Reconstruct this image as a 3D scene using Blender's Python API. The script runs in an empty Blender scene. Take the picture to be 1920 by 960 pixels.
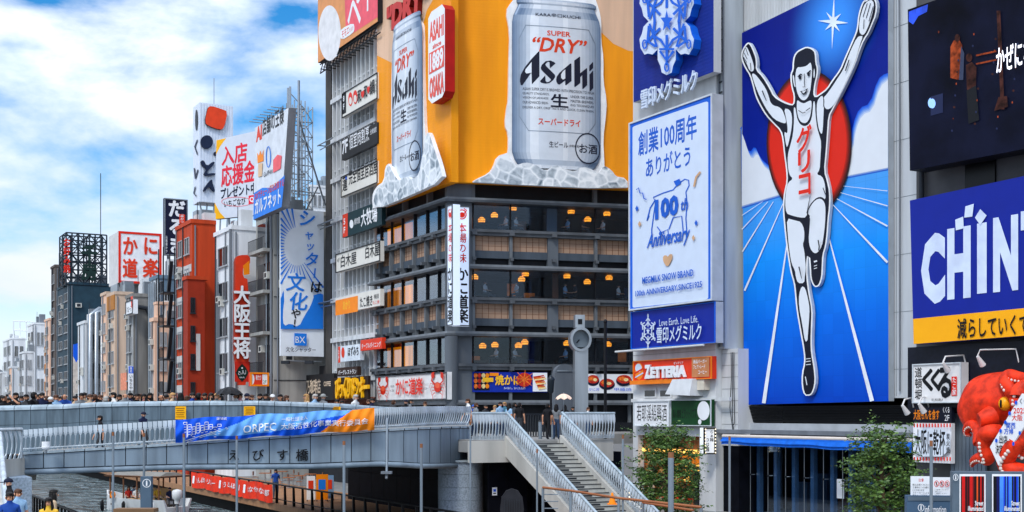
import bpy, bmesh, math, random
from mathutils import Vector, Matrix
from mathutils.geometry import tessellate_polygon
random.seed(7)
SC = bpy.context.scene
COL = SC.collection
R = math.radians
# ------------------------------------------------------------------ camera, world, sun, exposure
F, CX, HY, CZ = 2350.0, 960.0, 775.0, 6.2          # focal length / principal column / horizon row of the 1920x960 photograph; eye height above the water
cam = bpy.data.cameras.new('camera'); camo = bpy.data.objects.new('camera', cam); COL.objects.link(camo)
camo.location = (0, 0, CZ); camo.rotation_euler = (R(90), 0, 0)
cam.sensor_width = 36; cam.lens = F / 1920 * 36; cam.shift_y = (HY - 480) / 1920
cam.clip_start = .5; cam.clip_end = 4000
SC.camera = camo
SUN_EL, SUN_AZ = 48, 205
w = bpy.data.worlds.new('World'); SC.world = w; w.use_nodes = True
nt = w.node_tree; nt.nodes.clear(); NN = nt.nodes.new; LK = nt.links.new
out = NN('ShaderNodeOutputWorld'); bg = NN('ShaderNodeBackground'); LK(bg.outputs[0], out.inputs[0])
sky = NN('ShaderNodeTexSky'); sky.sky_type = 'NISHITA'; sky.sun_disc = False
sky.sun_elevation = R(SUN_EL); sky.sun_rotation = R(SUN_AZ); sky.ozone_density = 3.0; sky.dust_density = .3; sky.air_density = 1.0
bg.inputs[1].default_value = .1
tc = NN('ShaderNodeTexCoord')
mp = NN('ShaderNodeMapping'); mp.inputs['Scale'].default_value = (1, 1, 2.3); mp.inputs['Location'].default_value = (1.23, 2.42, 1.77); LK(tc.outputs['Generated'], mp.inputs[0])
n1 = NN('ShaderNodeTexNoise'); n1.inputs['Scale'].default_value = 4.2; n1.inputs['Detail'].default_value = 9; n1.inputs['Roughness'].default_value = .55; n1.inputs['Distortion'].default_value = .15; LK(mp.outputs[0], n1.inputs[0])
cr = NN('ShaderNodeValToRGB'); cr.color_ramp.elements[0].position = .365; cr.color_ramp.elements[1].position = .53; LK(n1.outputs[0], cr.inputs[0])
n2 = NN('ShaderNodeTexNoise'); n2.inputs['Scale'].default_value = 6; n2.inputs['Detail'].default_value = 8; LK(mp.outputs[0], n2.inputs[0])
cc = NN('ShaderNodeMix'); cc.data_type = 'RGBA'; cc.inputs[6].default_value = (7.2, 8.4, 10.2, 1); cc.inputs[7].default_value = (8.9, 9.4, 10.2, 1)
cr2 = NN('ShaderNodeValToRGB'); cr2.color_ramp.elements[0].position = .36; cr2.color_ramp.elements[1].position = .58; LK(n2.outputs[0], cr2.inputs[0]); LK(cr2.outputs[0], cc.inputs[0])
sz_ = NN('ShaderNodeSeparateXYZ'); LK(tc.outputs['Generated'], sz_.inputs[0]); mr_ = NN('ShaderNodeMapRange'); mr_.inputs[1].default_value = .0; mr_.inputs[2].default_value = 1; mr_.inputs[3].default_value = .70; mr_.inputs[4].default_value = 1.75; LK(sz_.outputs[2], mr_.inputs[0])
vm = NN('ShaderNodeVectorMath'); vm.operation = 'SCALE'; LK(cc.outputs[2], vm.inputs[0]); LK(mr_.outputs[0], vm.inputs['Scale'])   # overcast sky: brighter overhead than at the horizon
mx = NN('ShaderNodeMix'); mx.data_type = 'RGBA'; LK(cr.outputs[0], mx.inputs[0]); hs = NN('ShaderNodeHueSaturation'); hs.inputs['Saturation'].default_value = 1.45; hs.inputs['Value'].default_value = 1.25; LK(sky.outputs[0], hs.inputs['Color']); LK(hs.outputs[0], mx.inputs[6]); LK(vm.outputs[0], mx.inputs[7]); LK(mx.outputs[2], bg.inputs[0])
hz = NN('ShaderNodeMapRange'); hz.inputs[1].default_value = .03; hz.inputs[2].default_value = .13; hz.inputs[3].default_value = .9; hz.inputs[4].default_value = 0; LK(sz_.outputs[2], hz.inputs[0]); hm = NN('ShaderNodeMath'); hm.operation = 'MAXIMUM'; LK(cr.outputs[0], hm.inputs[0]); LK(hz.outputs[0], hm.inputs[1]); LK(hm.outputs[0], mx.inputs[0])
sl = bpy.data.lights.new('sun', 'SUN'); sl.energy = 1.5; sl.angle = R(12); sl.color = (1, .95, .88)
so = bpy.data.objects.new('sun', sl); COL.objects.link(so)
# light comes from behind the camera, upper left
saz = R(SUN_AZ)
sd = Vector((math.sin(saz) * math.cos(R(SUN_EL)), math.cos(saz) * math.cos(R(SUN_EL)), math.sin(R(SUN_EL))))
so.rotation_euler = sd.to_track_quat('Z', 'Y').to_euler(); so.location = (-20, -30, 60)
vs = SC.view_settings; vs.view_transform = 'Standard'; vs.look = 'None'; vs.exposure = .42; vs.gamma = 1; vs.use_curve_mapping = False

# ------------------------------------------------------------------ plan frame: a across the canal, s along it
NV, EV = Vector((.876, .482)), Vector((-.482, .876))
def W(a, s, z): p = NV * a + EV * s; return Vector((p.x, p.y, z))
def at(px, py, Y): return Vector(((px - CX) / F * Y, Y, CZ + (HY - py) / F * Y))
class Plane:                                       # a vertical wall plane; d runs to the right as seen from the canal, out faces the canal
    def __init__(s, p0, d): s.p = Vector(p0); s.d = Vector(d).normalized(); s.o = Vector((s.d.y, -s.d.x))
    def sz(s, px, py, off=0):
        k = (px - CX) / F; p = s.p + s.o * off
        t = (k * p.y - p.x) / (s.d.x - k * s.d.y); Y = p.y + t * s.d.y
        return t, CZ + (HY - py) / F * Y
    def s(s, px, off=0): return s.sz(px, 0, off)[0]
    def pt(s, t, z, off=0): q = s.p + s.d * t + s.o * off; return Vector((q.x, q.y, z))
def PA(a): return Plane(NV * a, -EV)               # runs along the canal
def PS(sv): return Plane(EV * sv, NV)              # runs across it
# ------------------------------------------------------------------ materials
MATS = {}
def lin(c): c = c / 255; return c / 12.92 if c <= .04045 else ((c + .055) / 1.055) ** 2.4
def fade(name, c1, c2, t): return M('%s_%d' % (name, round(t * 20)), [a + (b - a) * t for a, b in zip(c1, c2)], .5, var=.02)
def M(name, rgb=None, rough=.6, metal=0.0, var=.10, scale=1.5, bump=0.0, emit=0.0, spec=.22, bscale=30, streak=0.0):
    if name in MATS: return MATS[name]
    m = bpy.data.materials.new(name); m.use_nodes = True; MATS[name] = m
    n = m.node_tree; b = n.nodes['Principled BSDF']; c = [lin(x) for x in rgb]
    b.inputs['Roughness'].default_value = rough; b.inputs['Metallic'].default_value = metal; b.inputs['Specular IOR Level'].default_value = spec
    g = n.nodes.new('ShaderNodeNewGeometry'); t = n.nodes.new('ShaderNodeTexNoise'); t.inputs['Scale'].default_value = scale; t.inputs['Detail'].default_value = 6
    src = g.outputs['Position']
    if streak:
        k = n.nodes.new('ShaderNodeMapping'); k.inputs['Scale'].default_value = (1, 1, .12); n.links.new(src, k.inputs[0]); src = k.outputs[0]
    n.links.new(src, t.inputs[0])
    x = n.nodes.new('ShaderNodeMix'); x.data_type = 'RGBA'
    x.inputs[6].default_value = (*[max(0, v * (1 - var - streak)) for v in c], 1); x.inputs[7].default_value = (*[min(1, v * (1 + var)) for v in c], 1)
    r = n.nodes.new('ShaderNodeMapRange'); r.inputs[1].default_value = .3; r.inputs[2].default_value = .65; n.links.new(t.outputs[0], r.inputs[0])
    n.links.new(r.outputs[0], x.inputs[0]); n.links.new(x.outputs[2], b.inputs['Base Color'])
    if emit: n.links.new(x.outputs[2], b.inputs['Emission Color']); b.inputs['Emission Strength'].default_value = emit
    if bump:
        t2 = n.nodes.new('ShaderNodeTexNoise'); t2.inputs['Scale'].default_value = bscale; t2.inputs['Detail'].default_value = 4; n.links.new(g.outputs['Position'], t2.inputs[0])
        bp = n.nodes.new('ShaderNodeBump'); bp.inputs['Strength'].default_value = bump; bp.inputs['Distance'].default_value = .05; n.links.new(t2.outputs[0], bp.inputs['Height']); n.links.new(bp.outputs[0], b.inputs['Normal'])
    return m
def glass(name, tint, through=.5, rough=.04):      # a pane: part see-through, part mirror
    if name in MATS: return MATS[name]
    m = bpy.data.materials.new(name); m.use_nodes = True; MATS[name] = m; n = m.node_tree; n.nodes.clear()
    o = n.nodes.new('ShaderNodeOutputMaterial'); t = n.nodes.new('ShaderNodeBsdfTransparent'); g = n.nodes.new('ShaderNodeBsdfGlossy'); x = n.nodes.new('ShaderNodeMixShader')
    gg = n.nodes.new('ShaderNodeNewGeometry'); vd = n.nodes.new('ShaderNodeVectorMath'); vd.operation = 'DOT_PRODUCT'; n.links.new(gg.outputs['Incoming'], vd.inputs[0]); n.links.new(gg.outputs['Normal'], vd.inputs[1])
    ab = n.nodes.new('ShaderNodeMath'); ab.operation = 'ABSOLUTE'; n.links.new(vd.outputs['Value'], ab.inputs[0]); su = n.nodes.new('ShaderNodeMath'); su.operation = 'SUBTRACT'; su.inputs[0].default_value = 1; n.links.new(ab.outputs[0], su.inputs[1]); f = n.nodes.new('ShaderNodeMath'); f.operation = 'POWER'; f.inputs[1].default_value = 4.5; n.links.new(su.outputs[0], f.inputs[0])
    r = n.nodes.new('ShaderNodeMapRange'); r.inputs[3].default_value = 1 - through; r.inputs[4].default_value = 1; n.links.new(f.outputs[0], r.inputs[0])
    t.inputs[0].default_value = (*tint, 1); g.inputs[0].default_value = (.8, .9, 1, 1); g.inputs[1].default_value = rough
    n.links.new(r.outputs[0], x.inputs[0]); n.links.new(t.outputs[0], x.inputs[1]); n.links.new(g.outputs[0], x.inputs[2]); n.links.new(x.outputs[0], o.inputs[0])
    return m
WHITE = M('sign_white', (236, 239, 243), .45, var=.03); RED = M('sign_red', (225, 38, 14), .45, var=.05); BLACK = M('sign_black', (14, 15, 20), .5)
NAVY = M('navy', (14, 20, 48), .5); ORANGE = M('sign_orange', (250, 140, 12), .5, var=.05); BLUE = M('sign_blue', (10, 90, 215), .45, var=.06)
STEEL = M('steel', (150, 158, 165), .35, .8); DARKST = M('dark_steel', (46, 50, 56), .5, .3); CONC = M('concrete', (150, 150, 148), .85, var=.15, bump=.15, streak=.15)
PALE = M('pale_wall', (205, 208, 210), .8, var=.06, bump=.1, streak=.08); GREYM = M('grey_metal', (120, 126, 134), .5, .2, streak=.1); GLASSD = M('dark_glass', (16, 21, 27), .06, 0, var=.3, scale=.6, spec=.8)
YEL = M('notice_yellow', (245, 178, 12), .6)
# ------------------------------------------------------------------ mesh building
ORG = {}
class MB:
    def __init__(s): s.v = []; s.f = []; s.m = []; s.sm = []
    def add(s, vs, fs, mat, smooth=False):
        n = len(s.v); s.v += [Vector(v) for v in vs]
        for f in fs: s.f.append([n + i for i in f]); s.m.append(mat); s.sm.append(smooth)
        return s
    def hexa(s, q, mat):                            # q: 8 corners, bottom 4 then top 4
        return s.add(q, [(3, 2, 1, 0), (4, 5, 6, 7), (0, 1, 5, 4), (1, 2, 6, 5), (2, 3, 7, 6), (3, 0, 4, 7)], mat)
    def pbox(s, P, s0, s1, z0, z1, o0, o1, mat):
        return s.hexa([P.pt(s0, z0, o1), P.pt(s1, z0, o1), P.pt(s1, z0, o0), P.pt(s0, z0, o0), P.pt(s0, z1, o1), P.pt(s1, z1, o1), P.pt(s1, z1, o0), P.pt(s0, z1, o0)], mat)
    def wbox(s, a0, a1, s0, s1, z0, z1, mat):
        return s.hexa([W(a0, s0, z0), W(a1, s0, z0), W(a1, s1, z0), W(a0, s1, z0), W(a0, s0, z1), W(a1, s0, z1), W(a1, s1, z1), W(a0, s1, z1)], mat)
    def box(s, c, hx, hy, hz, mat, rot=0):
        c = Vector(c); x = Vector((math.cos(rot), math.sin(rot), 0)) * hx; y = Vector((-math.sin(rot), math.cos(rot), 0)) * hy; z = Vector((0, 0, hz))
        return s.hexa([c - x - y - z, c + x - y - z, c + x + y - z, c - x + y - z, c - x - y + z, c + x - y + z, c + x + y + z, c - x + y + z], mat)
    def prism(s, foot, z0, z1, mat):                # foot: list of plan points
        n = len(foot); b = [Vector((p[0], p[1], z0)) for p in foot]; t = [Vector((p[0], p[1], z1)) for p in foot]
        return s.add(b + t, [tuple(range(n, 2 * n)), tuple(reversed(range(n)))] + [(i, (i + 1) % n, n + (i + 1) % n, n + i) for i in range(n)], mat)
    def tube(s, pts, r, mat, n=8, cap=True):
        pts = [Vector(p) for p in pts]; rs = r if isinstance(r, (list, tuple)) else [r] * len(pts); V = []; Fc = []
        up = None
        for i, p in enumerate(pts):
            d = (pts[min(i + 1, len(pts) - 1)] - pts[max(i - 1, 0)]).normalized()
            if up is None: up = Vector((0, 0, 1)) if abs(d.z) < .9 else Vector((1, 0, 0))
            x = d.cross(up)
            if x.length < 1e-4: x = d.orthogonal()
            x.normalize(); y = d.cross(x).normalized(); up = -y if False else up
            for k in range(n): a = 2 * math.pi * k / n; V.append(p + (x * math.cos(a) + y * math.sin(a)) * rs[i])
        for i in range(len(pts) - 1):
            for k in range(n): Fc.append((i * n + k, i * n + (k + 1) % n, (i + 1) * n + (k + 1) % n, (i + 1) * n + k))
        s.add(V, Fc, mat, n > 5)
        if cap: s.add(V[:n], [tuple(reversed(range(n)))], mat); s.add(V[-n:], [tuple(range(n))], mat)
        return s
    def ell(s, c, r, mat, nu=12, nv=8, rot=None, zlo=-1.0):
        c = Vector(c); V = []; Fc = []
        for j in range(nv + 1):
            t = -math.pi / 2 + math.pi * j / nv; zz = max(math.sin(t), zlo)
            for i in range(nu): a = 2 * math.pi * i / nu; q = Vector((math.cos(t) * math.cos(a) * r[0], math.cos(t) * math.sin(a) * r[1], zz * r[2])); V.append(c + (rot @ q if rot else q))
        for j in range(nv):
            for i in range(nu): Fc.append((j * nu + i, j * nu + (i + 1) % nu, (j + 1) * nu + (i + 1) % nu, (j + 1) * nu + i))
        return s.add(V, Fc, mat, True)
    def build(s, name, parent=None, loc=None):
        me = bpy.data.meshes.new(name)
        if parent is not None: org = ORG[parent.name]
        elif loc is not None: org = Vector(loc)
        elif s.v:
            lo = [min(v[i] for v in s.v) for i in range(3)]; hi = [max(v[i] for v in s.v) for i in range(3)]; org = Vector(((lo[0] + hi[0]) / 2, (lo[1] + hi[1]) / 2, lo[2]))
        else: org = Vector()
        me.from_pydata([v - org for v in s.v], [], s.f)
        ms = []
        for p, m in zip(me.polygons, s.m):
            if m not in ms: ms.append(m)
            p.material_index = ms.index(m)
        for p, k in zip(me.polygons, s.sm): p.use_smooth = k
        for m in ms: me.materials.append(m)
        o = bpy.data.objects.new(name, me); COL.objects.link(o)
        if parent is not None: o.parent = parent
        else: o.location = org
        ORG[o.name] = org
        return o
def build_each(mb, name, parent, big=0):
    """links every separate piece of the builder as a part of its own"""
    key = {}; par = list(range(len(mb.v)))
    def fd(i):
        while par[i] != i: par[i] = par[par[i]]; i = par[i]
        return i
    for i, v in enumerate(mb.v):
        k = (round(v.x, 3), round(v.y, 3), round(v.z, 3))
        if k in key: par[fd(i)] = fd(key[k])
        else: key[k] = i
    for f in mb.f:
        for i in f[1:]: par[fd(i)] = fd(f[0])
    G = {}
    for fi, f in enumerate(mb.f): G.setdefault(fd(f[0]), []).append(fi)
    for fl in G.values():
        q = MB(); ix = {}
        for fi in fl:
            g = []
            for i in mb.f[fi]:
                if i not in ix: ix[i] = len(q.v); q.v.append(mb.v[i])
                g.append(ix[i])
            q.f.append(g); q.m.append(mb.m[fi]); q.sm.append(mb.sm[fi])
        q.build(name, parent)
def tag(o, label, cat, group=None, kind=None):
    if label: o['label'] = label
    if cat: o['category'] = cat
    if group: o['group'] = group
    if kind: o['kind'] = kind
    return o
def thing(name, label, cat, loc, group=None):
    o = bpy.data.objects.new(name, None); COL.objects.link(o); o.location = loc; o.empty_display_size = .3; ORG[o.name] = Vector(loc)
    return tag(o, label, cat, group)
def struct(name, mb): o = mb.build(name); o['kind'] = 'structure'; return o
# ------------------------------------------------------------------ lettering
GL = {}
def glyph(t, bold=0.0, em=False):
    k = (t, bold, em)
    if k in GL: return GL[k]
    soft = bold * .55 if bold and not t.isascii() else 0
    if soft: bold = 0.0
    c = bpy.data.curves.new('t', 'FONT'); c.body = t; c.fill_mode = 'FRONT'; c.resolution_u = 2; c.offset = bold
    o = bpy.data.objects.new('t', c); m = o.to_mesh()
    v = [(p.co.x, p.co.y) for p in m.vertices]; f = [tuple(p.vertices) for p in m.polygons]; o.to_mesh_clear(); bpy.data.objects.remove(o); bpy.data.curves.remove(c)
    if em: x0, x1, y0, y1 = (0, 1, -.12, .88)
    else: x0 = min(p[0] for p in v); x1 = max(p[0] for p in v); y0 = min(p[1] for p in v); y1 = max(p[1] for p in v)
    v = [((p[0] - x0) / max(1e-6, x1 - x0), (p[1] - y0) / max(1e-6, y1 - y0)) for p in v]; bb = (soft / max(1e-6, x1 - x0), soft / max(1e-6, y1 - y0))
    if em and t in 'ー～': v = [(p[1], 1 - p[0]) for p in v]
    ed = {}
    for q in f:
        for i in range(len(q)): e = (q[i], q[(i + 1) % len(q)]); ed[e] = 1
    be = [e for e in ed if (e[1], e[0]) not in ed]
    GL[k] = (v, f, be, bb); return GL[k]
def put_glyph(mb, mat, g, fn, off, ext=0.0, smat=None):
    v, f, be = g[:3]; n = len(v); bx, by = g[3]
    if bx:                                          # thickened by shifted copies, each a hair behind the last
        for i, (dx, dy) in enumerate(((0, 0), (1, 0), (-1, 0), (0, 1), (0, -1), (.7, .7), (-.7, -.7), (.7, -.7), (-.7, .7))): put_glyph(mb, mat, ([(x + dx * bx, y + dy * by) for x, y in v], f, be, (0, 0)), fn, off - i * .0004, ext, smat)
        return
    mb.add([fn(x, y, off + ext) for x, y in v], f, mat)
    if ext: mb.add([fn(x, y, off + ext) for x, y in v] + [fn(x, y, off) for x, y in v], [(e[1], e[0], n + e[0], n + e[1]) for e in be], smat or mat)
def fill(poly): return [tuple(t) for t in tessellate_polygon([[Vector((p[0], p[1], 0)) for p in poly]])]
def smooth_poly(p, it=2):
    for _ in range(it):
        q = []
        for i in range(len(p)): a, b = p[i], p[(i + 1) % len(p)]; q += [(a[0] * .75 + b[0] * .25, a[1] * .75 + b[1] * .25), (a[0] * .25 + b[0] * .75, a[1] * .25 + b[1] * .75)]
        p = q
    return p
class Sign:
    """A flat sign on a wall plane. Its outline and marks are given as photograph columns/rows and solved back onto the plane."""
    def __init__(s, name, label, cat, plane, px0=None, px1=None, y0=None, y1=None, off=.1, thick=.15, face=None, frame=None, fw=.1, side=None, group=None, root=None, backs=True, poly=None):
        s.P = plane; s.top = off + thick; s.lay = 0; s.mb = {}
        t = s.top; s.box = None
        if px0 is not None:
            sa, za = plane.sz(px0, y0, t); _, zb = plane.sz(px0, y1, t); sb = plane.s(px1, t); s.box = (sa, sb, zb, za)
        elif poly:
            q = [plane.sz(x, y, t) for x, y in poly]; s.box = (min(p[0] for p in q), max(p[0] for p in q), min(p[1] for p in q), max(p[1] for p in q))
        sa, sb, zb, za = s.box
        s.root = root or thing(name, label, cat, plane.pt((sa + sb) / 2, zb, off), group)
        if poly: s.slab('panel', poly, off, thick, face, side)
        elif face:
            m = MB(); e = fw if frame else 0
            m.pbox(plane, sa, sb, zb, za, off, t, side or face)
            n = len(m.m)
            m.m[2] = face                           # the front
            m.build('panel', s.root)
            if frame:
                m = MB()
                for b in ((sa, sb, za - e, za), (sa, sb, zb, zb + e), (sa, sa + e, zb + e, za - e), (sb - e, sb, zb + e, za - e)): m.pbox(plane, *b, t - .01, t + .06, frame)
                m.build('frame', s.root)
    def slab(s, name, poly, off, thick, face, side=None):
        P = s.P; q = [P.sz(x, y, off + thick) for x, y in poly]; n = len(q); m = MB()
        m.add([P.pt(a, z, off + thick) for a, z in q], fill(q), face)
        m.add([P.pt(a, z, off + thick) for a, z in q] + [P.pt(a, z, off) for a, z in q], [(i, (i + 1) % n, n + (i + 1) % n, n + i) for i in range(n)], side or face)
        return m.build(name, s.root)
    def _mb(s, part, mat):
        return s.mb.setdefault((part, mat.name), MB())
    def _off(s): s.lay += 1; return s.top + .005 * s.lay
    def uv(s, x0, x1, yt, yb, off):                  # rows are those at the middle column of the box
        c = (x0 + x1) / 2; a0, a1 = s.P.s(x0, off), s.P.s(x1, off); zt, zb = s.P.sz(c, yt, off)[1], s.P.sz(c, yb, off)[1]
        return a0, a1, zb, zt
    def text(s, t, x0, x1, yt, yb, mat, bold=.0, ext=0.0, shear=0.0, part='lettering', smat=None, off=None):
        o = s._off() if off is None else off; a0, a1, zb, zt = s.uv(x0, x1, yt, yb, o + ext)
        put_glyph(s._mb(part, mat), mat, glyph(t, bold), lambda u, v, f: s.P.pt(a0 + u * (a1 - a0) + shear * (v - .5) * (zt - zb), zb + v * (zt - zb), f), o, ext, smat); return s
    def vtext(s, t, x0, x1, yt, yb, mat, bold=.02, ext=0.0, part='lettering', smat=None, shear=0.0, grow=1.0):
        o = s._off(); n = len(t); a0, a1, zb, zt = s.uv(x0, x1, yt, yb, o + ext); h = (zt - zb) / n
        for i, c in enumerate(t):
            z0 = zt - (i + 1) * h
            put_glyph(s._mb(part, mat), mat, glyph(c, bold, True), lambda u, v, f: s.P.pt(a0 + ((u - .5) * grow + .5) * (a1 - a0) + shear * (v - .5) * h, z0 + ((v - .5) * grow + .5) * h, f), o, ext, smat)
        return s
    def poly(s, pts, mat, ext=0.0, part='artwork', smat=None, off=None):
        o = s._off() if off is None else off; q = [s.P.sz(x, y, o + ext) for x, y in pts]; m = s._mb(part, mat); n = len(q)
        m.add([s.P.pt(a, z, o + ext) for a, z in q], fill(q), mat)
        if ext: m.add([s.P.pt(a, z, o + ext) for a, z in q] + [s.P.pt(a, z, o) for a, z in q], [(i, (i + 1) % n, n + (i + 1) % n, n + i) for i in range(n)], smat or mat)
        return s
    def rect(s, x0, x1, yt, yb, mat, ext=0.0, part='artwork'):
        o = s._off(); a0, a1, zb, zt = s.uv(x0, x1, yt, yb, o)
        if ext: s._mb(part, mat).pbox(s.P, a0, a1, zb, zt, o, o + ext, mat)
        else: s._mb(part, mat).add([s.P.pt(a0, zb, o), s.P.pt(a1, zb, o), s.P.pt(a1, zt, o), s.P.pt(a0, zt, o)], [(0, 1, 2, 3)], mat)
        return s
    def ell(s, cx, cy, rx, ry, mat, n=36, part='artwork', ext=0.0): return s.poly([(cx + rx * math.cos(6.2832 * i / n), cy + ry * math.sin(6.2832 * i / n)) for i in range(n)], mat, ext, part)
    def ring(s, cx, cy, rx, ry, wd, mat, n=36, part='artwork'):
        o = s._off(); V = []
        for i in range(n):
            for k in (0, 1): V.append(s.P.pt(*s.P.sz(cx + (rx - k * wd) * math.cos(6.2832 * i / n), cy + (ry - k * wd) * math.sin(6.2832 * i / n), o), o))
        s._mb(part, mat).add(V, [(2 * i, 2 * i + 1, (2 * i + 3) % (2 * n), (2 * i + 2) % (2 * n)) for i in range(n)], mat); return s
    def line(s, pts, wd, mat, part='artwork', w1=None):
        o = s._off(); m = s._mb(part, mat); n = len(pts); L = []; Rr = []
        for i, p in enumerate(pts):
            a = pts[max(i - 1, 0)]; b = pts[min(i + 1, n - 1)]; d = Vector((b[0] - a[0], b[1] - a[1])).normalized(); q = Vector((-d.y, d.x)) * (wd + ((w1 if w1 is not None else wd) - wd) * i / max(1, n - 1)) / 2
            L.append((p[0] + q.x, p[1] + q.y)); Rr.append((p[0] - q.x, p[1] - q.y))
        V = [s.P.pt(*s.P.sz(x, y, o), o) for x, y in L + Rr]
        m.add(V, [(i, i + 1, n + i + 1, n + i) for i in range(n - 1)], mat); return s
    def done(s):
        for (part, mn), m in s.mb.items():
            if m.f: m.build(part, s.root)
        return s.root
# ------------------------------------------------------------------ setting: ground, water, promenades, street
gm = M('ground_earth', (96, 94, 92), .9, var=.15)
m = MB(); m.add([(-1500, -300, -1.2), (1500, -300, -1.2), (1500, 3000, -1.2), (-1500, 3000, -1.2)], [(0, 1, 2, 3)], gm); struct('ground', m)
wm = bpy.data.materials.new('canal_water'); wm.use_nodes = True; n = wm.node_tree; b = n.nodes['Principled BSDF']
b.inputs['Base Color'].default_value = (.09, .14, .15, 1); b.inputs['Roughness'].default_value = .05; b.inputs['Specular IOR Level'].default_value = .9
g = n.nodes.new('ShaderNodeNewGeometry'); t1 = n.nodes.new('ShaderNodeTexNoise'); t1.inputs['Scale'].default_value = .55; t1.inputs['Detail'].default_value = 5; t1.inputs['Distortion'].default_value = .6
n.links.new(g.outputs['Position'], t1.inputs[0]); bp = n.nodes.new('ShaderNodeBump'); bp.inputs['Strength'].default_value = 1.0; bp.inputs['Distance'].default_value = 2.6
n.links.new(t1.outputs[0], bp.inputs['Height']); n.links.new(bp.outputs[0], b.inputs['Normal'])
m = MB(); m.add([W(9.4, -60, 0), W(22.8, -60, 0), W(22.8, 420, 0), W(9.4, 420, 0)], [(0, 1, 2, 3)], wm); struct('water', m)
# boardwalk along the right bank
bw = bpy.data.materials.new('boardwalk'); bw.use_nodes = True; n = bw.node_tree; b = n.nodes['Principled BSDF']; b.inputs['Roughness'].default_value = .7
g = n.nodes.new('ShaderNodeNewGeometry'); mp_ = n.nodes.new('ShaderNodeMapping'); mp_.inputs['Rotation'].default_value = (0, 0, R(-28.8)); br = n.nodes.new('ShaderNodeTexBrick')
br.inputs['Scale'].default_value = 1; br.inputs['Brick Width'].default_value = 2.4; br.inputs['Row Height'].default_value = .16; br.inputs['Mortar Size'].default_value = .012
br.inputs['Color1'].default_value = (.33, .16, .07, 1); br.inputs['Color2'].default_value = (.42, .21, .09, 1); br.inputs['Mortar'].default_value = (.06, .03, .02, 1)
n.links.new(g.outputs['Position'], mp_.inputs[0]); n.links.new(mp_.outputs[0], br.inputs[0]); n.links.new(br.outputs[0], b.inputs['Base Color'])
PAVE = M('paving', (128, 128, 126), .85, var=.15, bump=.1); STREET = M('street_paving', (138, 138, 136), .85, var=.12)
m = MB(); m.wbox(22.8, 30, -20, 300, .62, 1.0, bw); m.wbox(23.5, 30, -20, 300, -1, .61, M('quay_dark', (40, 38, 36), .8)); m.wbox(30, 60, -20, 62, -1, 1.0, PAVE); m.wbox(30, 34.2, 62, 300, -1, 1.0, PAVE); struct('promenade', m)
m = MB(); m.wbox(-40, 9.4, -30, 48.9, -1, 1.0, PAVE); m.wbox(-40, 9.4, 48.9, 300, -1, 1.0, PAVE); struct('left_bank', m)
m = MB(); m.wbox(25.6, 32.0, 49.0, 62.0, 4.5, 5.0, STREET); m.wbox(25.6, 45.6, 62.0, 73.5, 4.4, 5.0, STREET); m.wbox(45.6, 110, 62.0, 69, 4.4, 5.0, STREET); struct('street', m)
# ------------------------------------------------------------------ the bridge
def lerp_tab(tab, x, i):
    if x <= tab[0][0]: return tab[0][i]
    for p, q in zip(tab, tab[1:]):
        if x <= q[0]: t = (x - p[0]) / (q[0] - p[0]); t = t; return p[i] + (q[i] - p[i]) * t
    return tab[-1][i]
FAS = M('bridge_panel', (140, 158, 173), .6, .1, var=.08, scale=1.6, streak=.28); FASD = M('bridge_joint', (34, 40, 48), .8); COPE = M('bridge_coping', (166, 182, 192), .55, .1, var=.1, scale=3, streak=.16)
SLAT = M('bridge_slat', (192, 203, 211), .45, .2, var=.12, scale=2, streak=.15); GRAN = M('granite', (150, 166, 182), .8, var=.28, scale=14, bump=.1); BW = M('bridge_wall', (104, 122, 134), .75, var=.14, scale=5, streak=.22)
# px, depth, fascia top row, fascia bottom row, balustrade top row
FT = [(43, 47.8, 848, 890, 806), (110, 48.4, 844, 888, 801), (227, 49.4, 837, 884, 794), (345, 50.3, 830, 880.5, 786.5), (430, 51, 824, 880, 782), (505, 51.5, 819, 879.5, 778), (580, 52, 814, 879, 774),
      (647, 52.5, 810, 876.5, 769), (710, 53.0, 805, 874, 765.5), (750, 53.6, 803, 876, 763), (790, 54.6, 801, 878.5, 762), (830, 56, 799.5, 878, 761.5), (860, 57.6, 799, 877.5, 761.5), (882, 59.5, 799, 877, 762)]
def curve3(px, row):                                # world point above a plan curve
    Y = lerp_tab(FT, px, 1); return at(px, lerp_tab(FT, px, row), Y)
br_ = thing('footbridge', 'grey panelled footbridge with a silver slat railing, crossing the canal', 'bridge', W(16, 52, 3.7))
m = MB(); mj = MB(); mt = MB(); xs = []
x = 43.0
while x < 882: xs.append(x); x += 38.5 if x < 640 else 38.5 - (x - 640) / 240 * 26
xs.append(882)
def outw(px):
    a = curve3(px - 4, 2); b = curve3(px + 4, 2); d = Vector((b.x - a.x, b.y - a.y, 0)).normalized(); return Vector((d.y, -d.x, 0))
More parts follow.
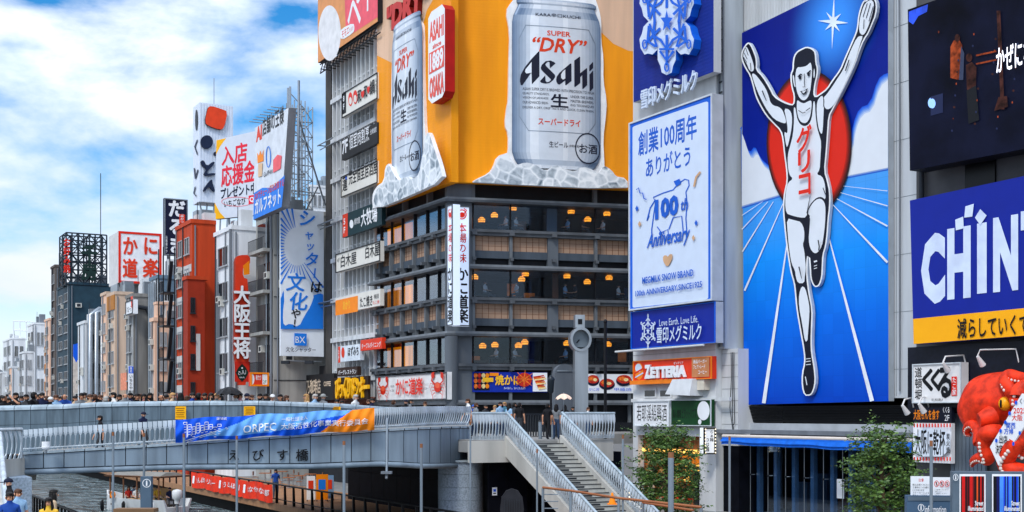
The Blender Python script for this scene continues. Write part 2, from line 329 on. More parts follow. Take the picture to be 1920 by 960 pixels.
for a, b in zip(xs, xs[1:]):
    g_ = .85
    o1, o2 = outw(a) * .05, outw(b) * .05
    A, B, C, D = curve3(a + g_, 3), curve3(b - g_, 3), curve3(b - g_, 2), curve3(a + g_, 2)
    A.z += .24; B.z += .24; C.z -= .12; D.z -= .12
    m.add([A, B, C, D, A + o1 * -2, B + o2 * -2, C + o2 * -2, D + o1 * -2], [(0, 1, 2, 3), (1, 5, 6, 2), (0, 3, 7, 4)], FAS)
    C, D = curve3(b - g_, 2), curve3(a + g_, 2)
    m2 = [D + Vector((0, 0, -.09)), C + Vector((0, 0, -.09)), C, D]
    m.add([v + (o1 if i in (0, 3) else o2) for i, v in enumerate(m2)] + [D - o1 * 4, C - o2 * 4], [(0, 1, 2, 3), (3, 2, 5, 4)], COPE)
    q = [curve3(a, 3), curve3(b, 3), curve3(b, 2), curve3(a, 2)]; q[2].z -= .02; q[3].z -= .02; q[0].z += .1; q[1].z += .1
    mj.add([q[0] - o1, q[1] - o2, q[2] - o2, q[3] - o1], [(0, 1, 2, 3)], FASD)
m.build('fascia', br_); mj.build('joint_backing', br_)
mt.tube([curve3(px, 3) + Vector((0, .1, .1)) for px in range(43, 883, 12)], .12, FAS, 10); mt.build('edge_tube', br_)
# deck body and soffit, lower ramp, upper wall
m = MB()
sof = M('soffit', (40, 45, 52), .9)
pts = [curve3(px, 3) for px in range(43, 883, 24)] + [curve3(882, 3)]
far = [W(NV.dot(Vector((p.x, p.y))), 67, 4.0) for p in pts]
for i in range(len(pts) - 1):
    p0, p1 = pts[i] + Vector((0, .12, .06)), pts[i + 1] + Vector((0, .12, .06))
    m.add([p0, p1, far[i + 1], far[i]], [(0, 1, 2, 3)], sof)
    t0, t1 = curve3(43 + 24 * i, 2), curve3(min(43 + 24 * i + 24, 882), 2)
    t0.z -= .08; t1.z -= .08; t0.y += .1; t1.y += .1
    m.add([t0, t1, t1 + Vector((0, 6, .25)), t0 + Vector((0, 6, .25))], [(0, 1, 2, 3)], STREET)
m.build('ramp_deck', br_)
UW = [(-40, 51, 762), (0, 51.2, 760.5), (60, 51.6, 759), (125, 52, 757.5), (175, 52.5, 754), (250, 53.2, 752.5), (325, 54, 752), (400, 54.8, 751.2), (480, 55.5, 751), (570, 57, 754), (645, 58.5, 757), (707, 60.5, 762), (770, 63, 765), (850, 66, 766)]
def uw(px, dz=0, dy=0): Y = lerp_tab(UW, px, 1); p = at(px, lerp_tab(UW, px, 2), Y); p.z += dz; p.y += dy; return p
m = MB(); mc = MB(); mj = MB(); x = -34.0
while x < 820:
    st = 30.5 if x < 640 else 26
    a, b = x + .5, x + st - .5
    for z1, z0 in ((-.21, -.80), (-.815, -2.0)):
        m.add([uw(a, z0), uw(b, z0), uw(b, z1), uw(a, z1)], [(0, 1, 2, 3)], BW)
    mj.add([uw(x, -2.0, .02), uw(x + st, -2.0, .02), uw(x + st, -.1, .02), uw(x, -.1, .02)], [(0, 1, 2, 3)], FASD)
    for i in range(8):                               # rounded coping
        a0, a1 = math.pi * i / 8, math.pi * (i + 1) / 8
        q = [(.0 + .22 - .26 * math.cos(t), -.2 + .2 * math.sin(t) ** .7 if 0 < t < math.pi else -.2) for t in (a0, a1)]
        mc.add([uw(a, q[0][1], q[0][0]), uw(b, q[0][1], q[0][0]), uw(b, q[1][1], q[1][0]), uw(a, q[1][1], q[1][0])], [(0, 1, 2, 3)], COPE, True)
    x += st
m.build('parapet', br_); mc.build('coping', br_); mj.build('joint_backing', br_)
m = MB()
pts = [uw(px, 0, .3) for px in range(-40, 840, 40)]
for i in range(len(pts) - 1):
    p, q = pts[i], pts[i + 1]; z = 5.0 if p.x < -6 else 5.0 + .0 * min(1, (p.x + 6) / 4); z2 = 5.0 if q.x < -6 else 5.0 + .0 * min(1, (q.x + 6) / 4)
    m.add([(p.x, p.y, z), (q.x, q.y, z2), W(NV.dot(q.xy), 68, z2), W(NV.dot(p.xy), 68, z)], [(0, 1, 2, 3)], STREET)
m.build('upper_deck', br_)
# balustrade of leaning bottle-shaped slats
def slat_row(mb, fn, n, mat, hgt, lean=.0):
    """fn(t)->(base point, along unit vector, outward unit vector), t in 0..1"""
    prof = [(0, .74), (.12, .76), (.20, .34), (.45, .18), (.58, .22), (.70, .66), (.78, .82), (1.0, .84)]
    for i in range(n):
        p, d, o, h, wd = fn((i + .5) / n); V = []
        for t, ww in prof:
            q = p + Vector((0, 0, h * t)) + o * (.10 * math.sin(t * 3.0) + lean * t); V += [q - d * wd * ww / 2, q + d * wd * ww / 2]
        nv = len(V); V += [v - o * .035 for v in V]
        k = len(prof)
        mb.add(V, [(2 * j, 2 * j + 1, 2 * j + 3, 2 * j + 2) for j in range(k - 1)] + [(nv + 2 * j, 2 * j, 2 * j + 2, nv + 2 * j + 2) for j in range(k - 1)] + [(2 * j + 1, nv + 2 * j + 1, nv + 2 * j + 3, 2 * j + 3) for j in range(k - 1)] + [(2 * k - 2, 2 * k - 1, nv + 2 * k - 1, nv + 2 * k - 2)], mat)
def bf(x0, x1):
    def f(t):
        px = x0 + (x1 - x0) * t; o = outw(px); d = Vector((-o.y, o.x, 0)); p = curve3(px, 2); tp = curve3(px, 4); wd = (curve3(px + (x1 - x0) / NS / 2, 2) - curve3(px - (x1 - x0) / NS / 2, 2)).length
        return p + Vector((0, 0, .04)) - o * .06, d, o, tp.z - p.z - .04, wd
    return f
m = MB(); NS = 31; slat_row(m, bf(43, 332), NS, SLAT, 1, .12); NS = 36; slat_row(m, bf(332, 700), NS, SLAT, 1, .12); NS = 44; slat_row(m, bf(700, 880), NS, SLAT, 1, .12); m.build('balusters', br_)
m = MB(); m.tube([curve3(px, 4) + Vector((0, .02, -.28)) for px in range(43, 883, 12)], .028, SLAT, 6); m.tube([curve3(px, 2) + Vector((0, .02, .12)) for px in range(43, 883, 12)], .035, SLAT, 6); m.build('rail', br_)
m = MB()
for ch, px, sz in (('え', 438, 21), ('び', 483, 22), ('す', 529, 22), ('橋', 566, 23)):
    A = curve3(px, 2); o = outw(px); d = Vector((-o.y, o.x, 0)); c = at(px, 853, lerp_tab(FT, px, 1)); s_ = sz / F * 51.5 * 1.05
    put_glyph(m, BLACK, glyph(ch, .02, True), lambda u, v, f: c + o * (.06 + f) + d * (u - .5) * s_ + Vector((0, 0, (v - .5) * s_ + (u - .5) * .02)), .0, .02)
m.build('lettering', br_)
m = MB(); m.wbox(6.0, 6.75, 48.9, 53, 1.0, 3.85, GRAN); m.build('abutment', br_)
m = MB()
pc = at(858, 880, 57.5)
for i in range(5): m.tube([(pc.x + .1, pc.y + .9, 1 + .6 * i), (pc.x + .1, pc.y + .9, 1 + .6 * i + .588)], 1.05, GRAN, 24)
m.tube([(pc.x + .1, pc.y + .9, 3.97), (pc.x + .1, pc.y + .9, 4.05)], 1.15, COPE, 24); m.build('pier', br_)
def notice(px, py, h):
    p = uw(px); c = at(px, py + h / 2, p.y - .05); m = MB(); w_ = 21 / F * p.y / 2; hh = h / F * p.y / 2
    t = thing('notice', None, 'notice', c - Vector((0, 0, hh))); m.box(c, w_, .02, hh, YEL, .15); m.build('sheet', t)
    m = MB()
    for k in range(5):
        q = c + Vector((0, -.03, hh * (.7 - .33 * k))); m.box(q, w_ * (.62 if k % 2 else .75), .004, hh * .05, M('notice_ink', (150, 92, 20), .8), .15)
    m.build('lettering', t); return t
for px, py, h, lb in ((338, 762, 24, 'yellow notice on the bridge wall just above the blue end of the banner'), (468, 762, 17, 'yellow notice on the bridge wall above the middle of the banner'), (628, 762.5, 6, 'yellow notice on the bridge wall almost hidden by the orange end of the banner')):
    notice(px, py, h)['label'] = lb
# festival banner tied over the balustrade
bn = thing('banner', 'long blue and orange cloth banner tied over the bridge railing', 'banner', curve3(515, 2))
BB = M('banner_blue', (8, 84, 214), .7, var=.12, scale=2); BL = M('banner_light_blue', (104, 168, 236), .7, var=.08); BO = M('banner_orange', (250, 138, 24), .7, var=.1)
def bnp(px, t, off=0):
    top = 786.5 - (px - 329) / 373 * 21; bot = 829.5 - (px - 329) / 373 * 24 + (2 if px > 690 else 0)
    Y = lerp_tab(FT, px, 1) - .42 - .03 * math.sin(px * .31 + t * 7) - .03 * math.sin(px * .09 - t * 6) - .02 * math.sin(px * .23 + t * 11) * t - off - .12 * math.sin(t * 3.1)
    return at(px, top + (bot - top) * t + 1.3 * math.sin(px * .06), Y)
mm = {0: MB(), 1: MB(), 2: MB()}; nx, ny = 260, 26
for i in range(nx):
    for j in range(ny):
        x0, x1 = 329 + 373 * i / nx, 329 + 373 * (i + 1) / nx; t0, t1 = j / ny, (j + 1) / ny; tm = (t0 + t1) / 2; xm = (x0 + x1) / 2
        k = 0
        if xm > 600 + (1 - tm) * 60: k = 2
        elif xm > 362 + (1 - tm) * 118 and tm < .25 + (1 - max(0, (xm - 505) / 130)) * .6: k = 1
        mm[k].add([bnp(x0, t1), bnp(x1, t1), bnp(x1, t0), bnp(x0, t0)], [(0, 1, 2, 3)], (BB, BL, BO)[k], True)
m = MB()
for k in mm: m.add(mm[k].v, mm[k].f, (BB, BL, BO)[k], True)
m.build('cloth', bn); m = MB()
def bnt(t, x0, x1, v0, v1, bold=.01): put_glyph(m, WHITE, glyph(t, bold), lambda u, v, f: bnp(x0 + u * (x1 - x0), v1 + (v0 - v1) * v, .03), 0)
bnt('ORPEC', 456, 518, .42, .78); bnt('大阪活性化事業実行委員会', 527, 690, .44, .72); bnt('一般社団法人', 528, 577, .16, .34); bnt('道頓堀', 406, 425, .02, .14)
def bnl(pts, wd):
    for p, q in zip(pts, pts[1:]):
        dx, dy = q[0] - p[0], (q[1] - p[1]) * 42; l = math.hypot(dx, dy) or 1; ox, oy = -dy / l * wd / 2, dx / l * wd / 2 / 42
        m.add([bnp(p[0] + ox, p[1] + oy, .03), bnp(q[0] + ox, q[1] + oy, .03), bnp(q[0] - ox, q[1] - oy, .03), bnp(p[0] - ox, p[1] - oy, .03)], [(0, 1, 2, 3)], WHITE)
for i in range(9):                                   # line drawing of street fronts
    x0 = 344 + i * 8; h = .12 + .25 * ((i * 37) % 5) / 5 + i * .02
    bnl([(x0, .8 - i * .045), (x0, h), (x0 + 6.5, h), (x0 + 6.5, .8 - i * .045)], 1.0)
    for k in range(4): bnl([(x0 + 1, h + .1 + k * .11), (x0 + 5.5, h + .1 + k * .11)], .9)
bnl([(348, .93), (425, .48)], 1.4); bnl([(350, .99), (428, .52)], 1.0)
m.build('lettering', bn)
# security dome on the railing, red tag
t = thing('dome_camera', 'white dome camera standing on the left end of the bridge railing', 'camera', at(86, 843, 47.8)); m = MB(); p = at(86, 838, 47.7)
m.ell(p, (.16, .16, .14), WHITE); m.tube([p + Vector((0, 0, .02)), p + Vector((0, 0, .2))], .15, WHITE, 14); m.build('housing', t); m = MB(); m.tube([p - Vector((0, 0, .25)), p], .05, STEEL); m.build('bracket', t)
# ------------------------------------------------------------------ plaza edge and stairs
st_ = thing('staircase', 'stone staircase with white sides and blue grey slat railings going down from the bridge', 'stairs', W(27.8, 44, 1.0))
STW = M('stair_white', (182, 181, 175), .7, var=.08, streak=.14); TREAD = M('stair_tread', (112, 116, 120), .8); NOSE = M('stair_nosing', (40, 44, 50), .7); RISE = M('stair_riser', (176, 176, 170), .75, streak=.12)
S0, SLOPE = 48.5, .536
zs = lambda s: 5.0 - (S0 - s) * SLOPE
m = MB(); mn = MB(); nst = 24; run = 4.0 / SLOPE / nst
for i in range(nst):
    s1 = S0 - run * i; z1 = 5.0 - (4.0 / nst) * (i + 1)
    m.wbox(26.55, 29.15, s1 - run, s1, z1 - .35, z1, RISE); mn.wbox(26.56, 29.14, s1 - run - .02, s1 - run + .09, z1 + .002, z1 + .03, NOSE); mn.wbox(27.3, 28.3, s1 - run - .012, s1 - run - .004, z1 - .12, z1 - .05, NOSE)
m.build('steps', st_); mn.build('nosing', st_)
for a0 in (26.3, 29.15):
    m = MB(); s1 = S0 - 4.0 / SLOPE
    m.hexa([W(a0, s1, .7), W(a0 + .25, s1, .7), W(a0 + .25, S0, 4.35), W(a0, S0, 4.35), W(a0, s1, 1.25), W(a0 + .25, s1, 1.25), W(a0 + .25, S0, 5.22), W(a0, S0, 5.22)], STW); m.build('stringer', st_)
    m = MB(); L = S0 - s1
    def f(t, a0=a0): s = S0 - t * L; return W(a0 + .12, s, zs(s) + .28), Vector((-EV.x, -EV.y, 0)), -Vector((NV.x, NV.y, 0)), .92, .19
    slat_row(m, f, 42, SLAT, 1, .02); m.build('balusters', st_)
    m = MB(); m.tube([W(a0 + .12, S0, 6.24), W(a0 + .12, s1, zs(s1) + 1.24)], .06, COPE); m.tube([W(a0 + .26, S0, 5.85), W(a0 + .26, s1, zs(s1) + .85)], .03, STEEL); m.tube([W(a0 + .26, S0, 5.6), W(a0 + .26, s1, zs(s1) + .6)], .025, STEEL); m.build('handrail', st_)
m = MB(); m.wbox(24.6, 26.55, 48.4, 48.7, 4.05, 5.0, STW); m.wbox(29.15, 32.1, 48.6, 48.9, 4.0, 5.0, STW); m.wbox(24.6, 32.0, 48.7, 49.6, 4.5, 4.98, STREET); m.build('landing_beam', st_)
m = MB()
for a0, a1, n_ in ((24.7, 26.35, 11), (29.4, 32.1, 17)):
    def f(t): return W(a0 + (a1 - a0) * t, 48.5, 5.05), Vector((NV.x, NV.y, 0)), -Vector((EV.x, EV.y, 0)), 1.12, .165
    slat_row(m, f, n_, SLAT, 1, .02)
    m.tube([W(a0, 48.5, 6.2), W(a1, 48.5, 6.2)], .06, COPE); m.build('landing_railing', st_); m = MB()
bwall = M('black_tile', (11, 13, 21), .7, var=.3, scale=2, spec=.06); m = MB()
for i in range(12):
    for j in range(2): m.wbox(28.0, 28.2, 49.4 + i * 1.85, 49.4 + i * 1.85 + 1.83, 1.0 + j * 1.75, 2.73 + j * 1.75, bwall)
for i in range(2):
    for j in range(2): m.wbox(25.9 + i * .98, 26.86 + i * .98, 49.2, 49.39, 1.0 + j * 1.5, 2.48 + j * 1.5, bwall)
m.wbox(28.21, 33, 49.3, 71.5, 1, 4.4, bwall); tag(m.build('retaining_wall'), 'polished black tiled wall under the bridge plaza', 'wall')
m = MB(); m.wbox(34.2, 34.6, 62, 250, .9, 5.2, M('quay_wall', (34, 36, 40), .7, var=.25)); tag(m.build('quay_wall'), 'long dark wall behind the riverside promenade', 'wall')
# poster on the black wall, dark carved monument below the stairs
t = Sign('poster', 'small white poster stuck on the black wall beside the stairs', 'poster', PS(49.2), 923, 932, 914, 929, 0.005, .01, WHITE); t.rect(925, 930, 917, 922, BLUE); t.rect(925, 930, 924, 926, BLACK); t.done()
t = thing('stone_monument', 'dark carved stone monument in the shade under the stairs', 'monument', W(25.2, 45.8, 1.0)); m = MB(); q = W(25.2, 45.8, 0); DK = M('dark_stone', (34, 36, 42), .6, var=.3)
m.box((q.x, q.y, 1.25), .8, .5, .25, DK); m.box((q.x, q.y, 1.6), .6, .4, .12, DK); m.build('plinth', t)
m = MB(); hw = [(-.42, 1.72), (.42, 1.72), (.5, 2.2), (.44, 2.7), (.25, 2.98), (0, 3.06), (-.25, 2.98), (-.44, 2.7), (-.5, 2.2)]; n_ = len(hw)
m.add([(q.x + u, q.y - .18, z) for u, z in hw] + [(q.x + u, q.y + .18, z) for u, z in hw], [tuple(range(n_)), tuple(range(n_, 2 * n_))] + [(i, (i + 1) % n_, n_ + (i + 1) % n_, n_ + i) for i in range(n_)], DK)
for k in range(7): m.box((q.x - .3 + .1 * k, q.y - .19, 2.25), .02, .02, .35, DARKST)
m.build('stele', t)
# ------------------------------------------------------------------ crab restaurant on the corner
C0 = (-3.9, 80.0); PL = Plane(C0, -EV); PR = Plane(C0, (10.5, 2.7))
LL, LR = -12.5, 16.0
KG = M('ledge_grey', (88, 93, 99), .6, .1, var=.1, streak=.2); KD = M('dark_cladding', (24, 27, 33), .6, var=.2); KP = M('post_grey', (104, 110, 116), .6, streak=.1); KC = M('column_grey', (94, 101, 109), .6, streak=.1)
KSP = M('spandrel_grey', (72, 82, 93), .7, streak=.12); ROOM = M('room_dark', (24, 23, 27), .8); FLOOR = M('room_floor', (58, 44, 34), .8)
bl = bpy.data.materials.new('bamboo_blind'); bl.use_nodes = True; n = bl.node_tree; b = n.nodes['Principled BSDF']; b.inputs['Roughness'].default_value = .8
g = n.nodes.new('ShaderNodeNewGeometry'); wv = n.nodes.new('ShaderNodeTexWave'); wv.bands_direction = 'Z'; wv.inputs['Scale'].default_value = 5; wv.inputs['Distortion'].default_value = .6; wv.inputs['Detail'].default_value = 3
x_ = n.nodes.new('ShaderNodeMix'); x_.data_type = 'RGBA'; x_.inputs[6].default_value = (.30, .18, .115, 1); x_.inputs[7].default_value = (.46, .31, .22, 1); n.links.new(g.outputs['Position'], wv.inputs[0]); n.links.new(wv.outputs[1], x_.inputs[0]); n.links.new(x_.outputs[2], b.inputs['Base Color']); BLIND = bl
PANE = glass('restaurant_pane', (.82, .9, .97), .97); PANEL = glass('side_pane', (.8, .85, .9), .86, .05)
kb = thing('restaurant_building', 'grey corner restaurant with dark window bands and bamboo blinds under the beer billboards', 'building', PL.pt(0, 5, 0))
m = MB(); foot = [PL.pt(LL, 0, -4.5), PL.pt(0, 0, -4.5) + Vector((1.8, 3.4, 0)), PR.pt(LR, 0, -4.5), PR.pt(LR, 0, -14), PL.pt(LL, 0, -18)]
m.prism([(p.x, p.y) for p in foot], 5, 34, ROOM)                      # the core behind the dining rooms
m.build('core', kb)
m = MB()
def slab(z0, z1, o, mat, l0=LL, l1=LR):
    ft = [PL.pt(l0, 0, o), Vector(), PR.pt(l1, 0, o), PR.pt(l1, 0, -6), PL.pt(0, 0, -8), PL.pt(l0, 0, -6)]
    a, bb = PL.pt(0, 0, o), PR.pt(0, 0, o); dA, dB = PL.d, PR.d       # mitred corner
    de = dA.x * -dB.y + dA.y * dB.x; rx, ry = bb.x - a.x, bb.y - a.y; tt = (rx * -dB.y + ry * dB.x) / de; ft[1] = Vector((a.x + dA.x * tt, a.y + dA.y * tt, 0))
    m.prism([(p.x, p.y) for p in ft], z0, z1, mat)
for z in (19.66, 15.42, 11.13, 6.75): slab(z, z + .14, .62, KG); slab(z + .142, z + .30, .45, M('ledge_top', (128, 134, 140), .5, .2, var=.1, streak=.15))
for z in (17.80, 13.45, 9.2): slab(z, z + .18, .42, KG); slab(z - .2, z - .002, .3, KG)
slab(5.0, 5.6, .1, KD)
m.build('ledge', kb)
m = MB(); mb_ = MB(); mg = MB(); mgl = MB(); mp2 = MB(); mbr = MB()
def bands(P, l0, l1, posts, wide, gl, rec):
    for zb, zt in ((17.98, 19.66), (13.63, 15.42), (9.38, 11.13)):
        gl.pbox(P, l0, l1, zb, zt, -.02, 0, PANEL if P is PL else PANE)
        m.pbox(P, l0, l1, zb - .02, zb + .06, -.03, .04, KD)
        for q in posts: mp2.pbox(P, q - .035, q + .035, zb, zt, -.05, .12, KD)
        k = l0 + .9
    for zt in (17.6, 13.25):
        mb_.pbox(P, l0, l1, zt - .93, zt, -.3, -.1, BLIND); mg.pbox(P, l0, l1, zt - 1.42, zt - .94, -.3, .02, KSP); m.pbox(P, l0, l1, zt - 1.9, zt - 1.43, -.5, -.3, KD)
        for q in posts: mp2.pbox(P, q - .09, q + .09, zt - 1.88, zt, -.2, .22, KP)
        for q in wide: mp2.pbox(P, q - .35, q + .35, zt - 1.89, zt, -.25, .15, KC)
        for q in posts + wide: mbr.pbox(P, q - .16, q + .16, zt + .0, zt + .22, .1, .55, KG); mbr.pbox(P, q - .1, q + .1, zt + .9 - 2.5, zt + 1.1 - 2.5, .1, .5, KG)
    for q in posts + wide: mbr.pbox(P, q - .14, q + .14, 8.95, 9.2, .1, .5, KG); mp2.pbox(P, q - .1, q + .1, 5.6, 8.95, -.1, .1, KP)
    m.pbox(P, l0, l1, 5.6, 8.98, -.4, -.2, KD); m.pbox(P, l0, l1, 19.97, 21.4, -.5, -.35, KD)
    for q in posts[::2]: mp2.pbox(P, q - .12, q + .12, 19.97, 21.4, -.35, .05, KP)
rs = lambda px: PR.s(px); ls = lambda px: PL.s(px)
bands(PR, rs(884), LR, [rs(887), rs(957), rs(1116), rs(1180)], [rs(1036)], mgl, 0)
bands(PL, LL, ls(838), [ls(x) for x in (716, 736, 756, 779, 802, 824)], [], mgl, 0)
m.build('wall', kb); mb_.build('bamboo_blind', kb); mg.build('spandrel', kb); mgl.build('window', kb); build_each(mp2, 'post', kb); build_each(mbr, 'bracket', kb)
m = MB(); a, bq = PL.pt(ls(838), 0, .15), PR.pt(rs(884), 0, .15); cc_ = [a, PL.pt(0, 0, .32) + Vector((.05, 0, 0)), bq, PR.pt(rs(884), 0, -.6), PL.pt(ls(838), 0, -.6)]
m.prism([(p.x, p.y) for p in cc_], 5, 21.4, KC); m.tube([PL.pt(.2, 5, .35) + Vector((.25, 0, 0)), PL.pt(.2, 11.1, .35) + Vector((.25, 0, 0))], .42, KC, 18); m.build('corner_column', kb)
m = MB()
for zb in (17.98, 13.63, 9.38):                                       # gold screens in the side rooms, warm room light put in as glow
    m.pbox(PL, LL + .2, ls(752), zb, zb + 1.55, -.9, -.8, M('gold_screen', (240, 124, 2), .5, emit=1.1, var=.5, scale=.9, streak=.2))
m.build('gold_screen', kb)
m = MB()
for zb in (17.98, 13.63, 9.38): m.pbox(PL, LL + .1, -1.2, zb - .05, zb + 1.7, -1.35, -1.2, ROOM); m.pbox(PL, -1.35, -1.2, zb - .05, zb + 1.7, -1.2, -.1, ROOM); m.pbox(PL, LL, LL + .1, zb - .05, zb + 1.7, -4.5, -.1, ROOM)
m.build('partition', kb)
m = MB(); rq = random.Random(8)
for zb in (17.98, 13.63, 9.38):
    q = rs(895)
    while q < LR - 1.5:
        w_ = rq.uniform(.5, 1.6); h_ = rq.uniform(.5, 1.5); m.pbox(PR, q, q + w_, zb, zb + h_, -4.4, -4.3, rq.choice((M('inside_wood', (120, 70, 44), .7), M('inside_glow', (150, 84, 36), .7, emit=.25, var=.5), M('inside_slate', (52, 62, 78), .6), M('inside_blue', (40, 56, 86), .6)))); q += w_ + rq.uniform(.3, 1.2)  # warm panels added with a dim glow, so the back wall seems unevenly lit
    q = rs(900)
    while q < LR - 1: m.pbox(PR, q, q + rq.uniform(.8, 1.3), zb + .02, zb + .3, -1.9, -1.5, M('table_dark', (70, 48, 36), .5)); q += rq.uniform(1.6, 2.6)
m.build('interior', kb)
m = MB()
for P, l0, l1 in ((PR, rs(884), LR), (PL, LL, ls(838))):
    for zt in (17.6, 13.25):
        q = l0 + .3
        while q < l1: m.pbox(P, q, q + .025, zt - .93, zt, -.1, -.08, M('blind_tape', (110, 74, 52), .8)); q += .42
        m.pbox(P, l0, l1, zt - .32, zt - .30, -.1, -.085, M('blind_tape', (110, 74, 52), .8)); m.pbox(P, l0, l1, zt - .64, zt - .62, -.1, -.085, M('blind_tape', (110, 74, 52), .8))
m.build('blind_tape', kb)
m = MB(); m.pbox(PR, rs(1038), rs(1049), 13.63, 15.4, -.3, -.25, M('brown_screen', (78, 44, 28), .6)); m.pbox(PR, rs(1028), rs(1047), 18.0, 19.6, -.4, -.3, KSP); m.build('screen', kb)
# lanterns inside the windows
LAMP = M('lantern_glow', (255, 138, 34), .6, emit=1.5, var=.35, scale=5); RIB = M('lantern_rib', (130, 60, 18), .6)
def lantern(px, py, lb, i):
    z = PR.sz(px, py, -1.0); p = PR.pt(z[0], z[1], -1.0); m = MB()
    t = thing('paper_lantern', lb, 'lantern', p - Vector((0, 0, .3)), 'lanterns in the restaurant windows')
    m.tube([p + Vector((0, 0, q)) for q in (-.17, -.15, -.02, .1, .2)], [.13, .20, .25, .22, .10], LAMP, 14); m.build('shade', t)
    m = MB()
    for q, r in ((-.16, .205), (-.03, .255), (.1, .235)): m.tube([p + Vector((0, 0, q - .012)), p + Vector((0, 0, q + .012))], r, RIB, 14)
    m.tube([p + Vector((0, 0, .2)), p + Vector((0, 0, .5))], .015, RIB, 5); m.build('rib', t)
OR = ['leftmost', 'second', 'third', 'fourth', 'fifth', 'rightmost']
for row, L in (('top', ((903, 413), (927, 404), (962, 391), (1071, 397), (1102, 412), (1138, 401))), ('middle', ((890, 520), (978, 524), (985, 514), (1063, 518), (1101, 529), (1142, 521))), ('lowest', ((905, 649), (928, 647), (972, 648), (984, 642), (1063, 644), (1140, 646)))):
    for i, (px, py) in enumerate(L): lantern(px, py, 'glowing amber paper lantern in the %s window row of the corner restaurant, %s of six' % (row, OR[i]), i)
# corner sign, two faces
LIT = M('lightbox_white', (212, 226, 246), .4, emit=.30, var=.02)
for P, x0, x1, lb in ((PL, 838.5, 849, 'narrow white vertical crab restaurant lightbox on the canal side of the corner'), (PR, 851, 881, 'wide white vertical crab restaurant lightbox on the street side of the corner')):
    s = Sign('vertical_sign', lb, 'sign', P, x0, x1, 386, 611, .75, .5, LIT, KG, .06); w_ = (x1 - x0); c = (x0 + x1) / 2
    s.vtext('本場の味', x0 + w_ * .2, x1 - w_ * .2, 418, 493, RED, .03); s.vtext('かに道楽', x0 + w_ * .1, x1 - w_ * .1, 501, 605, BLACK, .05, grow=1.05)
    s.ring(c, 402, w_ * .30, 9.5, 2 * w_ / 30, RED); s.ell(c, 403, w_ * .2, 5, RED)
    for k in (-1, 1): s.line([(c + k * w_ * .1, 402), (c + k * w_ * .3, 394), (c + k * w_ * .12, 391)], 2 * w_ / 30, RED)
    s.done()
# crab sign under the left windows
def crab(s, cx, cy, r, ry, mat, pale):
    s.ell(cx, cy + ry * .12, r * .42, ry * .40, mat); s.ell(cx, cy - ry * .02, r * .3, ry * .22, pale)
    for k in (-1, 1):
        s.line([(cx + k * r * .3, cy - ry * .1), (cx + k * r * .72, cy - ry * .38), (cx + k * r * .62, cy - ry * .72)], r * .17, mat); s.ell(cx + k * r * .58, cy - ry * .8, r * .2, ry * .24, mat)
        s.line([(cx + k * r * .6, cy - ry * .85), (cx + k * r * .40, cy - ry * 1.05)], r * .1, mat)
        for j in range(4): y = cy - ry * .05 + j * ry * .2; s.line([(cx + k * r * .3, y), (cx + k * r * (.85 - .08 * j), y - ry * .14 + j * ry * .10), (cx + k * r * (1.0 - .14 * j), y + ry * .22 + j * ry * .1)], r * .10, mat, w1=r * .04)
CR = M('crab_red', (206, 44, 22), .5, var=.15); CRP = M('crab_pale', (232, 96, 62), .5)
s = Sign('crab_sign', 'wide white sign with two red crabs and red lettering below the restaurant windows', 'sign', PL, 705, 838, 706, 752, .3, .35, M('board_white', (222, 222, 222), .5, emit=0), KG, .07)
crab(s, 718, 729, 12, 22, CR, CRP); crab(s, 820, 723, 15, 24, CR, CRP)
s.text('かに道楽', 742, 792, 709, 740, RED, .045); s.text('大阪名物', 731, 739, 722, 727, BLACK); s.text('かに道楽', 731, 739, 730, 735, BLACK); s.text('おいしさ', 796, 803, 718, 723, BLACK); s.text('日本一', 796, 803, 726, 731, BLACK); s.done()
# food banner on the right
FO = M('food_orange', (232, 110, 40), .6, var=.45, scale=9); FR = M('food_red', (190, 44, 28), .6, var=.5, scale=9); FY = M('food_cream', (240, 214, 150), .6, var=.2, scale=9); KB = M('banner_royal', (10, 44, 160), .5)
s = Sign('food_banner', 'blue banner for grilled crab with pictures of dishes on the street side of the restaurant', 'banner', PR, 886, 1026, 697, 735, .1, .08, KB, None)
s.rect(888, 918, 699, 732, NAVY)
for i in range(12): s.ell(892 + (i % 4) * 7.2, 704 + (i // 4) * 10, 3.6, 4.4, (FO, FR, FY, ORANGE)[i % 4], 14)
s.text('焼かに', 929, 976, 703, 722, M('sign_gold', (250, 190, 40), .5), .05); s.text('熱々香ばし、食べごたえあり', 945, 985, 726, 730, WHITE); s.rect(918, 935, 699, 705, ORANGE); s.rect(905, 925, 708, 716, M('sign_gold', (250, 190, 40), .5))
s.ell(983, 712, 14, 13, FR)
for i in range(8): s.line([(983, 711), (983 + 20 * math.cos(i * .8), 711 + 17 * math.sin(i * .8))], 3, FO, w1=1)
s.poly([(999, 699), (1026, 699), (1026, 734), (999, 734)], WHITE)
for i in range(9): s.line([(1000 + i * 1.2, 708 + i * 2.6), (1020 + (i % 3) * 2, 704 + i * 2.9)], 4, (FR, FO, FY)[i % 3], w1=2)
s.done()
s = Sign('food_banner', 'white banner with pictures of crab bowls behind the steel clock tower', 'banner', PR, 1100, 1188, 701, 737, .1, .08, WHITE, None)
for cx, cy, rx in ((1112, 711, 12), (1138, 718, 15), (1170, 711, 15)): s.ell(cx, cy + 3, rx, 10, NAVY, 20); s.ell(cx, cy, rx * .9, 8, FR, 20); s.ell(cx - 3, cy - 1, rx * .5, 4, FO, 14); s.ell(cx + 4, cy + 1, rx * .3, 3, FY, 12)
s.text('かに丼', 1104, 1124, 727, 733, BLUE); s.text('甲羅焼', 1152, 1184, 727, 733, BLUE); s.done()
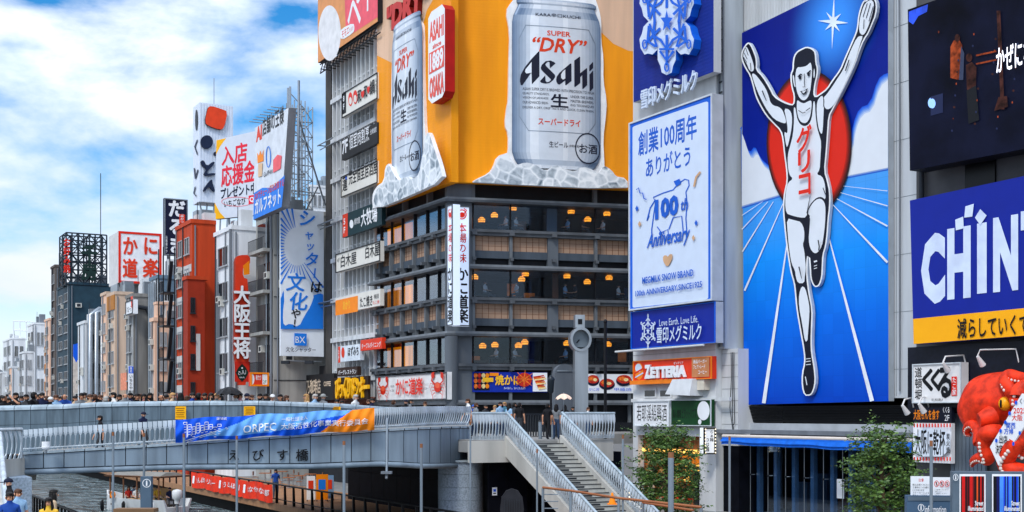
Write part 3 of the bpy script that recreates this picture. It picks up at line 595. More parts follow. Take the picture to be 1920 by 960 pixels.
# ------------------------------------------------------------------ beer billboards above it
def ribbed(name, rgb, sc=9.0, amt=.5):
    m = M(name, rgb, .5, var=.08, scale=.9, streak=.10); n = m.node_tree; b = n.nodes['Principled BSDF']; g = n.nodes.new('ShaderNodeNewGeometry'); k = n.nodes.new('ShaderNodeTexWave'); k.bands_direction = 'X'; k.inputs['Scale'].default_value = sc
    k2 = n.nodes.new('ShaderNodeTexWave'); k2.bands_direction = 'Z'; k2.inputs['Scale'].default_value = 1.6; n.links.new(g.outputs['Position'], k2.inputs[0]); ad = n.nodes.new('ShaderNodeMath'); ad.operation = 'ADD'
    hz_ = n.nodes.new('ShaderNodeMath'); hz_.operation = 'MULTIPLY'; hz_.inputs[1].default_value = .2; n.links.new(k2.outputs[1], hz_.inputs[0]); n.links.new(g.outputs['Position'], k.inputs[0]); n.links.new(k.outputs[1], ad.inputs[0]); n.links.new(hz_.outputs[0], ad.inputs[1]); bp = n.nodes.new('ShaderNodeBump'); bp.inputs['Strength'].default_value = amt; bp.inputs['Distance'].default_value = .05
    n.links.new(ad.outputs[0], bp.inputs['Height']); n.links.new(bp.outputs[0], b.inputs['Normal']); return m
YO = ribbed('billboard_orange', (255, 156, 0), 5.0, .35); PEACH = ribbed('billboard_peach', (236, 196, 164)); SILV = M('can_silver', (208, 216, 226), .26, .72, var=.08, scale=.8); SILD = M('can_grey', (138, 150, 164), .38, .8, var=.1); CUT = M('cutout_white', (236, 238, 240), .5)
ICE = M('ice_print', (186, 196, 204), .1, .0, var=.55, scale=2.6, spec=.6, bump=.5, bscale=2.2)
INK = M('label_ink', (22, 26, 46), .5); LRED = M('label_red', (216, 62, 26), .5)
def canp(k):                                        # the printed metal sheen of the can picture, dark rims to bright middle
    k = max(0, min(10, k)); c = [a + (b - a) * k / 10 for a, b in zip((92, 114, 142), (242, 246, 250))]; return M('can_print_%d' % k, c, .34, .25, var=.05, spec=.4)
ip = bpy.data.materials.new('ice_print'); ip.use_nodes = True; n = ip.node_tree; b = n.nodes['Principled BSDF']; b.inputs['Roughness'].default_value = .25
g = n.nodes.new('ShaderNodeNewGeometry'); nz = n.nodes.new('ShaderNodeTexNoise'); nz.inputs['Scale'].default_value = 1.4; nz.inputs['Detail'].default_value = 5; nz.inputs['Distortion'].default_value = 1.5; n.links.new(g.outputs['Position'], nz.inputs[0])
vo = n.nodes.new('ShaderNodeTexVoronoi'); vo.inputs['Scale'].default_value = 1.35; ad_ = n.nodes.new('ShaderNodeMix'); ad_.data_type = 'RGBA'; ad_.inputs[0].default_value = .12; n.links.new(g.outputs['Position'], ad_.inputs[6]); n.links.new(nz.outputs[1], ad_.inputs[7]); n.links.new(ad_.outputs[2], vo.inputs[0])
bw_ = n.nodes.new('ShaderNodeSeparateColor'); n.links.new(vo.outputs['Color'], bw_.inputs[0]); ma = n.nodes.new('ShaderNodeMath'); ma.operation = 'MULTIPLY_ADD'; ma.inputs[1].default_value = .45; n.links.new(bw_.outputs[0], ma.inputs[0])
mb2 = n.nodes.new('ShaderNodeMath'); mb2.operation = 'MULTIPLY_ADD'; mb2.inputs[1].default_value = .9; mb2.inputs[2].default_value = -.22; n.links.new(nz.outputs[0], mb2.inputs[0]); n.links.new(mb2.outputs[0], ma.inputs[2])
ve = n.nodes.new('ShaderNodeTexVoronoi'); ve.feature = 'DISTANCE_TO_EDGE'; ve.inputs['Scale'].default_value = 1.35; n.links.new(ad_.outputs[2], ve.inputs[0]); er = n.nodes.new('ShaderNodeMapRange'); er.inputs[1].default_value = .0; er.inputs[2].default_value = .12; er.inputs[3].default_value = .35; er.inputs[4].default_value = 0; n.links.new(ve.outputs[0], er.inputs[0]); s3 = n.nodes.new('ShaderNodeMath'); s3.operation = 'ADD'; n.links.new(ma.outputs[0], s3.inputs[0]); n.links.new(er.outputs[0], s3.inputs[1])
rp_ = n.nodes.new('ShaderNodeValToRGB'); e = rp_.color_ramp.elements; e[0].position = .12; e[0].color = (*[lin(x) for x in (96, 112, 124)], 1); e[1].position = .85; e[1].color = (*[lin(x) for x in (240, 244, 247)], 1); q = e.new(.42); q.color = (*[lin(x) for x in (188, 198, 206)], 1); n.links.new(s3.outputs[0], rp_.inputs[0]); n.links.new(rp_.outputs[0], b.inputs['Base Color']); MATS['ice_print2'] = ip
def can(s, cx, hw, yt, yb, bulge):
    """a half round relief can on the sign: outline columns cx-hw..cx+hw at the middle row"""
    P = s.P; o = s.top + .25; a0, a1, zb, zt = s.uv(cx - hw, cx + hw, yt, yb, o); ac, ar = (a0 + a1) / 2, (a1 - a0) / 2; H = zt - zb
    prof = [(0, .80), (.02, .88), (.05, .95), (.09, 1), (.86, 1), (.90, .97), (.94, .90), (.965, .86), (.975, .90), (.99, .90), (1, .84)]; V = []; Fc = []; n_ = 28
    for t, r in prof:
        for i in range(n_ + 1): th = math.pi * i / n_; V.append(P.pt(ac - ar * r * math.cos(th), zb + H * t, o + bulge * r * math.sin(th)))
    for j in range(len(prof) - 1):
        for i in range(n_): q = j * (n_ + 1) + i; Fc.append((q, q + 1, q + n_ + 2, q + n_ + 1))
    m = MB()
    for j in range(len(prof) - 1):
        for i in range(n_):
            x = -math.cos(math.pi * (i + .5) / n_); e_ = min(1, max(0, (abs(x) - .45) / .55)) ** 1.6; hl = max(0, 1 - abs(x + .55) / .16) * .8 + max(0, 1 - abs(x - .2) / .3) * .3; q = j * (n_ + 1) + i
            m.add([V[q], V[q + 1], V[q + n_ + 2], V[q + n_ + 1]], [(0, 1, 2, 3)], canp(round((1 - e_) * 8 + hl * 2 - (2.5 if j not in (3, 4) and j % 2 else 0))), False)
    tr = V[-(n_ + 1):]; m.add(tr, [tuple(range(n_ + 1))], SILD)
    c = m.build('beer_can', s.root)
    def fn(u0, u1, v0, v1, sag=.02):
        def f(u, v, off):
            uu = u0 + (u1 - u0) * u; x = max(-.99, min(.99, uu)); return P.pt(ac + ar * 1.004 * uu, zb + H * (v0 + (v1 - v0) * v) - sag * H * (1 - math.sqrt(1 - x * x)) * -.0, o + bulge * 1.004 * math.sqrt(1 - x * x) + off + .012)
        return f
    mm_ = {}
    def T(t, mat, u0, u1, v0, v1, bold=.0, shear=0):
        f = fn(u0, u1, v0, v1); put_glyph(mm_.setdefault(mat.name, (MB(), mat))[0], mat, glyph(t, bold), (lambda u, v, o_: f(u + shear * (v - .5), v, o_)), 0)
    mm2 = MB()
    T('KARA辛口KUCHI', INK, -.5, .5, .895, .918, .01); T('SUPER', LRED, -.25, .28, .785, .815, .02); T('“DRY”', LRED, -.58, .62, .69, .77, .045, .06);
    LG = [[(118, 620), (130, 545), (190, 430), (300, 290), (405, 175), (422, 170), (422, 575), (303, 705), (298, 525), (285, 527), (155, 720), (130, 715), (118, 660)],
          [(445, 430), (460, 390), (520, 330), (600, 318), (660, 345), (680, 365), (590, 445), (582, 345), (560, 338), (530, 360), (515, 385), (530, 410), (670, 550), (675, 585), (640, 640), (580, 685), (520, 695), (450, 680), (430, 655), (515, 560), (520, 650), (540, 672), (575, 665), (605, 635), (600, 620), (470, 490), (447, 460)],
          [(690, 630), (700, 580), (740, 520), (920, 360), (940, 365), (942, 645), (850, 720), (838, 710), (838, 640), (745, 710), (715, 700), (695, 665)],
          [(987, 310), (1075, 243), (1084, 250), (1086, 515), (1195, 425), (1203, 435), (1205, 705), (1132, 775), (1122, 765), (1120, 545), (1088, 580), (1088, 675), (1000, 745), (988, 735)],
          [(1243, 530), (1300, 465), (1308, 470), (1310, 750), (1255, 808), (1245, 800)], [(1240, 385), (1300, 322), (1307, 330), (1307, 420), (1250, 478), (1240, 472)]]
    HO = [[(297, 345), (297, 520), (215, 530), (195, 500), (205, 460)], [(838, 460), (838, 610), (800, 630), (770, 600), (770, 540), (800, 490)]]
    fl = fn(-1, 1, 0, 1)
    def logo(polys, mat, o):
        k = mm_.setdefault(mat.name, (MB(), mat))[0]
        for p in polys:
            q = []
            for (x0, y0), (x1, y1) in zip(p, p[1:] + p[:1]):
                for w_ in (0, .5): x, y = x0 + (x1 - x0) * w_, y0 + (y1 - y0) * w_; gx_ = 960 + x / 8.73; q.append(((gx_ - 1043) / 83, (318 - (80 + y / 8.73) + .055 * (gx_ - 1043)) / 315))
            k.add([fl((u + 1) / 2, v, o) for u, v in q], fill(q), mat)
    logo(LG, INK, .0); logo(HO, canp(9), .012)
    T('ASAHI SUPER DRY IS BREWED WITH PRECISION TO HIGH', INK, -.78, .82, .455, .472); T('生', INK, -.16, .22, .365, .44, .04); T('QUALITY STANDARDS,', INK, -.78, -.2, .428, .444); T('VISION OF JAPANESE', INK, -.78, -.22, .402, .418); T('OUR ADVANCED BREW-', INK, -.78, -.22, .376, .392)
    T('UNDER THE SUPER-', INK, .28, .82, .424, .440); T('MASTER BREWERS.', INK, .28, .82, .398, .414); T('ING TECHNIQUES', INK, .28, .82, .372, .388); T('DELIVER A DRY, CRISP TASTE AND QUICK, CLEAN FINISH.', INK, -.78, .82, .345, .361)
    T('スーパードライ', LRED, -.44, .5, .255, .295, .04); T('生ビール', INK, -.2, .22, .125, .16, .02); T('(非熱処理)', INK, .24, .48, .128, .146)
    f = fn(-1, 1, 0, 1); k = mm_[INK.name][0]; ring = []
    for i in range(40):
        for r in (.30, .275): ring.append(f(.5 + (.68 + r * math.cos(i / 40 * 6.2832)) / 2, .13 + .31 * r * math.sin(i / 40 * 6.2832), .004))
    k.add(ring, [(2 * i, 2 * i + 1, (2 * i + 3) % 80, (2 * i + 2) % 80) for i in range(40)], INK); T('お酒', INK, .48, .9, .10, .155, .03)
    # label panel outline
    pts = [(-.72, .84), (.70, .84), (.86, .76), (.86, .28), (.68, .215), (-.66, .215), (-.86, .30), (-.86, .76)]
    g_ = MB(); P2 = []
    for (x0, y0), (x1, y1) in zip(pts, pts[1:] + pts[:1]):
        for i in range(9): t = i / 9; P2.append((x0 + (x1 - x0) * t, y0 + (y1 - y0) * t))
    n3 = len(P2); V3 = [f((x + 1) / 2, y, 0) for x, y in P2] + [f((x * .985 + 1) / 2, .52 + (y - .52) * .988, 0) for x, y in P2]
    g_.add(V3, [(i, (i + 1) % n3, n3 + (i + 1) % n3, n3 + i) for i in range(n3)], SILD); g_.build('label_border', c)
    for mb, mat in mm_.values(): mb.build('lettering', c)
    return c
def ice(s, spots, mat=ICE):
    m = MB()
    for px, py, r in spots:
        o = s.top + .15; q = s.P.sz(px, py, o); rr = r / F * 80; c = s.P.pt(q[0], q[1], o); V = []; Fc = []
        bm = bmesh.new(); bmesh.ops.create_icosphere(bm, subdivisions=2, radius=1); rot = Matrix.Rotation(random.random() * 6, 3, Vector((random.random(), random.random(), random.random() + .1)).normalized())
        sx = [random.uniform(.75, 1.2) for _ in range(3)]
        for v in bm.verts:
            p = v.co.copy(); p = Vector([t * k * random.uniform(.88, 1.1) for t, k in zip(p, sx)]); p = rot @ p
            p2 = c + Vector((s.P.d.x, s.P.d.y, 0)) * p.x * rr + Vector((0, 0, 1)) * p.z * rr * .8 + Vector((s.P.o.x, s.P.o.y, 0)) * p.y * .25; V.append(p2)
        for f in bm.faces: Fc.append(tuple(v.index for v in f.verts))
        bm.free(); m.add(V, Fc, mat, False)
    return build_each(m, 'ice_lump', s.root)
# right face
s = Sign('beer_billboard', 'giant orange beer billboard facing the street with a silver can standing in ice', 'billboard', PR, None, poly=[(846, -130), (1300, -130), (1300, 361), (846, 341)], off=.25, thick=.5, face=YO, side=YO)
s.poly([(1089, -130)] + [(1089 + 2, 0), (1105, 30), (1125, 58), (1150, 82), (1178, 95), (1210, 99), (1300, 90), (1300, -130)], PEACH)
can_out = smooth_poly([(948, 20), (960, 2), (985, -30), (1105, -30), (1122, 12), (1128, 40), (1127, 75), (1132, 110), (1131, 150), (1138, 190), (1136, 220), (1131, 260), (1133, 300), (1134, 325), (1150, 330), (1176, 334), (1178, 357), (886, 342), (888, 338), (916, 325), (925, 312), (931, 293), (950, 287), (953, 284), (953, 250), (946, 235), (950, 200), (953, 190), (954, 110), (956, 60)], 1)
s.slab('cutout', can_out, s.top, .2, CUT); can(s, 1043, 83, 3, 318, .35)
def ice_cut(s, poly, o):
    p = smooth_poly(poly, 1); s.slab('ice', [(x, y) for x, y in p], o, .28, ip, CUT)
ice_cut(s, [(890, 339), (917, 327), (926, 315), (932, 297), (948, 288), (958, 298), (968, 310), (985, 304), (1003, 308), (1024, 322), (1040, 308), (1062, 318), (1078, 322), (1092, 312), (1112, 318), (1122, 326), (1132, 310), (1146, 318), (1156, 332), (1176, 338), (1177, 356), (888, 342)], s.top + .62)
m = MB(); m.pbox(PR, PR.s(846), LR, 20.95, 21.35, .25, .95, CUT); s.done()
# left face
s = Sign('beer_billboard', 'giant orange beer billboard on the canal side with a narrow silver can and red lettering', 'billboard', PL, None, poly=[(707, -130), (846, -130), (846, 341), (725, 385), (707, 392)], off=.25, thick=.5, face=YO, side=YO)
s.poly([(707, -130), (846, -130), (846, -60), (800, 20), (795, 40), (770, 92), (735, 118), (707, 104)], PEACH)
co = smooth_poly([(736, 60), (745, 42), (760, 32), (778, 30), (790, 42), (792, 60), (793, 150), (797, 260), (802, 246), (812, 270), (826, 310), (833, 340), (700, 398), (697, 368), (705, 350), (720, 340), (722, 312), (731, 305), (735, 330), (733, 200)], 1)
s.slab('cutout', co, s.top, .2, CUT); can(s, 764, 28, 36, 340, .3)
ice_cut(s, [(703, 394), (700, 372), (708, 352), (720, 345), (724, 318), (730, 308), (738, 326), (748, 340), (760, 330), (775, 336), (786, 326), (791, 296), (800, 250), (804, 248), (812, 272), (824, 308), (831, 338), (765, 368)], s.top + .5)
DRYR = M('dry_red', (196, 32, 16), .4); s.text('"DRY"', 724, 800, -12, 38, DRYR, .06, .35, .1, smat=M('dry_side', (110, 14, 8), .5)); s.done()
s = Sign('anniversary_plate', 'red and white octagonal plate reading ASAHI since 1889 OSAKA beside the narrow can', 'sign', PL, None, poly=[(803, 35), (809, 22), (829, 8), (834, 16), (834, 170), (829, 182), (810, 194), (803, 186)], off=.8, thick=.7, face=WHITE, side=M('plate_side', (178, 20, 10), .5))
PR_ = M('plate_red', (228, 88, 76), .5)
s.text('ASAHI', 805, 832, 34, 74, PR_, .04); s.text('since', 811, 827, 79, 88, PR_, .03); s.rect(804.5, 832.5, 92, 132, PR_); s.text('1889', 806, 831, 94, 130, WHITE, .04); s.text('OSAKA', 805, 832, 139, 180, PR_, .04); s.done()
m = MB()
# ------------------------------------------------------------------ milk billboard building
PM = PA(41.4); PG = PA(42.9); PX = PA(41.5)
ms = lambda px, off=0: PM.s(px, off)
mk = thing('slim_building', 'slim pale grey building with stacked milk billboards over a ramen shop', 'building', PM.pt(ms(1260), 1, 0))
m = MB(); sl0, sl1 = ms(1187), ms(1342); m.pbox(PM, sl0, sl1, 4.95, 46, -9, 0, PALE)
m.pbox(PM, sl0, sl0 + .5, 1, 4.95, -9, 0, PALE); m.pbox(PM, sl1 - 1.4, sl1, 1, 4.95, -9, 0, PALE); m.pbox(PM, sl0 + .5, sl1 - 1.4, 1, 4.95, -9, -3.5, PALE); m.build('wall', mk)
m = MB(); m.pbox(PM, sl1 + .02, sl1 + .55, 9.6, 46, -1.4, -.15, M('flank_grey', (176, 184, 190), .7, streak=.1)); m.pbox(PM, sl1 + .02, sl1 + 1.35, 4.5, 9.58, -3, -.4, PALE); m.build('flank', mk); m = MB(); m.pbox(PM, sl1 + .02, sl1 + 1.3, 1, 4.49, -3, -.5, M('black_tile', (14, 16, 24), .3)); m.build('dark_panel', mk)
m = MB()
for i in range(62): z = 9.9 + i * .55; m.pbox(PM, sl1 + .18, sl1 + .5, z, z + .05, -.14, -.05, DARKST)
for q in (.16, .5): m.pbox(PM, sl1 + q, sl1 + q + .04, 9.7, 46, -.14, -.04, GREYM)
m.build('ladder', mk); m = MB(); SEAM2 = M('wall_seam', (132, 134, 134), .9)
for k in range(8): m.pbox(PM, sl1 + .02, sl1 + 1.36, 5 + k * .62, 5.015 + k * .62, -.4, -.385, SEAM2)
for z in (8.6, 9.55): m.pbox(PM, sl0, sl1, z, z + .02, .0, .015, SEAM2)
m.build('wall_seam', mk); m = MB()
for k in range(3): m.tube([PM.pt(sl1 + .9 + .12 * k, 9.4, -.3), PM.pt(sl1 + .95 + .1 * k, 8, -.28), PM.pt(sl1 + .8 + .2 * k, 6.5 - k * .4, -.3), PM.pt(sl1 + 1.1, 5 + k * .3, -.3)], .018, BLACK, 4)
m.build('cable', mk)
m = MB(); m.pbox(PG, PG.s(1364), PG.s(1384), 3.2, 46, -2, -.1, M('gap_dark', (40, 56, 62), .8)); m.tube([PG.pt(PG.s(1380), 4, .12), PG.pt(PG.s(1380), 46, .12)], .09, GREYM); m.build('drainpipe', mk)
m = MB()
for x0, x1 in ((1209, 1232), (1238, 1261)): 
    q0, z0 = PM.sz(x0, 729); q1, z1 = PM.sz(x1, 746); m.pbox(PM, q0, q1, z1, z0, .0, .08, PALE); m.pbox(PM, q0 + .12, q1 - .12, z1 + .1, z0 - .1, .081, .1, GLASSD)
m.build('window', mk)
m = MB(); m.pbox(PM, sl0, sl1 + 1.3, *sorted((PM.sz(1190, 754)[1], PM.sz(1190, 748)[1])), .0, .14, PALE); m.build('string_course', mk)
MBLUE = M('milk_blue', (8, 36, 150), .45, var=.05); RIBB = ribbed('ribbed_blue', (6, 50, 165), 14, .8); MB2 = M('milk_blue_frame', (20, 98, 214), .45, var=.04); PB = M('milk_pale', (206, 220, 240), .5, var=.03); LB = M('milk_light', (140, 190, 240), .5)
s = Sign('milk_sign', 'ribbed blue billboard with a giant pale snowflake emblem above the anniversary billboard', 'billboard', PM, 1188, 1338, -70, 192, .2, .5, RIBB, None, side=PALE)
def flake(s, cx, cy, rx, ry, mat, back, ext):
    if back:
        for k in range(6):
            a = math.pi / 2 + k * math.pi / 3; ca, sa = math.cos(a), math.sin(a); q = []
            for u, v in ((.0, -.2), (.35, -.26), (.5, -.36), (.86, -.36), (1.0, -.25), (1.14, -.2), (1.2, 0), (1.14, .2), (1.0, .25), (.86, .36), (.5, .36), (.35, .26), (.0, .2)): q.append((cx + (u * ca - v * sa) * rx, cy - (u * sa + v * ca) * ry))
            s.poly(q, back, ext, smat=MB2)
    e2 = ext
    for k in range(6):
        a = math.pi / 2 + k * math.pi / 3; ca, sa = math.cos(a), math.sin(a); T = lambda u, v: (cx + (u * ca - v * sa) * rx, cy - (u * sa + v * ca) * ry); L = .07 * rx * (1.5 if back else 2)
        s.top += e2
        s.line([T(.3, 0), T(.98, 0)], L, mat); s.line([T(.40, .26), T(.62, 0), T(.40, -.26)], L, mat); s.line([T(.62, .30), T(.62, -.30)], L * .8, mat) if back else None; s.line([T(.66, .27), T(.88, 0), T(.66, -.27)], L, mat); s.ring(*T(1.02, 0), rx * .11, ry * .11, L * .6, mat, 16)
        s.top -= e2
    s.top += e2
    st = [(cx + rx * (.26 if i % 2 == 0 else .11) * math.sin(i * math.pi / 5), cy - ry * (.26 if i % 2 == 0 else .11) * math.cos(i * math.pi / 5)) for i in range(10)]
    s.poly(st, mat); s.top -= e2
flake(s, 1250, 40, 47, 84, MB2, PB, .5)
s.text('雪印メグミルク', 1201, 1305, 149, 186, PB, .03, .12); s.done()
s = Sign('anniversary_billboard', 'white billboard in a blue frame with a cow line drawing and anniversary lettering', 'billboard', PM, 1180, 1336, 231, 583, .2, .7, MB2, M('frame_pale', (200, 208, 214), .5), .09, side=M('box_grey', (178, 184, 190), .6))
s.poly(smooth_poly([(1186, 243), (1186, 570), (1186, 577), (1196, 576), (1320, 562), (1328, 560), (1328, 552), (1328, 198), (1328, 190), (1318, 192), (1196, 234), (1186, 238)], 1), PB)
MI = M('milk_ink', (22, 92, 200), .5); GO = M('milk_gold', (206, 164, 126), .5)
s.text('創業100周年', 1197, 1306, 230, 276, MI, .035); s.text('ありがとう', 1211, 1294, 285, 321, MI, .03)
s.line([(1222, 445), (1222, 430), (1226, 400), (1229, 380), (1225, 370), (1243, 362), (1262, 356), (1272, 344), (1284, 336), (1291, 338), (1292, 348), (1286, 360), (1288, 380), (1286, 410), (1288, 440)], 2.2, MI); s.line([(1229, 374), (1219, 390), (1213, 414), (1217, 404)], 2.4, MI); s.line([(1232, 425), (1240, 436), (1252, 430), (1254, 450)], 2, MI); s.line([(1254, 430), (1262, 408), (1278, 405), (1281, 436)], 2, MI); s.line([(1244, 445), (1240, 437)], 2, MI)
s.poly([(1263, 340), (1274, 335), (1277, 344), (1268, 350)], MI)
s.text('100', 1228, 1272, 369, 408, MI, .05); s.text('th', 1276, 1290, 372, 394, MI, .02, 0, .15); s.text('Anniversary', 1214, 1292, 430, 466, MI, .02, 0, .3)
s.poly(smooth_poly([(1251, 502), (1243, 490), (1243, 480), (1249, 478), (1252, 482), (1256, 476), (1261, 477), (1260, 487)], 1), GO); s.line([(1301, 350), (1305, 332), (1313, 322)], 3.5, GO)
for cx, cy, k in ((1194, 391, MI), (1305, 418, MI), (1199, 420, GO), (1300, 446, GO), (1238, 438, MI)): s.poly([(cx, cy - 6), (cx + 3, cy), (cx, cy + 6), (cx - 3, cy)], k)
s.line([(1193, 356), (1197, 352), (1200, 362), (1205, 362), (1207, 372), (1212, 374)], 2, MI)
s.text('MEGMILK SNOW BRAND', 1204, 1300, 512, 525, MI, .02); s.text('100th ANNIVERSARY,SINCE1925', 1191, 1316, 536, 549, MI, .02); s.done()
s = Sign('milk_sign', 'low blue sign with a small white snowflake, below the anniversary billboard', 'sign', PM, 1184, 1342, 585, 655, .2, .5, MBLUE, MB2, .05, side=M('box_grey', (178, 184, 190), .6))
flake(s, 1215, 621, 14, 29, PB, None, 0); s.text('Love Earth. Love Life.', 1236, 1309, 595, 608, PB, .0); s.text('雪印メグミルク', 1231, 1315, 610, 640, PB, .03); s.done()
m = MB(); z = PM.sz(1184, 660)[1]; m.tube([PM.pt(ms(1178), z + .0, .9), PM.pt(ms(1345), z, .9)], .06, PALE)
for q in (1200, 1240, 1290): m.tube([PM.pt(ms(q), z, .9), PM.pt(ms(q), z + .1, 0)], .05, STEEL)
m.build('sign_rail', mk)
ZR = M('burger_red', (226, 56, 22), .5); ZO = M('burger_orange', (248, 132, 30), .5)
s = Sign('burger_sign', 'red burger shop sign reading ZETTERIA with a striped ball', 'sign', PM, 1188, 1335, 677, 716, .1, .3, ZR, ZO, .05)
s.rect(1182, 1272, 712, 720, ZO, .05); s.ell(1198, 696, 8, 16, ZO); s.ell(1197, 690, 6, 8, PB); s.line([(1190, 700), (1206, 691)], 3, ZR); s.line([(1191, 708), (1206, 699)], 2.4, PB)
s.text('Z', 1208, 1219, 684, 710, WHITE, .06, .1); s.text('ETTERIA', 1219, 1285, 686, 708, WHITE, .06, .1); s.text('ゼッテリア', 1263, 1281, 678, 683, WHITE, .02); s.rect(1297, 1330, 670, 707, M('burger_tan', (196, 128, 84), .6))
s.text('絶品バーガー', 1300, 1325, 674, 681, WHITE, .03); s.text('フェアトレード', 1300, 1322, 684, 691, WHITE, .03); s.text('コーヒー', 1309, 1325, 694, 701, WHITE, .03); s.done()
t = thing('air_duct', 'white metal exhaust hood on the wall below the burger sign', 'vent', PM.pt(ms(1300), 7.6, .2)); m = MB(); a0, z1 = PM.sz(1272, 712); a1, z0 = PM.sz(1318, 742)
m.hexa([PM.pt(a0, z0 + .1, .9), PM.pt(a1, z0, .9), PM.pt(a1, z0, 0), PM.pt(a0, z0 + .1, 0), PM.pt(a0 + .4, z1, .7), PM.pt(a1, z1, .7), PM.pt(a1, z1, 0), PM.pt(a0 + .4, z1, 0)], M('hood_white', (206, 210, 214), .5)); m.build('hood', t); m = MB(); m.pbox(PM, a1 + .02, a1 + .6, z0 + .3, z1 - .05, .0, .4, M('hood_cream', (214, 206, 190), .5)); m.build('meter_box', t)
s = Sign('liquor_sign', 'white signboard with black lettering beside the green signboard', 'sign', PM, 1189, 1256, 752, 799, .15, .2, WHITE, M('frame_pale', (200, 208, 214), .5), .05); s.text('若耶溪紹興酒', 1194, 1250, 758, 790, BLACK, 0); s.done()
GRN = M('sign_green', (20, 66, 34), .6)
s = Sign('green_sign', 'dark green signboard with a big white disc beside the white liquor signboard', 'sign', PM, 1258, 1334, 750, 798, .15, .2, GRN, M('frame_pale', (200, 208, 214), .5), .04); s.text('ピタットハウス', 1279, 1305, 765, 785, BLACK, .03); s.text('個人情報', 1261, 1277, 768, 783, M('sign_deep_green', (14, 36, 20), .6), .04); s.ell(1319, 770, 11.5, 18, WHITE); s.ell(1312, 791, 3.2, 5, WHITE); s.done()  # two of the marks are darker green lettering and a white disc
# ramen shop front under it
WOOD = M('shop_wood', (150, 88, 44), .6, var=.25, scale=3, streak=.2); WARM = M('shop_light', (255, 176, 84), .6, emit=1.6, var=.4, scale=1.3)
t = thing('shopfront', 'warm lit wooden ramen shop front behind the street tree', 'shop front', PM.pt(ms(1260), 1, -.5)); m = MB(); a0, a1 = sl0 + .52, sl1 - 1.42
m.pbox(PM, a0, a1, 1.0, 4.93, -3.4, -3.2, WOOD); m.build('back_wall', t); m = MB(); m.pbox(PM, a0, a1, 4.0, 4.2, -1.2, -.3, WARM); m.pbox(PM, a0 + .2, a1 - .2, 2.2, 3.9, -3.15, -3.1, WARM); m.build('lit_panel', t)
m = MB()
for q in [a0 + (a1 - a0) * k / 5 for k in range(6)]: m.pbox(PM, q - .08 + (.1 if q == a0 else 0), q + .08 - (.1 if q == a1 else 0), 1.0, 4.2, -.6, -.4, WOOD)
m.pbox(PM, a0, a1, 4.21, 4.9, -.7, -.35, WOOD); m.pbox(PM, a0, a1, 3.1, 3.25, -.58, -.42, WOOD); m.build('frame', t)
m = MB(); m.pbox(PM, a1 - 2.4, a1 - .3, 3.4, 4.0, -.34, -.3, ZO); m.build('noren_cloth', t); m = MB(); m.pbox(PM, a1 - 1.4, a1 - .4, 1.0, 3.05, -.5, -.46, GLASSD); m.build('door', t)
m = MB(); m.pbox(PM, a1 - 3.2, a1 - .2, *sorted((PM.sz(1300, 934)[1], PM.sz(1300, 937)[1])), .3, .35, RED); m.build('rope', t)
LBX = M('lightbox_warm', (230, 234, 236), .4, emit=.3, var=.02)
for px0, px1, y0, y1, lb, tx in ((1319, 1341, 802, 852, 'small vertical noodle lightbox on the wall at the right of the shop front', ('らぁ麺', 'つけ麺')), (1176, 1202, 905, 966, 'standing noodle shop lightbox in a black bulb frame left of the street tree', ('らぁ麺', 'はやし田', 'RAMEN'))):
    s = Sign('noodle_sign', lb, 'sign', PS(-ms(1342) - .02) if px0 > 1300 else PS(49.5), px0, px1, y0, y1, .0, .3, LBX, BLACK, .07)
    w_ = px1 - px0; c = (px0 + px1) / 2
    if len(tx) == 2: s.vtext(tx[0], c + 1, c + 8, y0 + 4, y0 + 26, BLACK, .02); s.vtext(tx[1], c - 7, c, y0 + 18, y1 - 5, BLACK, .02)
    else: s.vtext(tx[1], c - 6, c + 6, y0 + 10, y1 - 2, BLACK, .03); s.vtext(tx[0], c - 2, c + 4, y0 + 3, y0 + 11, BLACK, 0); s.vtext(tx[2], c + 6, c + 10, y0 + 20, y1 - 8, BLACK, 0); s.vtext('HAYASHIDA', c - 10, c - 6, y0 + 8, y1 - 2, BLACK, 0)
    s.done(); m = MB(); P = s.P; b0, b1, z0, z1 = s.box
    for k in range(8):
        for q in (b0, b1): m.ell(P.pt(q + (.06 if q == b0 else -.06), z0 + (z1 - z0) * (k + .5) / 8, .4), (.035, .035, .035), M('bulb', (255, 230, 190), .4, emit=1.5), 6, 4)
    m.build('bulb', s.root)
    if px0 < 1300: m = MB(); m.pbox(P, b0 + .1, b1 - .1, 1.0, z0 + .05, .05, .25, BLACK); m.build('stand', s.root)
# ------------------------------------------------------------------ the runner billboard and its building
gs = lambda px, off=0: PG.s(px, off)
gb = thing('billboard_building', 'tall pale building carrying the runner billboard, with a glass ground floor under a blue awning', 'building', PG.pt(gs(1530), 1, 0))
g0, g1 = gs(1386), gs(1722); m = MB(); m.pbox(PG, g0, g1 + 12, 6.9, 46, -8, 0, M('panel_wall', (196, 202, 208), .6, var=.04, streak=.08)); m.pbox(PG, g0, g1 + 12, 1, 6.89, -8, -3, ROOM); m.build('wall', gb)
m = MB()
for i in range(46): q = g0 + .1 + i * .12; m.pbox(PG, q, q + .05, PG.sz(1391, 62)[1] + .05, 46, .0, .05, PALE)
m.build('ribbed_panel', gb)
m = MB(); SEAM = M('panel_seam', (128, 136, 142), .8)
for k in range(14): m.pbox(PG, gs(1664) + .1, g1 + 2, 8.2 + k * 2.6, 8.22 + k * 2.6, 0, .012, SEAM)
for q in (gs(1664) + .55, gs(1664) + 1.75): m.pbox(PG, q, q + .02, 7, 46, .0, .013, SEAM)
m.build('panel_seam', gb); m = MB(); m.tube([PG.pt(gs(1690), 7.2, .1), PG.pt(gs(1690), 20, .1), PG.pt(gs(1688), 30, .1)], .04, GREYM, 6); m.build('cable', gb)
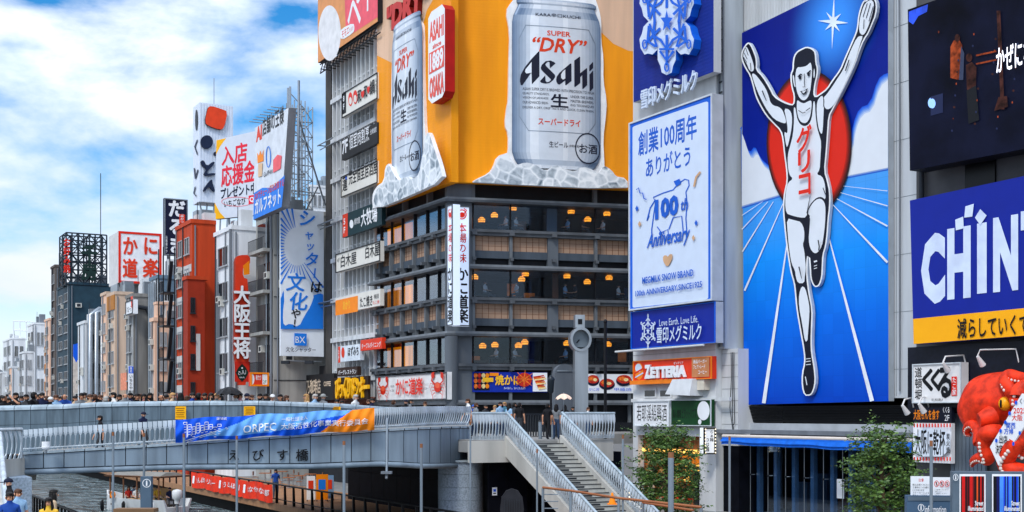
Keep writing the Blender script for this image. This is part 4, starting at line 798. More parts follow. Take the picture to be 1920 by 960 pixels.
# printed backdrop: deep blue above, cloud band, light blue field and track below
bd = bpy.data.materials.new('runner_backdrop'); bd.use_nodes = True; n = bd.node_tree; b = n.nodes['Principled BSDF']; b.inputs['Roughness'].default_value = .45; b.inputs['Specular IOR Level'].default_value = .12
g = n.nodes.new('ShaderNodeNewGeometry'); sp = n.nodes.new('ShaderNodeSeparateXYZ'); n.links.new(g.outputs['Position'], sp.inputs[0]); r = n.nodes.new('ShaderNodeMapRange'); r.inputs[1].default_value = 6.6; r.inputs[2].default_value = 27.5; n.links.new(sp.outputs[2], r.inputs[0])
cr_ = n.nodes.new('ShaderNodeValToRGB'); e = cr_.color_ramp.elements; e[0].position = 0; e[0].color = (*[lin(x) for x in (0, 66, 190)], 1); e[1].position = 1; e[1].color = (*[lin(x) for x in (2, 20, 126)], 1)
for p, c in ((.2, (0, 110, 230)), (.36, (20, 150, 250)), (.535, (80, 164, 240)), (.56, (110, 184, 242)), (.57, (2, 34, 150))): q = e.new(p); q.color = (*[lin(x) for x in c], 1)
n.links.new(r.outputs[0], cr_.inputs[0]); bk = n.nodes.new('ShaderNodeTexBrick'); bk.offset = 0; bk.inputs['Scale'].default_value = 1; bk.inputs['Brick Width'].default_value = .62; bk.inputs['Row Height'].default_value = 1.0; bk.inputs['Mortar Size'].default_value = .012; bk.inputs['Color1'].default_value = (1, 1, 1, 1); bk.inputs['Color2'].default_value = (.9, .9, .93, 1); bk.inputs['Mortar'].default_value = (.86, .86, .88, 1)
cm = n.nodes.new('ShaderNodeCombineXYZ'); n.links.new(sp.outputs[1], cm.inputs[0]); n.links.new(sp.outputs[2], cm.inputs[1]); n.links.new(cm.outputs[0], bk.inputs[0]); mu = n.nodes.new('ShaderNodeMix'); mu.data_type = 'RGBA'; mu.blend_type = 'MULTIPLY'; mu.inputs[0].default_value = 1; n.links.new(cr_.outputs[0], mu.inputs[6]); n.links.new(bk.outputs[0], mu.inputs[7]); sc_ = PG.pt(*PG.sz(1562, 42, .4), .4); ds = n.nodes.new('ShaderNodeVectorMath'); ds.operation = 'DISTANCE'; ds.inputs[1].default_value = sc_; n.links.new(g.outputs['Position'], ds.inputs[0]); mr = n.nodes.new('ShaderNodeMapRange'); mr.interpolation_type = 'SMOOTHSTEP'; mr.inputs[1].default_value = 3.4; mr.inputs[2].default_value = .2; n.links.new(ds.outputs['Value'], mr.inputs[0]); gx = n.nodes.new('ShaderNodeMix'); gx.data_type = 'RGBA'; gx.inputs[7].default_value = (*[lin(x) for x in (60, 150, 250)], 1); n.links.new(mr.outputs[0], gx.inputs[0]); n.links.new(mu.outputs[2], gx.inputs[6]); n.links.new(gx.outputs[2], b.inputs['Base Color'])
s = Sign('runner_billboard', 'huge blue billboard with a white runner raising both arms before a red disc', 'billboard', PG, None, poly=[(1391, 62), (1517, 0), (1665, -74), (1666, 752), (1395, 759)], off=.05, thick=.35, face=bd, side=M('panel_edge', (176, 186, 196), .6))
CL = M('print_cloud', (222, 228, 236), .5, var=.03); CLB = M('print_cloud_edge', (70, 146, 240), .5); TW = M('track_white', (226, 232, 240), .5); GLOW = M('print_glow', (30, 110, 240), .5, var=.1)
cloud = [(1391, 250), (1396, 262), (1402, 282), (1410, 300), (1420, 286), (1428, 304), (1436, 316), (1470, 340), (1500, 345), (1560, 340), (1583, 300), (1600, 280), (1604, 245), (1616, 215), (1636, 208), (1650, 162), (1665, 150)]
cloud_s = [cloud[0]] + [p for a_, c_ in zip(cloud, cloud[1:]) for p in ((a_[0] * .75 + c_[0] * .25, a_[1] * .75 + c_[1] * .25), (a_[0] * .25 + c_[0] * .75, a_[1] * .25 + c_[1] * .75))] + [cloud[-1]]
for k in range(6):
    d_ = 13 - 2.6 * k; s.poly(([(1391, 386 + d_ * .4)] + [(1391 if x < 1392 else x - d_ * .35 if x < 1665 else 1665, y - d_) for x, y in cloud_s] + [(1665, 314 + d_ * .4), (1580, 331 + d_ * .4), (1440, 371 + d_ * .4)]), fade('print_cloud', (20, 90, 220), (222, 228, 236), k / 5))

s.poly([(1562 + (29 if i % 4 == 0 else 22 if i % 4 == 2 else 6.5) * (1.0 if i % 4 == 0 and (i // 4) % 2 else .9) * math.sin(i * math.pi / 8 + .08), 41 - (52 if i % 8 == 0 else 24 if i % 4 == 2 else 26 if i % 4 == 0 else 9) * math.cos(i * math.pi / 8 + .08)) for i in range(16)], M('print_star', (226, 238, 252), .5))
for p in ([(1450, 378), (1392, 472), 1, 2.6], [(1468, 382), (1396, 545), 1.2, 3.6], [(1484, 400), (1432, 756), 1.4, 7], [(1440, 378), (1391, 430), .8, 1.8], [(1430, 378), (1391, 404), .6, 1.2], [(1545, 410), (1635, 752), 1.4, 8], [(1562, 384), (1664, 492), 1.2, 4.5], [(1568, 372), (1664, 424), 1, 3], [(1572, 360), (1664, 386), .8, 2], [(1574, 348), (1664, 358), .6, 1.2]): s.line(p[:2], p[2], TW, w1=p[3])
for k in range(6): s.ell(1517 - k * .3, 268, 80 - 1.6 * k, 137 - 2.7 * k, fade('disc', (40, 8, 10), (222, 34, 8), k / 5), 48)
plate = [(1401, 79), (1407, 81), (1412, 90), (1418, 105), (1420, 118), (1419, 130), (1431, 142), (1445, 165), (1452, 180), (1468, 190), (1485, 196), (1488, 192), (1488, 178), (1484, 165), (1482, 150), (1482, 138), (1486, 130), (1486, 118), (1488, 105), (1494, 96), (1503, 91), (1512, 87), (1523, 90), (1530, 98), (1531, 118), (1534, 127), (1533, 142), (1529, 158), (1527, 176), (1529, 181), (1538, 175), (1550, 166), (1560, 150), (1575, 130), (1582, 112), (1594, 85), (1604, 62), (1607, 50), (1609, 28), (1615, 8), (1620, 0), (1624, 1), (1628, -6), (1634, -9), (1640, -4), (1645, 8), (1643, 28), (1636, 45), (1629, 62), (1620, 75), (1612, 95), (1604, 120), (1590, 150), (1575, 180), (1562, 205), (1555, 218), (1553, 250), (1550, 290), (1547, 320), (1553, 340), (1557, 360), (1557, 385), (1554, 410), (1552, 440), (1549, 462), (1544, 478), (1543, 500), (1542, 520), (1537, 535), (1530, 539), (1524, 535), (1519, 522), (1518, 500), (1516, 478), (1514, 490), (1514, 520), (1518, 550), (1524, 580), (1523, 610), (1522, 640), (1523, 662), (1528, 690), (1530, 715), (1526, 733), (1520, 742), (1508, 742), (1503, 725), (1503, 700), (1508, 680), (1507, 660), (1500, 620), (1493, 580), (1490, 545), (1488, 530), (1482, 510), (1477, 480), (1473, 450), (1470, 420), (1468, 400), (1468, 380), (1470, 360), (1475, 340), (1474, 318), (1470, 290), (1467, 260), (1463, 245), (1450, 232), (1436, 217), (1424, 197), (1416, 180), (1411, 160), (1406, 142), (1397, 128), (1391, 115), (1389, 104), (1392, 92)]
def inset(p, d):
    n = len(p); q = []
    for i in range(n):
        a, c = p[i - 1], p[(i + 1) % n]; t = Vector((c[0] - a[0], c[1] - a[1])).normalized(); q.append((p[i][0] - t.y * d, p[i][1] + t.x * d))
    return q
EX = .17; base = s.top
s.lay += 1; s.slab('cutout', smooth_poly(plate, 1), base + .08, EX, CUT, M('cutout_side', (176, 190, 204), .6)); s.top = base + .08 + EX; s.lay = 0
WF = M('runner_white', (222, 228, 236), .5, var=.02); INKN = M('runner_ink', (10, 14, 34), .5)
RO = s.top + .01; s.poly(inset(smooth_poly(plate, 1), 2.6), INKN, off=RO)
body = [
 [(1494, 126), (1502, 126), (1512, 124), (1519, 117), (1521, 119), (1523, 135), (1521, 155), (1519, 172), (1514, 184), (1507, 189), (1500, 185), (1495, 175), (1492, 160), (1491, 142)],
 [(1486, 140), (1489, 142), (1490, 156), (1492, 162), (1490, 164), (1487, 152)], [(1526, 130), (1527, 128), (1528, 140), (1526, 148), (1525, 140)],
 [(1495, 187), (1501, 192), (1508, 194), (1515, 190), (1521, 188), (1522, 195), (1521, 208), (1518, 222), (1512, 231), (1503, 230), (1497, 222), (1494, 206), (1494, 194)],
 [(1409, 138), (1415, 138), (1425, 150), (1436, 166), (1442, 182), (1444, 191), (1450, 198), (1460, 200), (1467, 206), (1470, 214), (1473, 222), (1474, 231), (1468, 231), (1452, 224), (1439, 208), (1429, 190), (1420, 171), (1413, 152)],
 [(1399, 86), (1404, 95), (1409, 108), (1413, 121), (1414, 131), (1409, 135), (1404, 130), (1401, 121), (1396, 113), (1393, 104), (1396, 94)],
 [(1470, 203), (1480, 205), (1485, 215), (1485, 235), (1481, 258), (1476, 278), (1473, 268), (1470, 246), (1476, 251), (1477, 240), (1474, 222)],
 [(1614, 67), (1618, 68), (1612, 85), (1605, 110), (1598, 130), (1588, 150), (1580, 167), (1570, 187), (1560, 201), (1551, 206), (1545, 200), (1546, 188), (1544, 183), (1550, 177), (1560, 163), (1571, 146), (1581, 131), (1587, 115), (1596, 92), (1607, 70)],
 [(1611, 60), (1611, 45), (1613, 32), (1617, 18), (1621, 8), (1627, 2), (1634, -1), (1639, 6), (1637, 20), (1632, 38), (1627, 52), (1621, 64), (1616, 66)],
 [(1532, 190), (1538, 181), (1543, 179), (1544, 192), (1543, 204), (1545, 196), (1544, 216), (1543, 240), (1541, 253), (1536, 245), (1533, 230), (1531, 210)],
 [(1488, 202), (1491, 201), (1493, 212), (1495, 224), (1501, 234), (1509, 237), (1517, 233), (1522, 222), (1524, 205), (1525, 190), (1528, 190), (1529, 215), (1532, 240), (1537, 256), (1540, 268), (1538, 300), (1537, 318), (1531, 327), (1541, 330), (1546, 341), (1548, 358), (1548, 375), (1541, 369), (1532, 370), (1523, 378), (1515, 390), (1512, 408), (1500, 408), (1484, 404), (1474, 400), (1472, 380), (1474, 355), (1478, 342), (1487, 335), (1480, 328), (1477, 310), (1477, 290), (1482, 272), (1487, 252), (1489, 225)],
 [(1475, 409), (1490, 413), (1502, 416), (1508, 430), (1508, 450), (1505, 458), (1508, 470), (1510, 490), (1511, 505), (1509, 518), (1508, 531), (1496, 531), (1492, 519), (1491, 508), (1484, 494), (1480, 470), (1477, 440)],
 [(1503, 536), (1510, 540), (1515, 560), (1518, 578), (1517, 600), (1515, 625), (1514, 640), (1509, 640), (1505, 612), (1498, 575), (1498, 552)],
 [(1514, 398), (1521, 384), (1530, 374), (1539, 372), (1546, 379), (1548, 392), (1547, 420), (1544, 445), (1541, 462), (1533, 474), (1526, 475), (1519, 466), (1516, 450), (1518, 426), (1519, 406)],
]
for q in body: s.poly(smooth_poly(q, 1), WF, off=RO + .012)
s.top = RO + .012; s.lay = 0
for a, c in (((1398, 90), (1403, 104)), ((1395, 99), (1401, 111)), ((1394, 107), (1400, 117)), ((1407, 118), (1408, 132)), ((1626, 6), (1618, 32)), ((1632, 6), (1624, 34)), ((1637, 12), (1629, 40)), ((1620, 36), (1619, 54))): s.line([a, c], 1.1, INKN)
s.line([(1496, 144), (1501, 139), (1504, 140)], 2.4, INKN); s.line([(1513, 138), (1520, 132)], 2.4, INKN); s.ell(1500, 145, 2.6, 4, INKN, 14); s.ell(1516, 139, 2.6, 4, INKN, 14); s.line([(1508, 138), (1508, 155), (1509, 163), (1505, 163)], 1.3, INKN); s.poly([(1500, 171), (1507, 170), (1515, 165), (1511, 175), (1506, 178)], INKN); s.poly([(1503, 172), (1512, 169), (1507, 175)], WF)
s.line([(1497, 207), (1505, 212), (1510, 210)], 1.4, INKN); s.line([(1511, 208), (1519, 202)], 1.4, INKN); s.line([(1429, 170), (1437, 189)], 2.2, INKN, w1=1); s.line([(1592, 112), (1585, 133)], 2.0, INKN); s.line([(1543, 352), (1548, 365)], 1.6, INKN); s.line([(1513, 400), (1519, 367)], 2, INKN, w1=.7); s.line([(1518, 404), (1514, 426)], 1.4, INKN); s.line([(1498, 500), (1503, 522)], 2.4, INKN, w1=1); s.line([(1534, 450), (1536, 462), (1535, 470)], 2.2, INKN)
for y in (490, 498, 503): s.line([(1526, y + 1), (1532, y - 1)], 1.2 if y > 490 else 3, WF)
for y in (672, 677, 683): s.line([(1511, y + 1), (1520, y)], 1.3, WF)
s.line([(1510, 706), (1513, 722)], 1.6, WF)
s.text('グ', 1494, 1521, 237, 284, RED, .05); s.text('リ', 1497, 1518, 284, 322, RED, .05); s.text('コ', 1498, 1519, 327, 364, RED, .05); s.done()
# sloping louvre, band, awning and glass front below
m = MB(); LV = M('louvre_black', (22, 24, 28), .6); zt, zb = PG.sz(1397, 762)[1], PG.sz(1400, 792)[1]; a0, a1 = gs(1394), gs(1700)
for i in range(11):
    t0 = i / 11; m.hexa([PG.pt(a0, zt + (zb - zt) * (t0 + .07), .36 - .3 * t0), PG.pt(a1 + 2, zt + (zb - zt) * (t0 + .07), .36 - .3 * t0), PG.pt(a1 + 2, zt + (zb - zt) * (t0 + .07), 0), PG.pt(a0, zt + (zb - zt) * (t0 + .07), 0), PG.pt(a0, zt + (zb - zt) * t0, .40 - .3 * t0), PG.pt(a1 + 2, zt + (zb - zt) * t0, .40 - .3 * t0), PG.pt(a1 + 2, zt + (zb - zt) * t0, 0), PG.pt(a0, zt + (zb - zt) * t0, 0)], LV)
m.build('louvre', gb)
m = MB(); m.pbox(PG, a0, a1 + 3, zb - .42, zb - .03, 0, .3, M('band_grey', (170, 176, 182), .6)); m.build('band', gb)
m = MB(); z = PG.sz(1370, 809, 1.5)[1]; m.pbox(PG, gs(1376), a1 + 3, z - .1, z + .1, .8, 1.5, GREYM); m.pbox(PG, gs(1376), a1 + 3, z - .6, zb - .43, -1, .3, LV); m.build('beam', gb)
t = thing('awning', 'long bright blue rolled awning on a white tube below the runner billboard', 'awning', PG.pt((a0 + a1) / 2, 4.5, 2)); z = PG.sz(1380, 818, 1.8)[1]; zq = PG.sz(1380, 834, 2.2)[1]; b0, b1 = PG.s(1350, 2.0), PG.s(1706, 2.0)
m = MB(); m.tube([PG.pt(b0, z, 1.8), PG.pt(b1, z, 1.8)], .09, M('tube_cream', (216, 206, 196), .5)); m.build('roller', t)
m = MB(); AW = M('awning_blue', (18, 104, 212), .6, var=.15, scale=3); N_ = 60
for i in range(N_):
    u0, u1 = b0 + (b1 - b0) * i / N_, b0 + (b1 - b0) * (i + 1) / N_; w0, w1 = [.03 * math.sin(j * .37) * math.sin(j * .11 + 1) - .1 * (j / 60) for j in (i, i + 1)]
    m.add([PG.pt(u0, zq + w0, 1.92), PG.pt(u1, zq + w1, 1.92), PG.pt(u1, z - .06, 1.86), PG.pt(u0, z - .06, 1.86)], [(0, 1, 2, 3)], AW, True); m.add([PG.pt(u0, zq + w0 + .14, 2.0), PG.pt(u1, zq + w1 + .14, 2.0), PG.pt(u1, zq + .26, 1.93), PG.pt(u0, zq + .26, 1.93)], [(0, 1, 2, 3)], AW, True)
m.build('cloth', t)
GFR = M('front_frame', (120, 142, 160), .5, .2); m = MB(); m2 = MB(); m3 = MB(); m.pbox(PG, gs(1392), gs(1700), 1.0, zq + .3, .0, .04, glass('front_glass', (.72, .84, .96), .9, .03)); m.build('glass_front', gb)
for px in (1420, 1452, 1486, 1521, 1558, 1592, 1630): m2.pbox(PG, gs(px) - .12, gs(px) + .12, 1, zq + .4, -.3, -.06, GFR)
m2.build('column', gb)
for px in (1407, 1440, 1473, 1508, 1544, 1580, 1618):
    q = gs(px, .35); m3.tube([PG.pt(q, 1, .35), PG.pt(q, zq - .05, .35)], .022, STEEL, 6); m3.ell(PG.pt(q, 3.0, .35), (.06, .06, .06), DARKST, 8, 6); m3.tube([PG.pt(q, 3.0, .35), PG.pt(q, 3.0, .05)], .02, STEEL, 5)
m3.build('tension_rod', gb)
m = MB(); m.pbox(PG, gs(1346), gs(1391), 1, zq + .1, -.5, .25, bwall); m.pbox(PG, gs(1350), gs(1388), zq + .11, zq + .5, -.4, .2, PALE); m.build('side_panel', gb)
m = MB()
for i in range(4): m.pbox(PG, gs(1440) + i * 1.5, gs(1440) + i * 1.5 + .7, 1.0, 2.6 + (i % 2) * .5, -2.4, -2.0, (GREYM, KSP, WARM, PALE)[i] if i != 2 else M('inside_wood', (120, 70, 44), .7))
m.pbox(PG, gs(1400), gs(1700), 4.35, 4.6, -2.9, -.95, KSP); m.build('interior', gb)
s = Sign('notice', 'pale notice sheet stuck inside the glass front under the awning', 'notice', PG, 1569, 1582, 898, 934, .05, .02, WHITE); s.done()
# ------------------------------------------------------------------ right edge: screen, blue billboard, food signs
scb = bpy.data.materials.new('screen_dark'); MATS['screen_dark'] = scb
MATS.pop('screen_dark'); SCR = M('screen_dark', (8, 11, 28), .6, emit=.35, var=.6, scale=.5, spec=.08); SLB = M('screen_blue', (30, 66, 190), .4, emit=.5, var=.8, scale=.9); SOR = M('screen_orange', (112, 46, 20), .6, emit=.3, var=.9, scale=3.5, spec=.1); SBR = M('screen_brown', (50, 26, 22), .6, emit=.3, var=.8, scale=3, spec=.1); STX = M('screen_text', (235, 235, 245), .4, emit=1.0, var=0)
s = Sign('video_screen', 'large dark video screen showing two figures at night, above the blue billboard', 'screen', PX, None, poly=[(1702, 18), (1754, 0), (1990, -85), (1990, 266), (1706, 320)], off=.3, thick=.9, face=SCR, side=LV)
s.poly([(1704, 22), (1740, 8), (1738, 22), (1722, 30), (1712, 46), (1704, 40)], SLB); s.ell(1747, 193, 7, 10, M('screen_moon', (130, 170, 240), .4, emit=.8)); s.rect(1745, 1768, 178, 214, M('screen_navy', (18, 26, 60), .4, emit=.4)); s.ell(1748, 194, 6, 9, M('screen_moon', (130, 170, 240), .4, emit=.8))
s.poly([(1782, 88), (1788, 76), (1797, 72), (1804, 84), (1803, 120), (1798, 150), (1782, 146)], SOR); s.ell(1795, 71, 5, 7, SBR); s.poly([(1802, 86), (1808, 100), (1806, 150), (1798, 150)], M('screen_grey', (40, 48, 70), .4, emit=.4)); s.ell(1817, 108, 6, 8, SBR); s.poly([(1811, 122), (1822, 116), (1831, 126), (1830, 160), (1822, 172), (1813, 168)], SBR); s.poly([(1812, 170), (1830, 160), (1836, 225), (1816, 232)], M('screen_black', (4, 5, 12), .4, emit=.2))
for y0, y1 in ((104, 110), (120, 124)): s.line([(1830, y0), (1868, y0 - 8)], 3, SOR)
s.line([(1872, 20), (1880, 205)], 7, SBR); s.poly([(1864, 208), (1890, 200), (1888, 180), (1872, 182)], SBR)
[s.ell(1760 + (i * 37) % 150, 60 + (i * 53) % 190, 1.2 + i % 3 * .5, 2.2, (SOR, M('screen_navy', (18, 26, 60), .4, emit=.4), SBR)[i % 3], 10) for i in range(26)]; s.text('かぜになり', 1868, 1950, 78, 126, STX, .02); s.done()
m = MB(); a0, z0 = PX.sz(1690, 20, 1.2); m.tube([PX.pt(PX.s(1692, 1.2), 27.0, 1.2), PX.pt(PX.s(1990, 1.2), 27.0, 1.2)], .07, STEEL); t = thing('roof_rail', 'thin steel rail along the top edge of the video screen', 'rail', PX.pt(PX.s(1700), 27, 1)); m.build('tube', t); m = MB(); 
for q in (1700, 1760): m.tube([PX.pt(PX.s(q, 1.2), 27, 1.2), PX.pt(PX.s(q, 1.2), 26.6, .8)], .05, STEEL)
m.build('bracket', t)
rb = thing('corner_building', 'building at the right edge carrying the video screen and the blue billboard', 'building', PX.pt(PX.s(1800), 1, 0)); m = MB(); x0, x1 = PX.s(1712), PX.s(2050); m.pbox(PX, x0, x1, 1, 30, -8, -.2, M('brown_wall', (84, 84, 86), .7)); m.build('wall', rb)
m = MB(); m.pbox(PX, PX.s(1713), x1, PX.sz(1713, 775)[1], PX.sz(1713, 652)[1], -.15, .35, M('signboard_black', (15, 18, 32), .4, var=.3, scale=6)); m.build('fascia_board', rb)
m = MB(); m.pbox(PX, PX.s(1806), PX.s(1862), 14.6, 17.9, -.19, -.1, M('dark_window', (14, 16, 20), .3)); m.tube([PX.pt(PX.s(1728), 14, 0), PX.pt(PX.s(1728), 19, 0)], .12, DARKST); m.build('window', rb)
CB = M('rental_blue', (8, 32, 146), .45, var=.04); CY = M('rental_yellow', (255, 176, 10), .5, var=.04); CW = M('rental_white', (206, 220, 246), .5)
s = Sign('blue_billboard', 'royal blue billboard with giant pale capital letters and a yellow strip along its foot', 'billboard', PX, None, poly=[(1706, 376), (1990, 315), (1990, 624), (1713, 645)], off=.3, thick=.6, face=CB, side=CB)
s.poly([(1712, 598), (1990, 571), (1990, 624), (1713, 645)], CY); B_ = .06
s.text('C', 1727, 1772, 437, 570, CW, .06); s.text('H', 1776, 1820, 426, 560, CW, .06); s.text('I', 1832, 1850, 418, 550, CW, .09); s.text('N', 1862, 1909, 405, 546, CW, .06); s.text('TAI', 1914, 1985, 390, 530, CW, .06)
for c in ([(1791, 412), (1806, 406), (1807, 428), (1792, 432)], [(1810, 387), (1826, 382), (1823, 406), (1808, 408)], [(1838, 392), (1850, 404), (1838, 422), (1828, 408)]): s.poly(c, CW)
s.text('減らしていくで〜', 1795, 1950, 592, 630, BLACK, .03); s.done()
s = Sign('takoyaki_sign', 'white signboard with bold black brush lettering above two narrow boards beside the octopus', 'sign', PX, 1712, 1803, 683, 756, .4, .4, M('board_white', (222, 222, 222), .5), M('frame_pale', (200, 208, 214), .5), .05)
s.vtext('道頓堀', 1715, 1729, 688, 750, BLACK, .03); s.text('く', 1730, 1748, 693, 732, BLACK, .08); s.text('く', 1746, 1762, 693, 732, BLACK, .08); s.text('る', 1759, 1784, 690, 744, BLACK, .07); s.text('KUKURU', 1747, 1767, 747, 752, BLACK); s.rect(1784, 1794, 706, 742, RED); s.vtext('たこ家', 1785, 1793, 707, 741, WHITE); s.done()
s = Sign('osaka_sign', 'black signboard with orange lettering above the red striped board', 'sign', PX, 1712, 1784, 764, 791, .5, .2, M('board_black', (16, 20, 36), .5), None)
s.text('大阪もんを食す', 1713, 1761, 768, 787, ORANGE, .02); s.text('くくる', 1768, 1780, 763, 774, WHITE, .03); s.text('2F', 1771, 1780, 778, 789, WHITE); s.done()
s = Sign('toast_sign', 'white board with a red striped border and tall black lettering', 'sign', PX, 1712, 1784, 793, 866, .5, .2, WHITE, None)
for i in range(13):
    x = 1713 + i * 5.6
    for y in (794, 857): s.rect(x, x + 2.6, y, y + 7, RED)
s.poly(smooth_poly([(1714, 804), (1782, 802), (1782, 856), (1714, 856)], 1), M('toast_pale', (214, 224, 236), .5)); s.text('大阪に乾杯', 1716, 1772, 806, 852, BLACK, .035); s.vtext('炭火焼', 1774, 1781, 812, 850, BLACK); s.done()
m = MB()
for i in range(9): m.pbox(PX, PX.s(1786) + i * .2, PX.s(1786) + i * .2 + .17, 2.5, 7.1, .0, .1, M('corrugated', (120, 134, 148), .5, .3))
m.build('shutter', rb)
LS = M('spot_white', (214, 214, 214), .5)
for (px, py, ax, lb) in ((1768, 680, 1810, 'white arm spotlight over the brush lettered signboard'), (1833, 668, 1908, 'white arm spotlight above the octopus'), (1692, 760, 1712, 'white spotlight on the rail left of the black signboard'), (1723, 757, 1740, 'white spotlight on the rail in front of the black signboard')):
    q, z = PX.sz(px, py, 1.6); p = PX.pt(q, z, 1.6); q2, z2 = PX.sz(ax, py - 14, .4); t = thing('spotlight', lb, 'spotlight', p); m = MB(); m.tube([PX.pt(q2, z2 - .6, .3), PX.pt(q2, z2, .5), p + Vector((.1, 0, .25)), p], .035, LS, 6); m.build('arm', t); m = MB(); d = PX.pt(q, z, 1.0) - p; m.tube([p, p + Vector((d.x * .5, d.y * .5, -.35))], [.06, .13], LS, 10); m.build('lamp_head', t)
# octopus figure
OC = M('octopus_red', (218, 52, 20), .55, var=.4, scale=2.6, bump=.3, bscale=7); OS = M('sucker_white', (226, 214, 206), .5); PO = PX
t = thing('octopus_figure', 'giant orange red octopus figure with curling arms, leaning out from the dark wall', 'figure', PO.pt(PO.s(1860), 3.2, .6))
def oq(px, py, off): q, z = PO.sz(px, py, off); return PO.pt(q, z, off)
bm = bmesh.new(); bmesh.ops.create_icosphere(bm, subdivisions=4, radius=1); m = MB(); V = []; c = oq(1860, 755, 1.5); dd, oo = Vector((PO.d.x, PO.d.y, 0)), Vector((PO.o.x, PO.o.y, 0))
for v in bm.verts:
    p = v.co.copy(); k = 1 + .06 * math.sin(p.x * 5 + 1) * math.cos(p.z * 4); brow = max(0, 1 - ((p.x - .55) ** 2 + (p.z + .15) ** 2) * 4) * .12
    p = Vector((p.x * 1.5, p.y * (.85 + brow), p.z * 1.2)) * k
    if p.z < 0 and p.x > 0: p.z *= 1.12
    V.append(c + dd * p.x + oo * -p.y + Vector((0, 0, p.z + .18 * p.x)))
m.add(V, [tuple(v.index for v in f.verts) for f in bm.faces], OC, True); bm.free()
head = m.build('head', t)
m = MB(); e = oq(1881, 757, 2.2); m.ell(e - oo * .1, (.24, .24, .27), M('eye_amber', (250, 176, 32), .3), 14, 10); m.build('eye', t); m = MB(); m.ell(e + oo * .13, (.05, .05, .17), BLACK, 8, 6); m.build('pupil', t)
m = MB(); sn = oq(1862, 780, 2.25); m.tube([sn, sn + oo * .25 - dd * .1 + Vector((0, 0, -.1)), sn + oo * .5 - dd * .25 + Vector((0, 0, -.16))], [.42, .38, .25], OC, 14); m.build('snout', t)
arms = [
 [(1930, 775, 1.4, .5), (1914, 752, 1.9, .46), (1896, 730, 2.1, .42), (1886, 714, 2.1, .38), (1893, 704, 2.0, .34), (1910, 708, 2.0, .32), (1930, 710, 2.0, .28), (1945, 702, 2.0, .2)],
 [(1850, 798, 2.0, .4), (1838, 830, 2.3, .38), (1836, 812, 2.2, .34), (1826, 796, 2.1, .30), (1815, 800, 2.0, .24), (1812, 812, 1.9, .18), (1820, 816, 1.9, .1)],
 [(1872, 812, 2.6, .46), (1858, 812, 2.9, .46), (1846, 818, 2.9, .42), (1846, 838, 2.8, .4), (1852, 860, 2.7, .36), (1838, 858, 2.6, .3), (1826, 864, 2.5, .22), (1822, 874, 2.4, .1)],
 [(1900, 800, 2.4, .5), (1908, 825, 2.9, .5), (1896, 842, 3.0, .48), (1886, 862, 2.9, .48), (1896, 880, 2.8, .48), (1930, 886, 2.6, .4)],
 [(1915, 790, 2.0, .5), (1920, 812, 2.6, .48), (1905, 830, 2.7, .46), (1925, 850, 2.5, .44)],
 [(1920, 770, 2.2, .5), (1908, 750, 2.6, .42), (1912, 730, 2.5, .36), (1925, 720, 2.3, .3)]]
def catmull(P, n=6):
    out_ = []
    for i in range(len(P) - 1):
        p0, p1, p2, p3 = P[max(i - 1, 0)], P[i], P[i + 1], P[min(i + 2, len(P) - 1)]
        for k in range(n):
            u = k / n; out_.append(tuple(.5 * (2 * b + (c - a) * u + (2 * a - 5 * b + 4 * c - d) * u * u + (3 * b - a - 3 * c + d) * u ** 3) for a, b, c, d in zip(p0, p1, p2, p3)))
    return out_ + [P[-1]]
for a in arms:
    q = catmull(a); m = MB(); m.tube([oq(x, y, o) for x, y, o, r in q], [max(.05, r * .72) for x, y, o, r in q], OC, 14); am = m.build('tentacle', t); m = MB()
    for x, y, o, r in q[len(q) // 3::2]: p = oq(x, y, o) + oo * r * .6 + Vector((0, 0, -r * .38)); m.ell(p, (r * .17,) * 3, OS, 8, 6)
    m.build('sucker', am)
s = Sign('printed_banner', 'white printed sash held slantwise in the arms of the octopus', 'banner', PO, None, poly=[(1916, 738), (1952, 752), (1872, 873), (1856, 838)], off=3.2, thick=.08, face=WHITE)
for tx, cx, cy, w_, h, mt in (('2025', 1912, 770, 24, 11, RED), ('大阪', 1907, 783, 20, 12, RED), ('関西', 1895, 798, 17, 11, BLUE), ('万博', 1891, 809, 17, 10, BLUE), ('出店', 1881, 824, 15, 15, BLACK), ('決定', 1873, 842, 13, 17, BLACK), ('くくる', 1922, 752, 20, 10, BLACK)): s.text(tx, cx - w_ / 2, cx + w_ / 2, cy - h / 2, cy + h / 2, mt, .02)
for x, y in ((1905, 755), (1893, 775), (1885, 792), (1876, 808), (1868, 826), (1925, 790), (1912, 812), (1900, 832)): s.ell(x, y, 2.5, 4, BLUE, 10)
s.done()
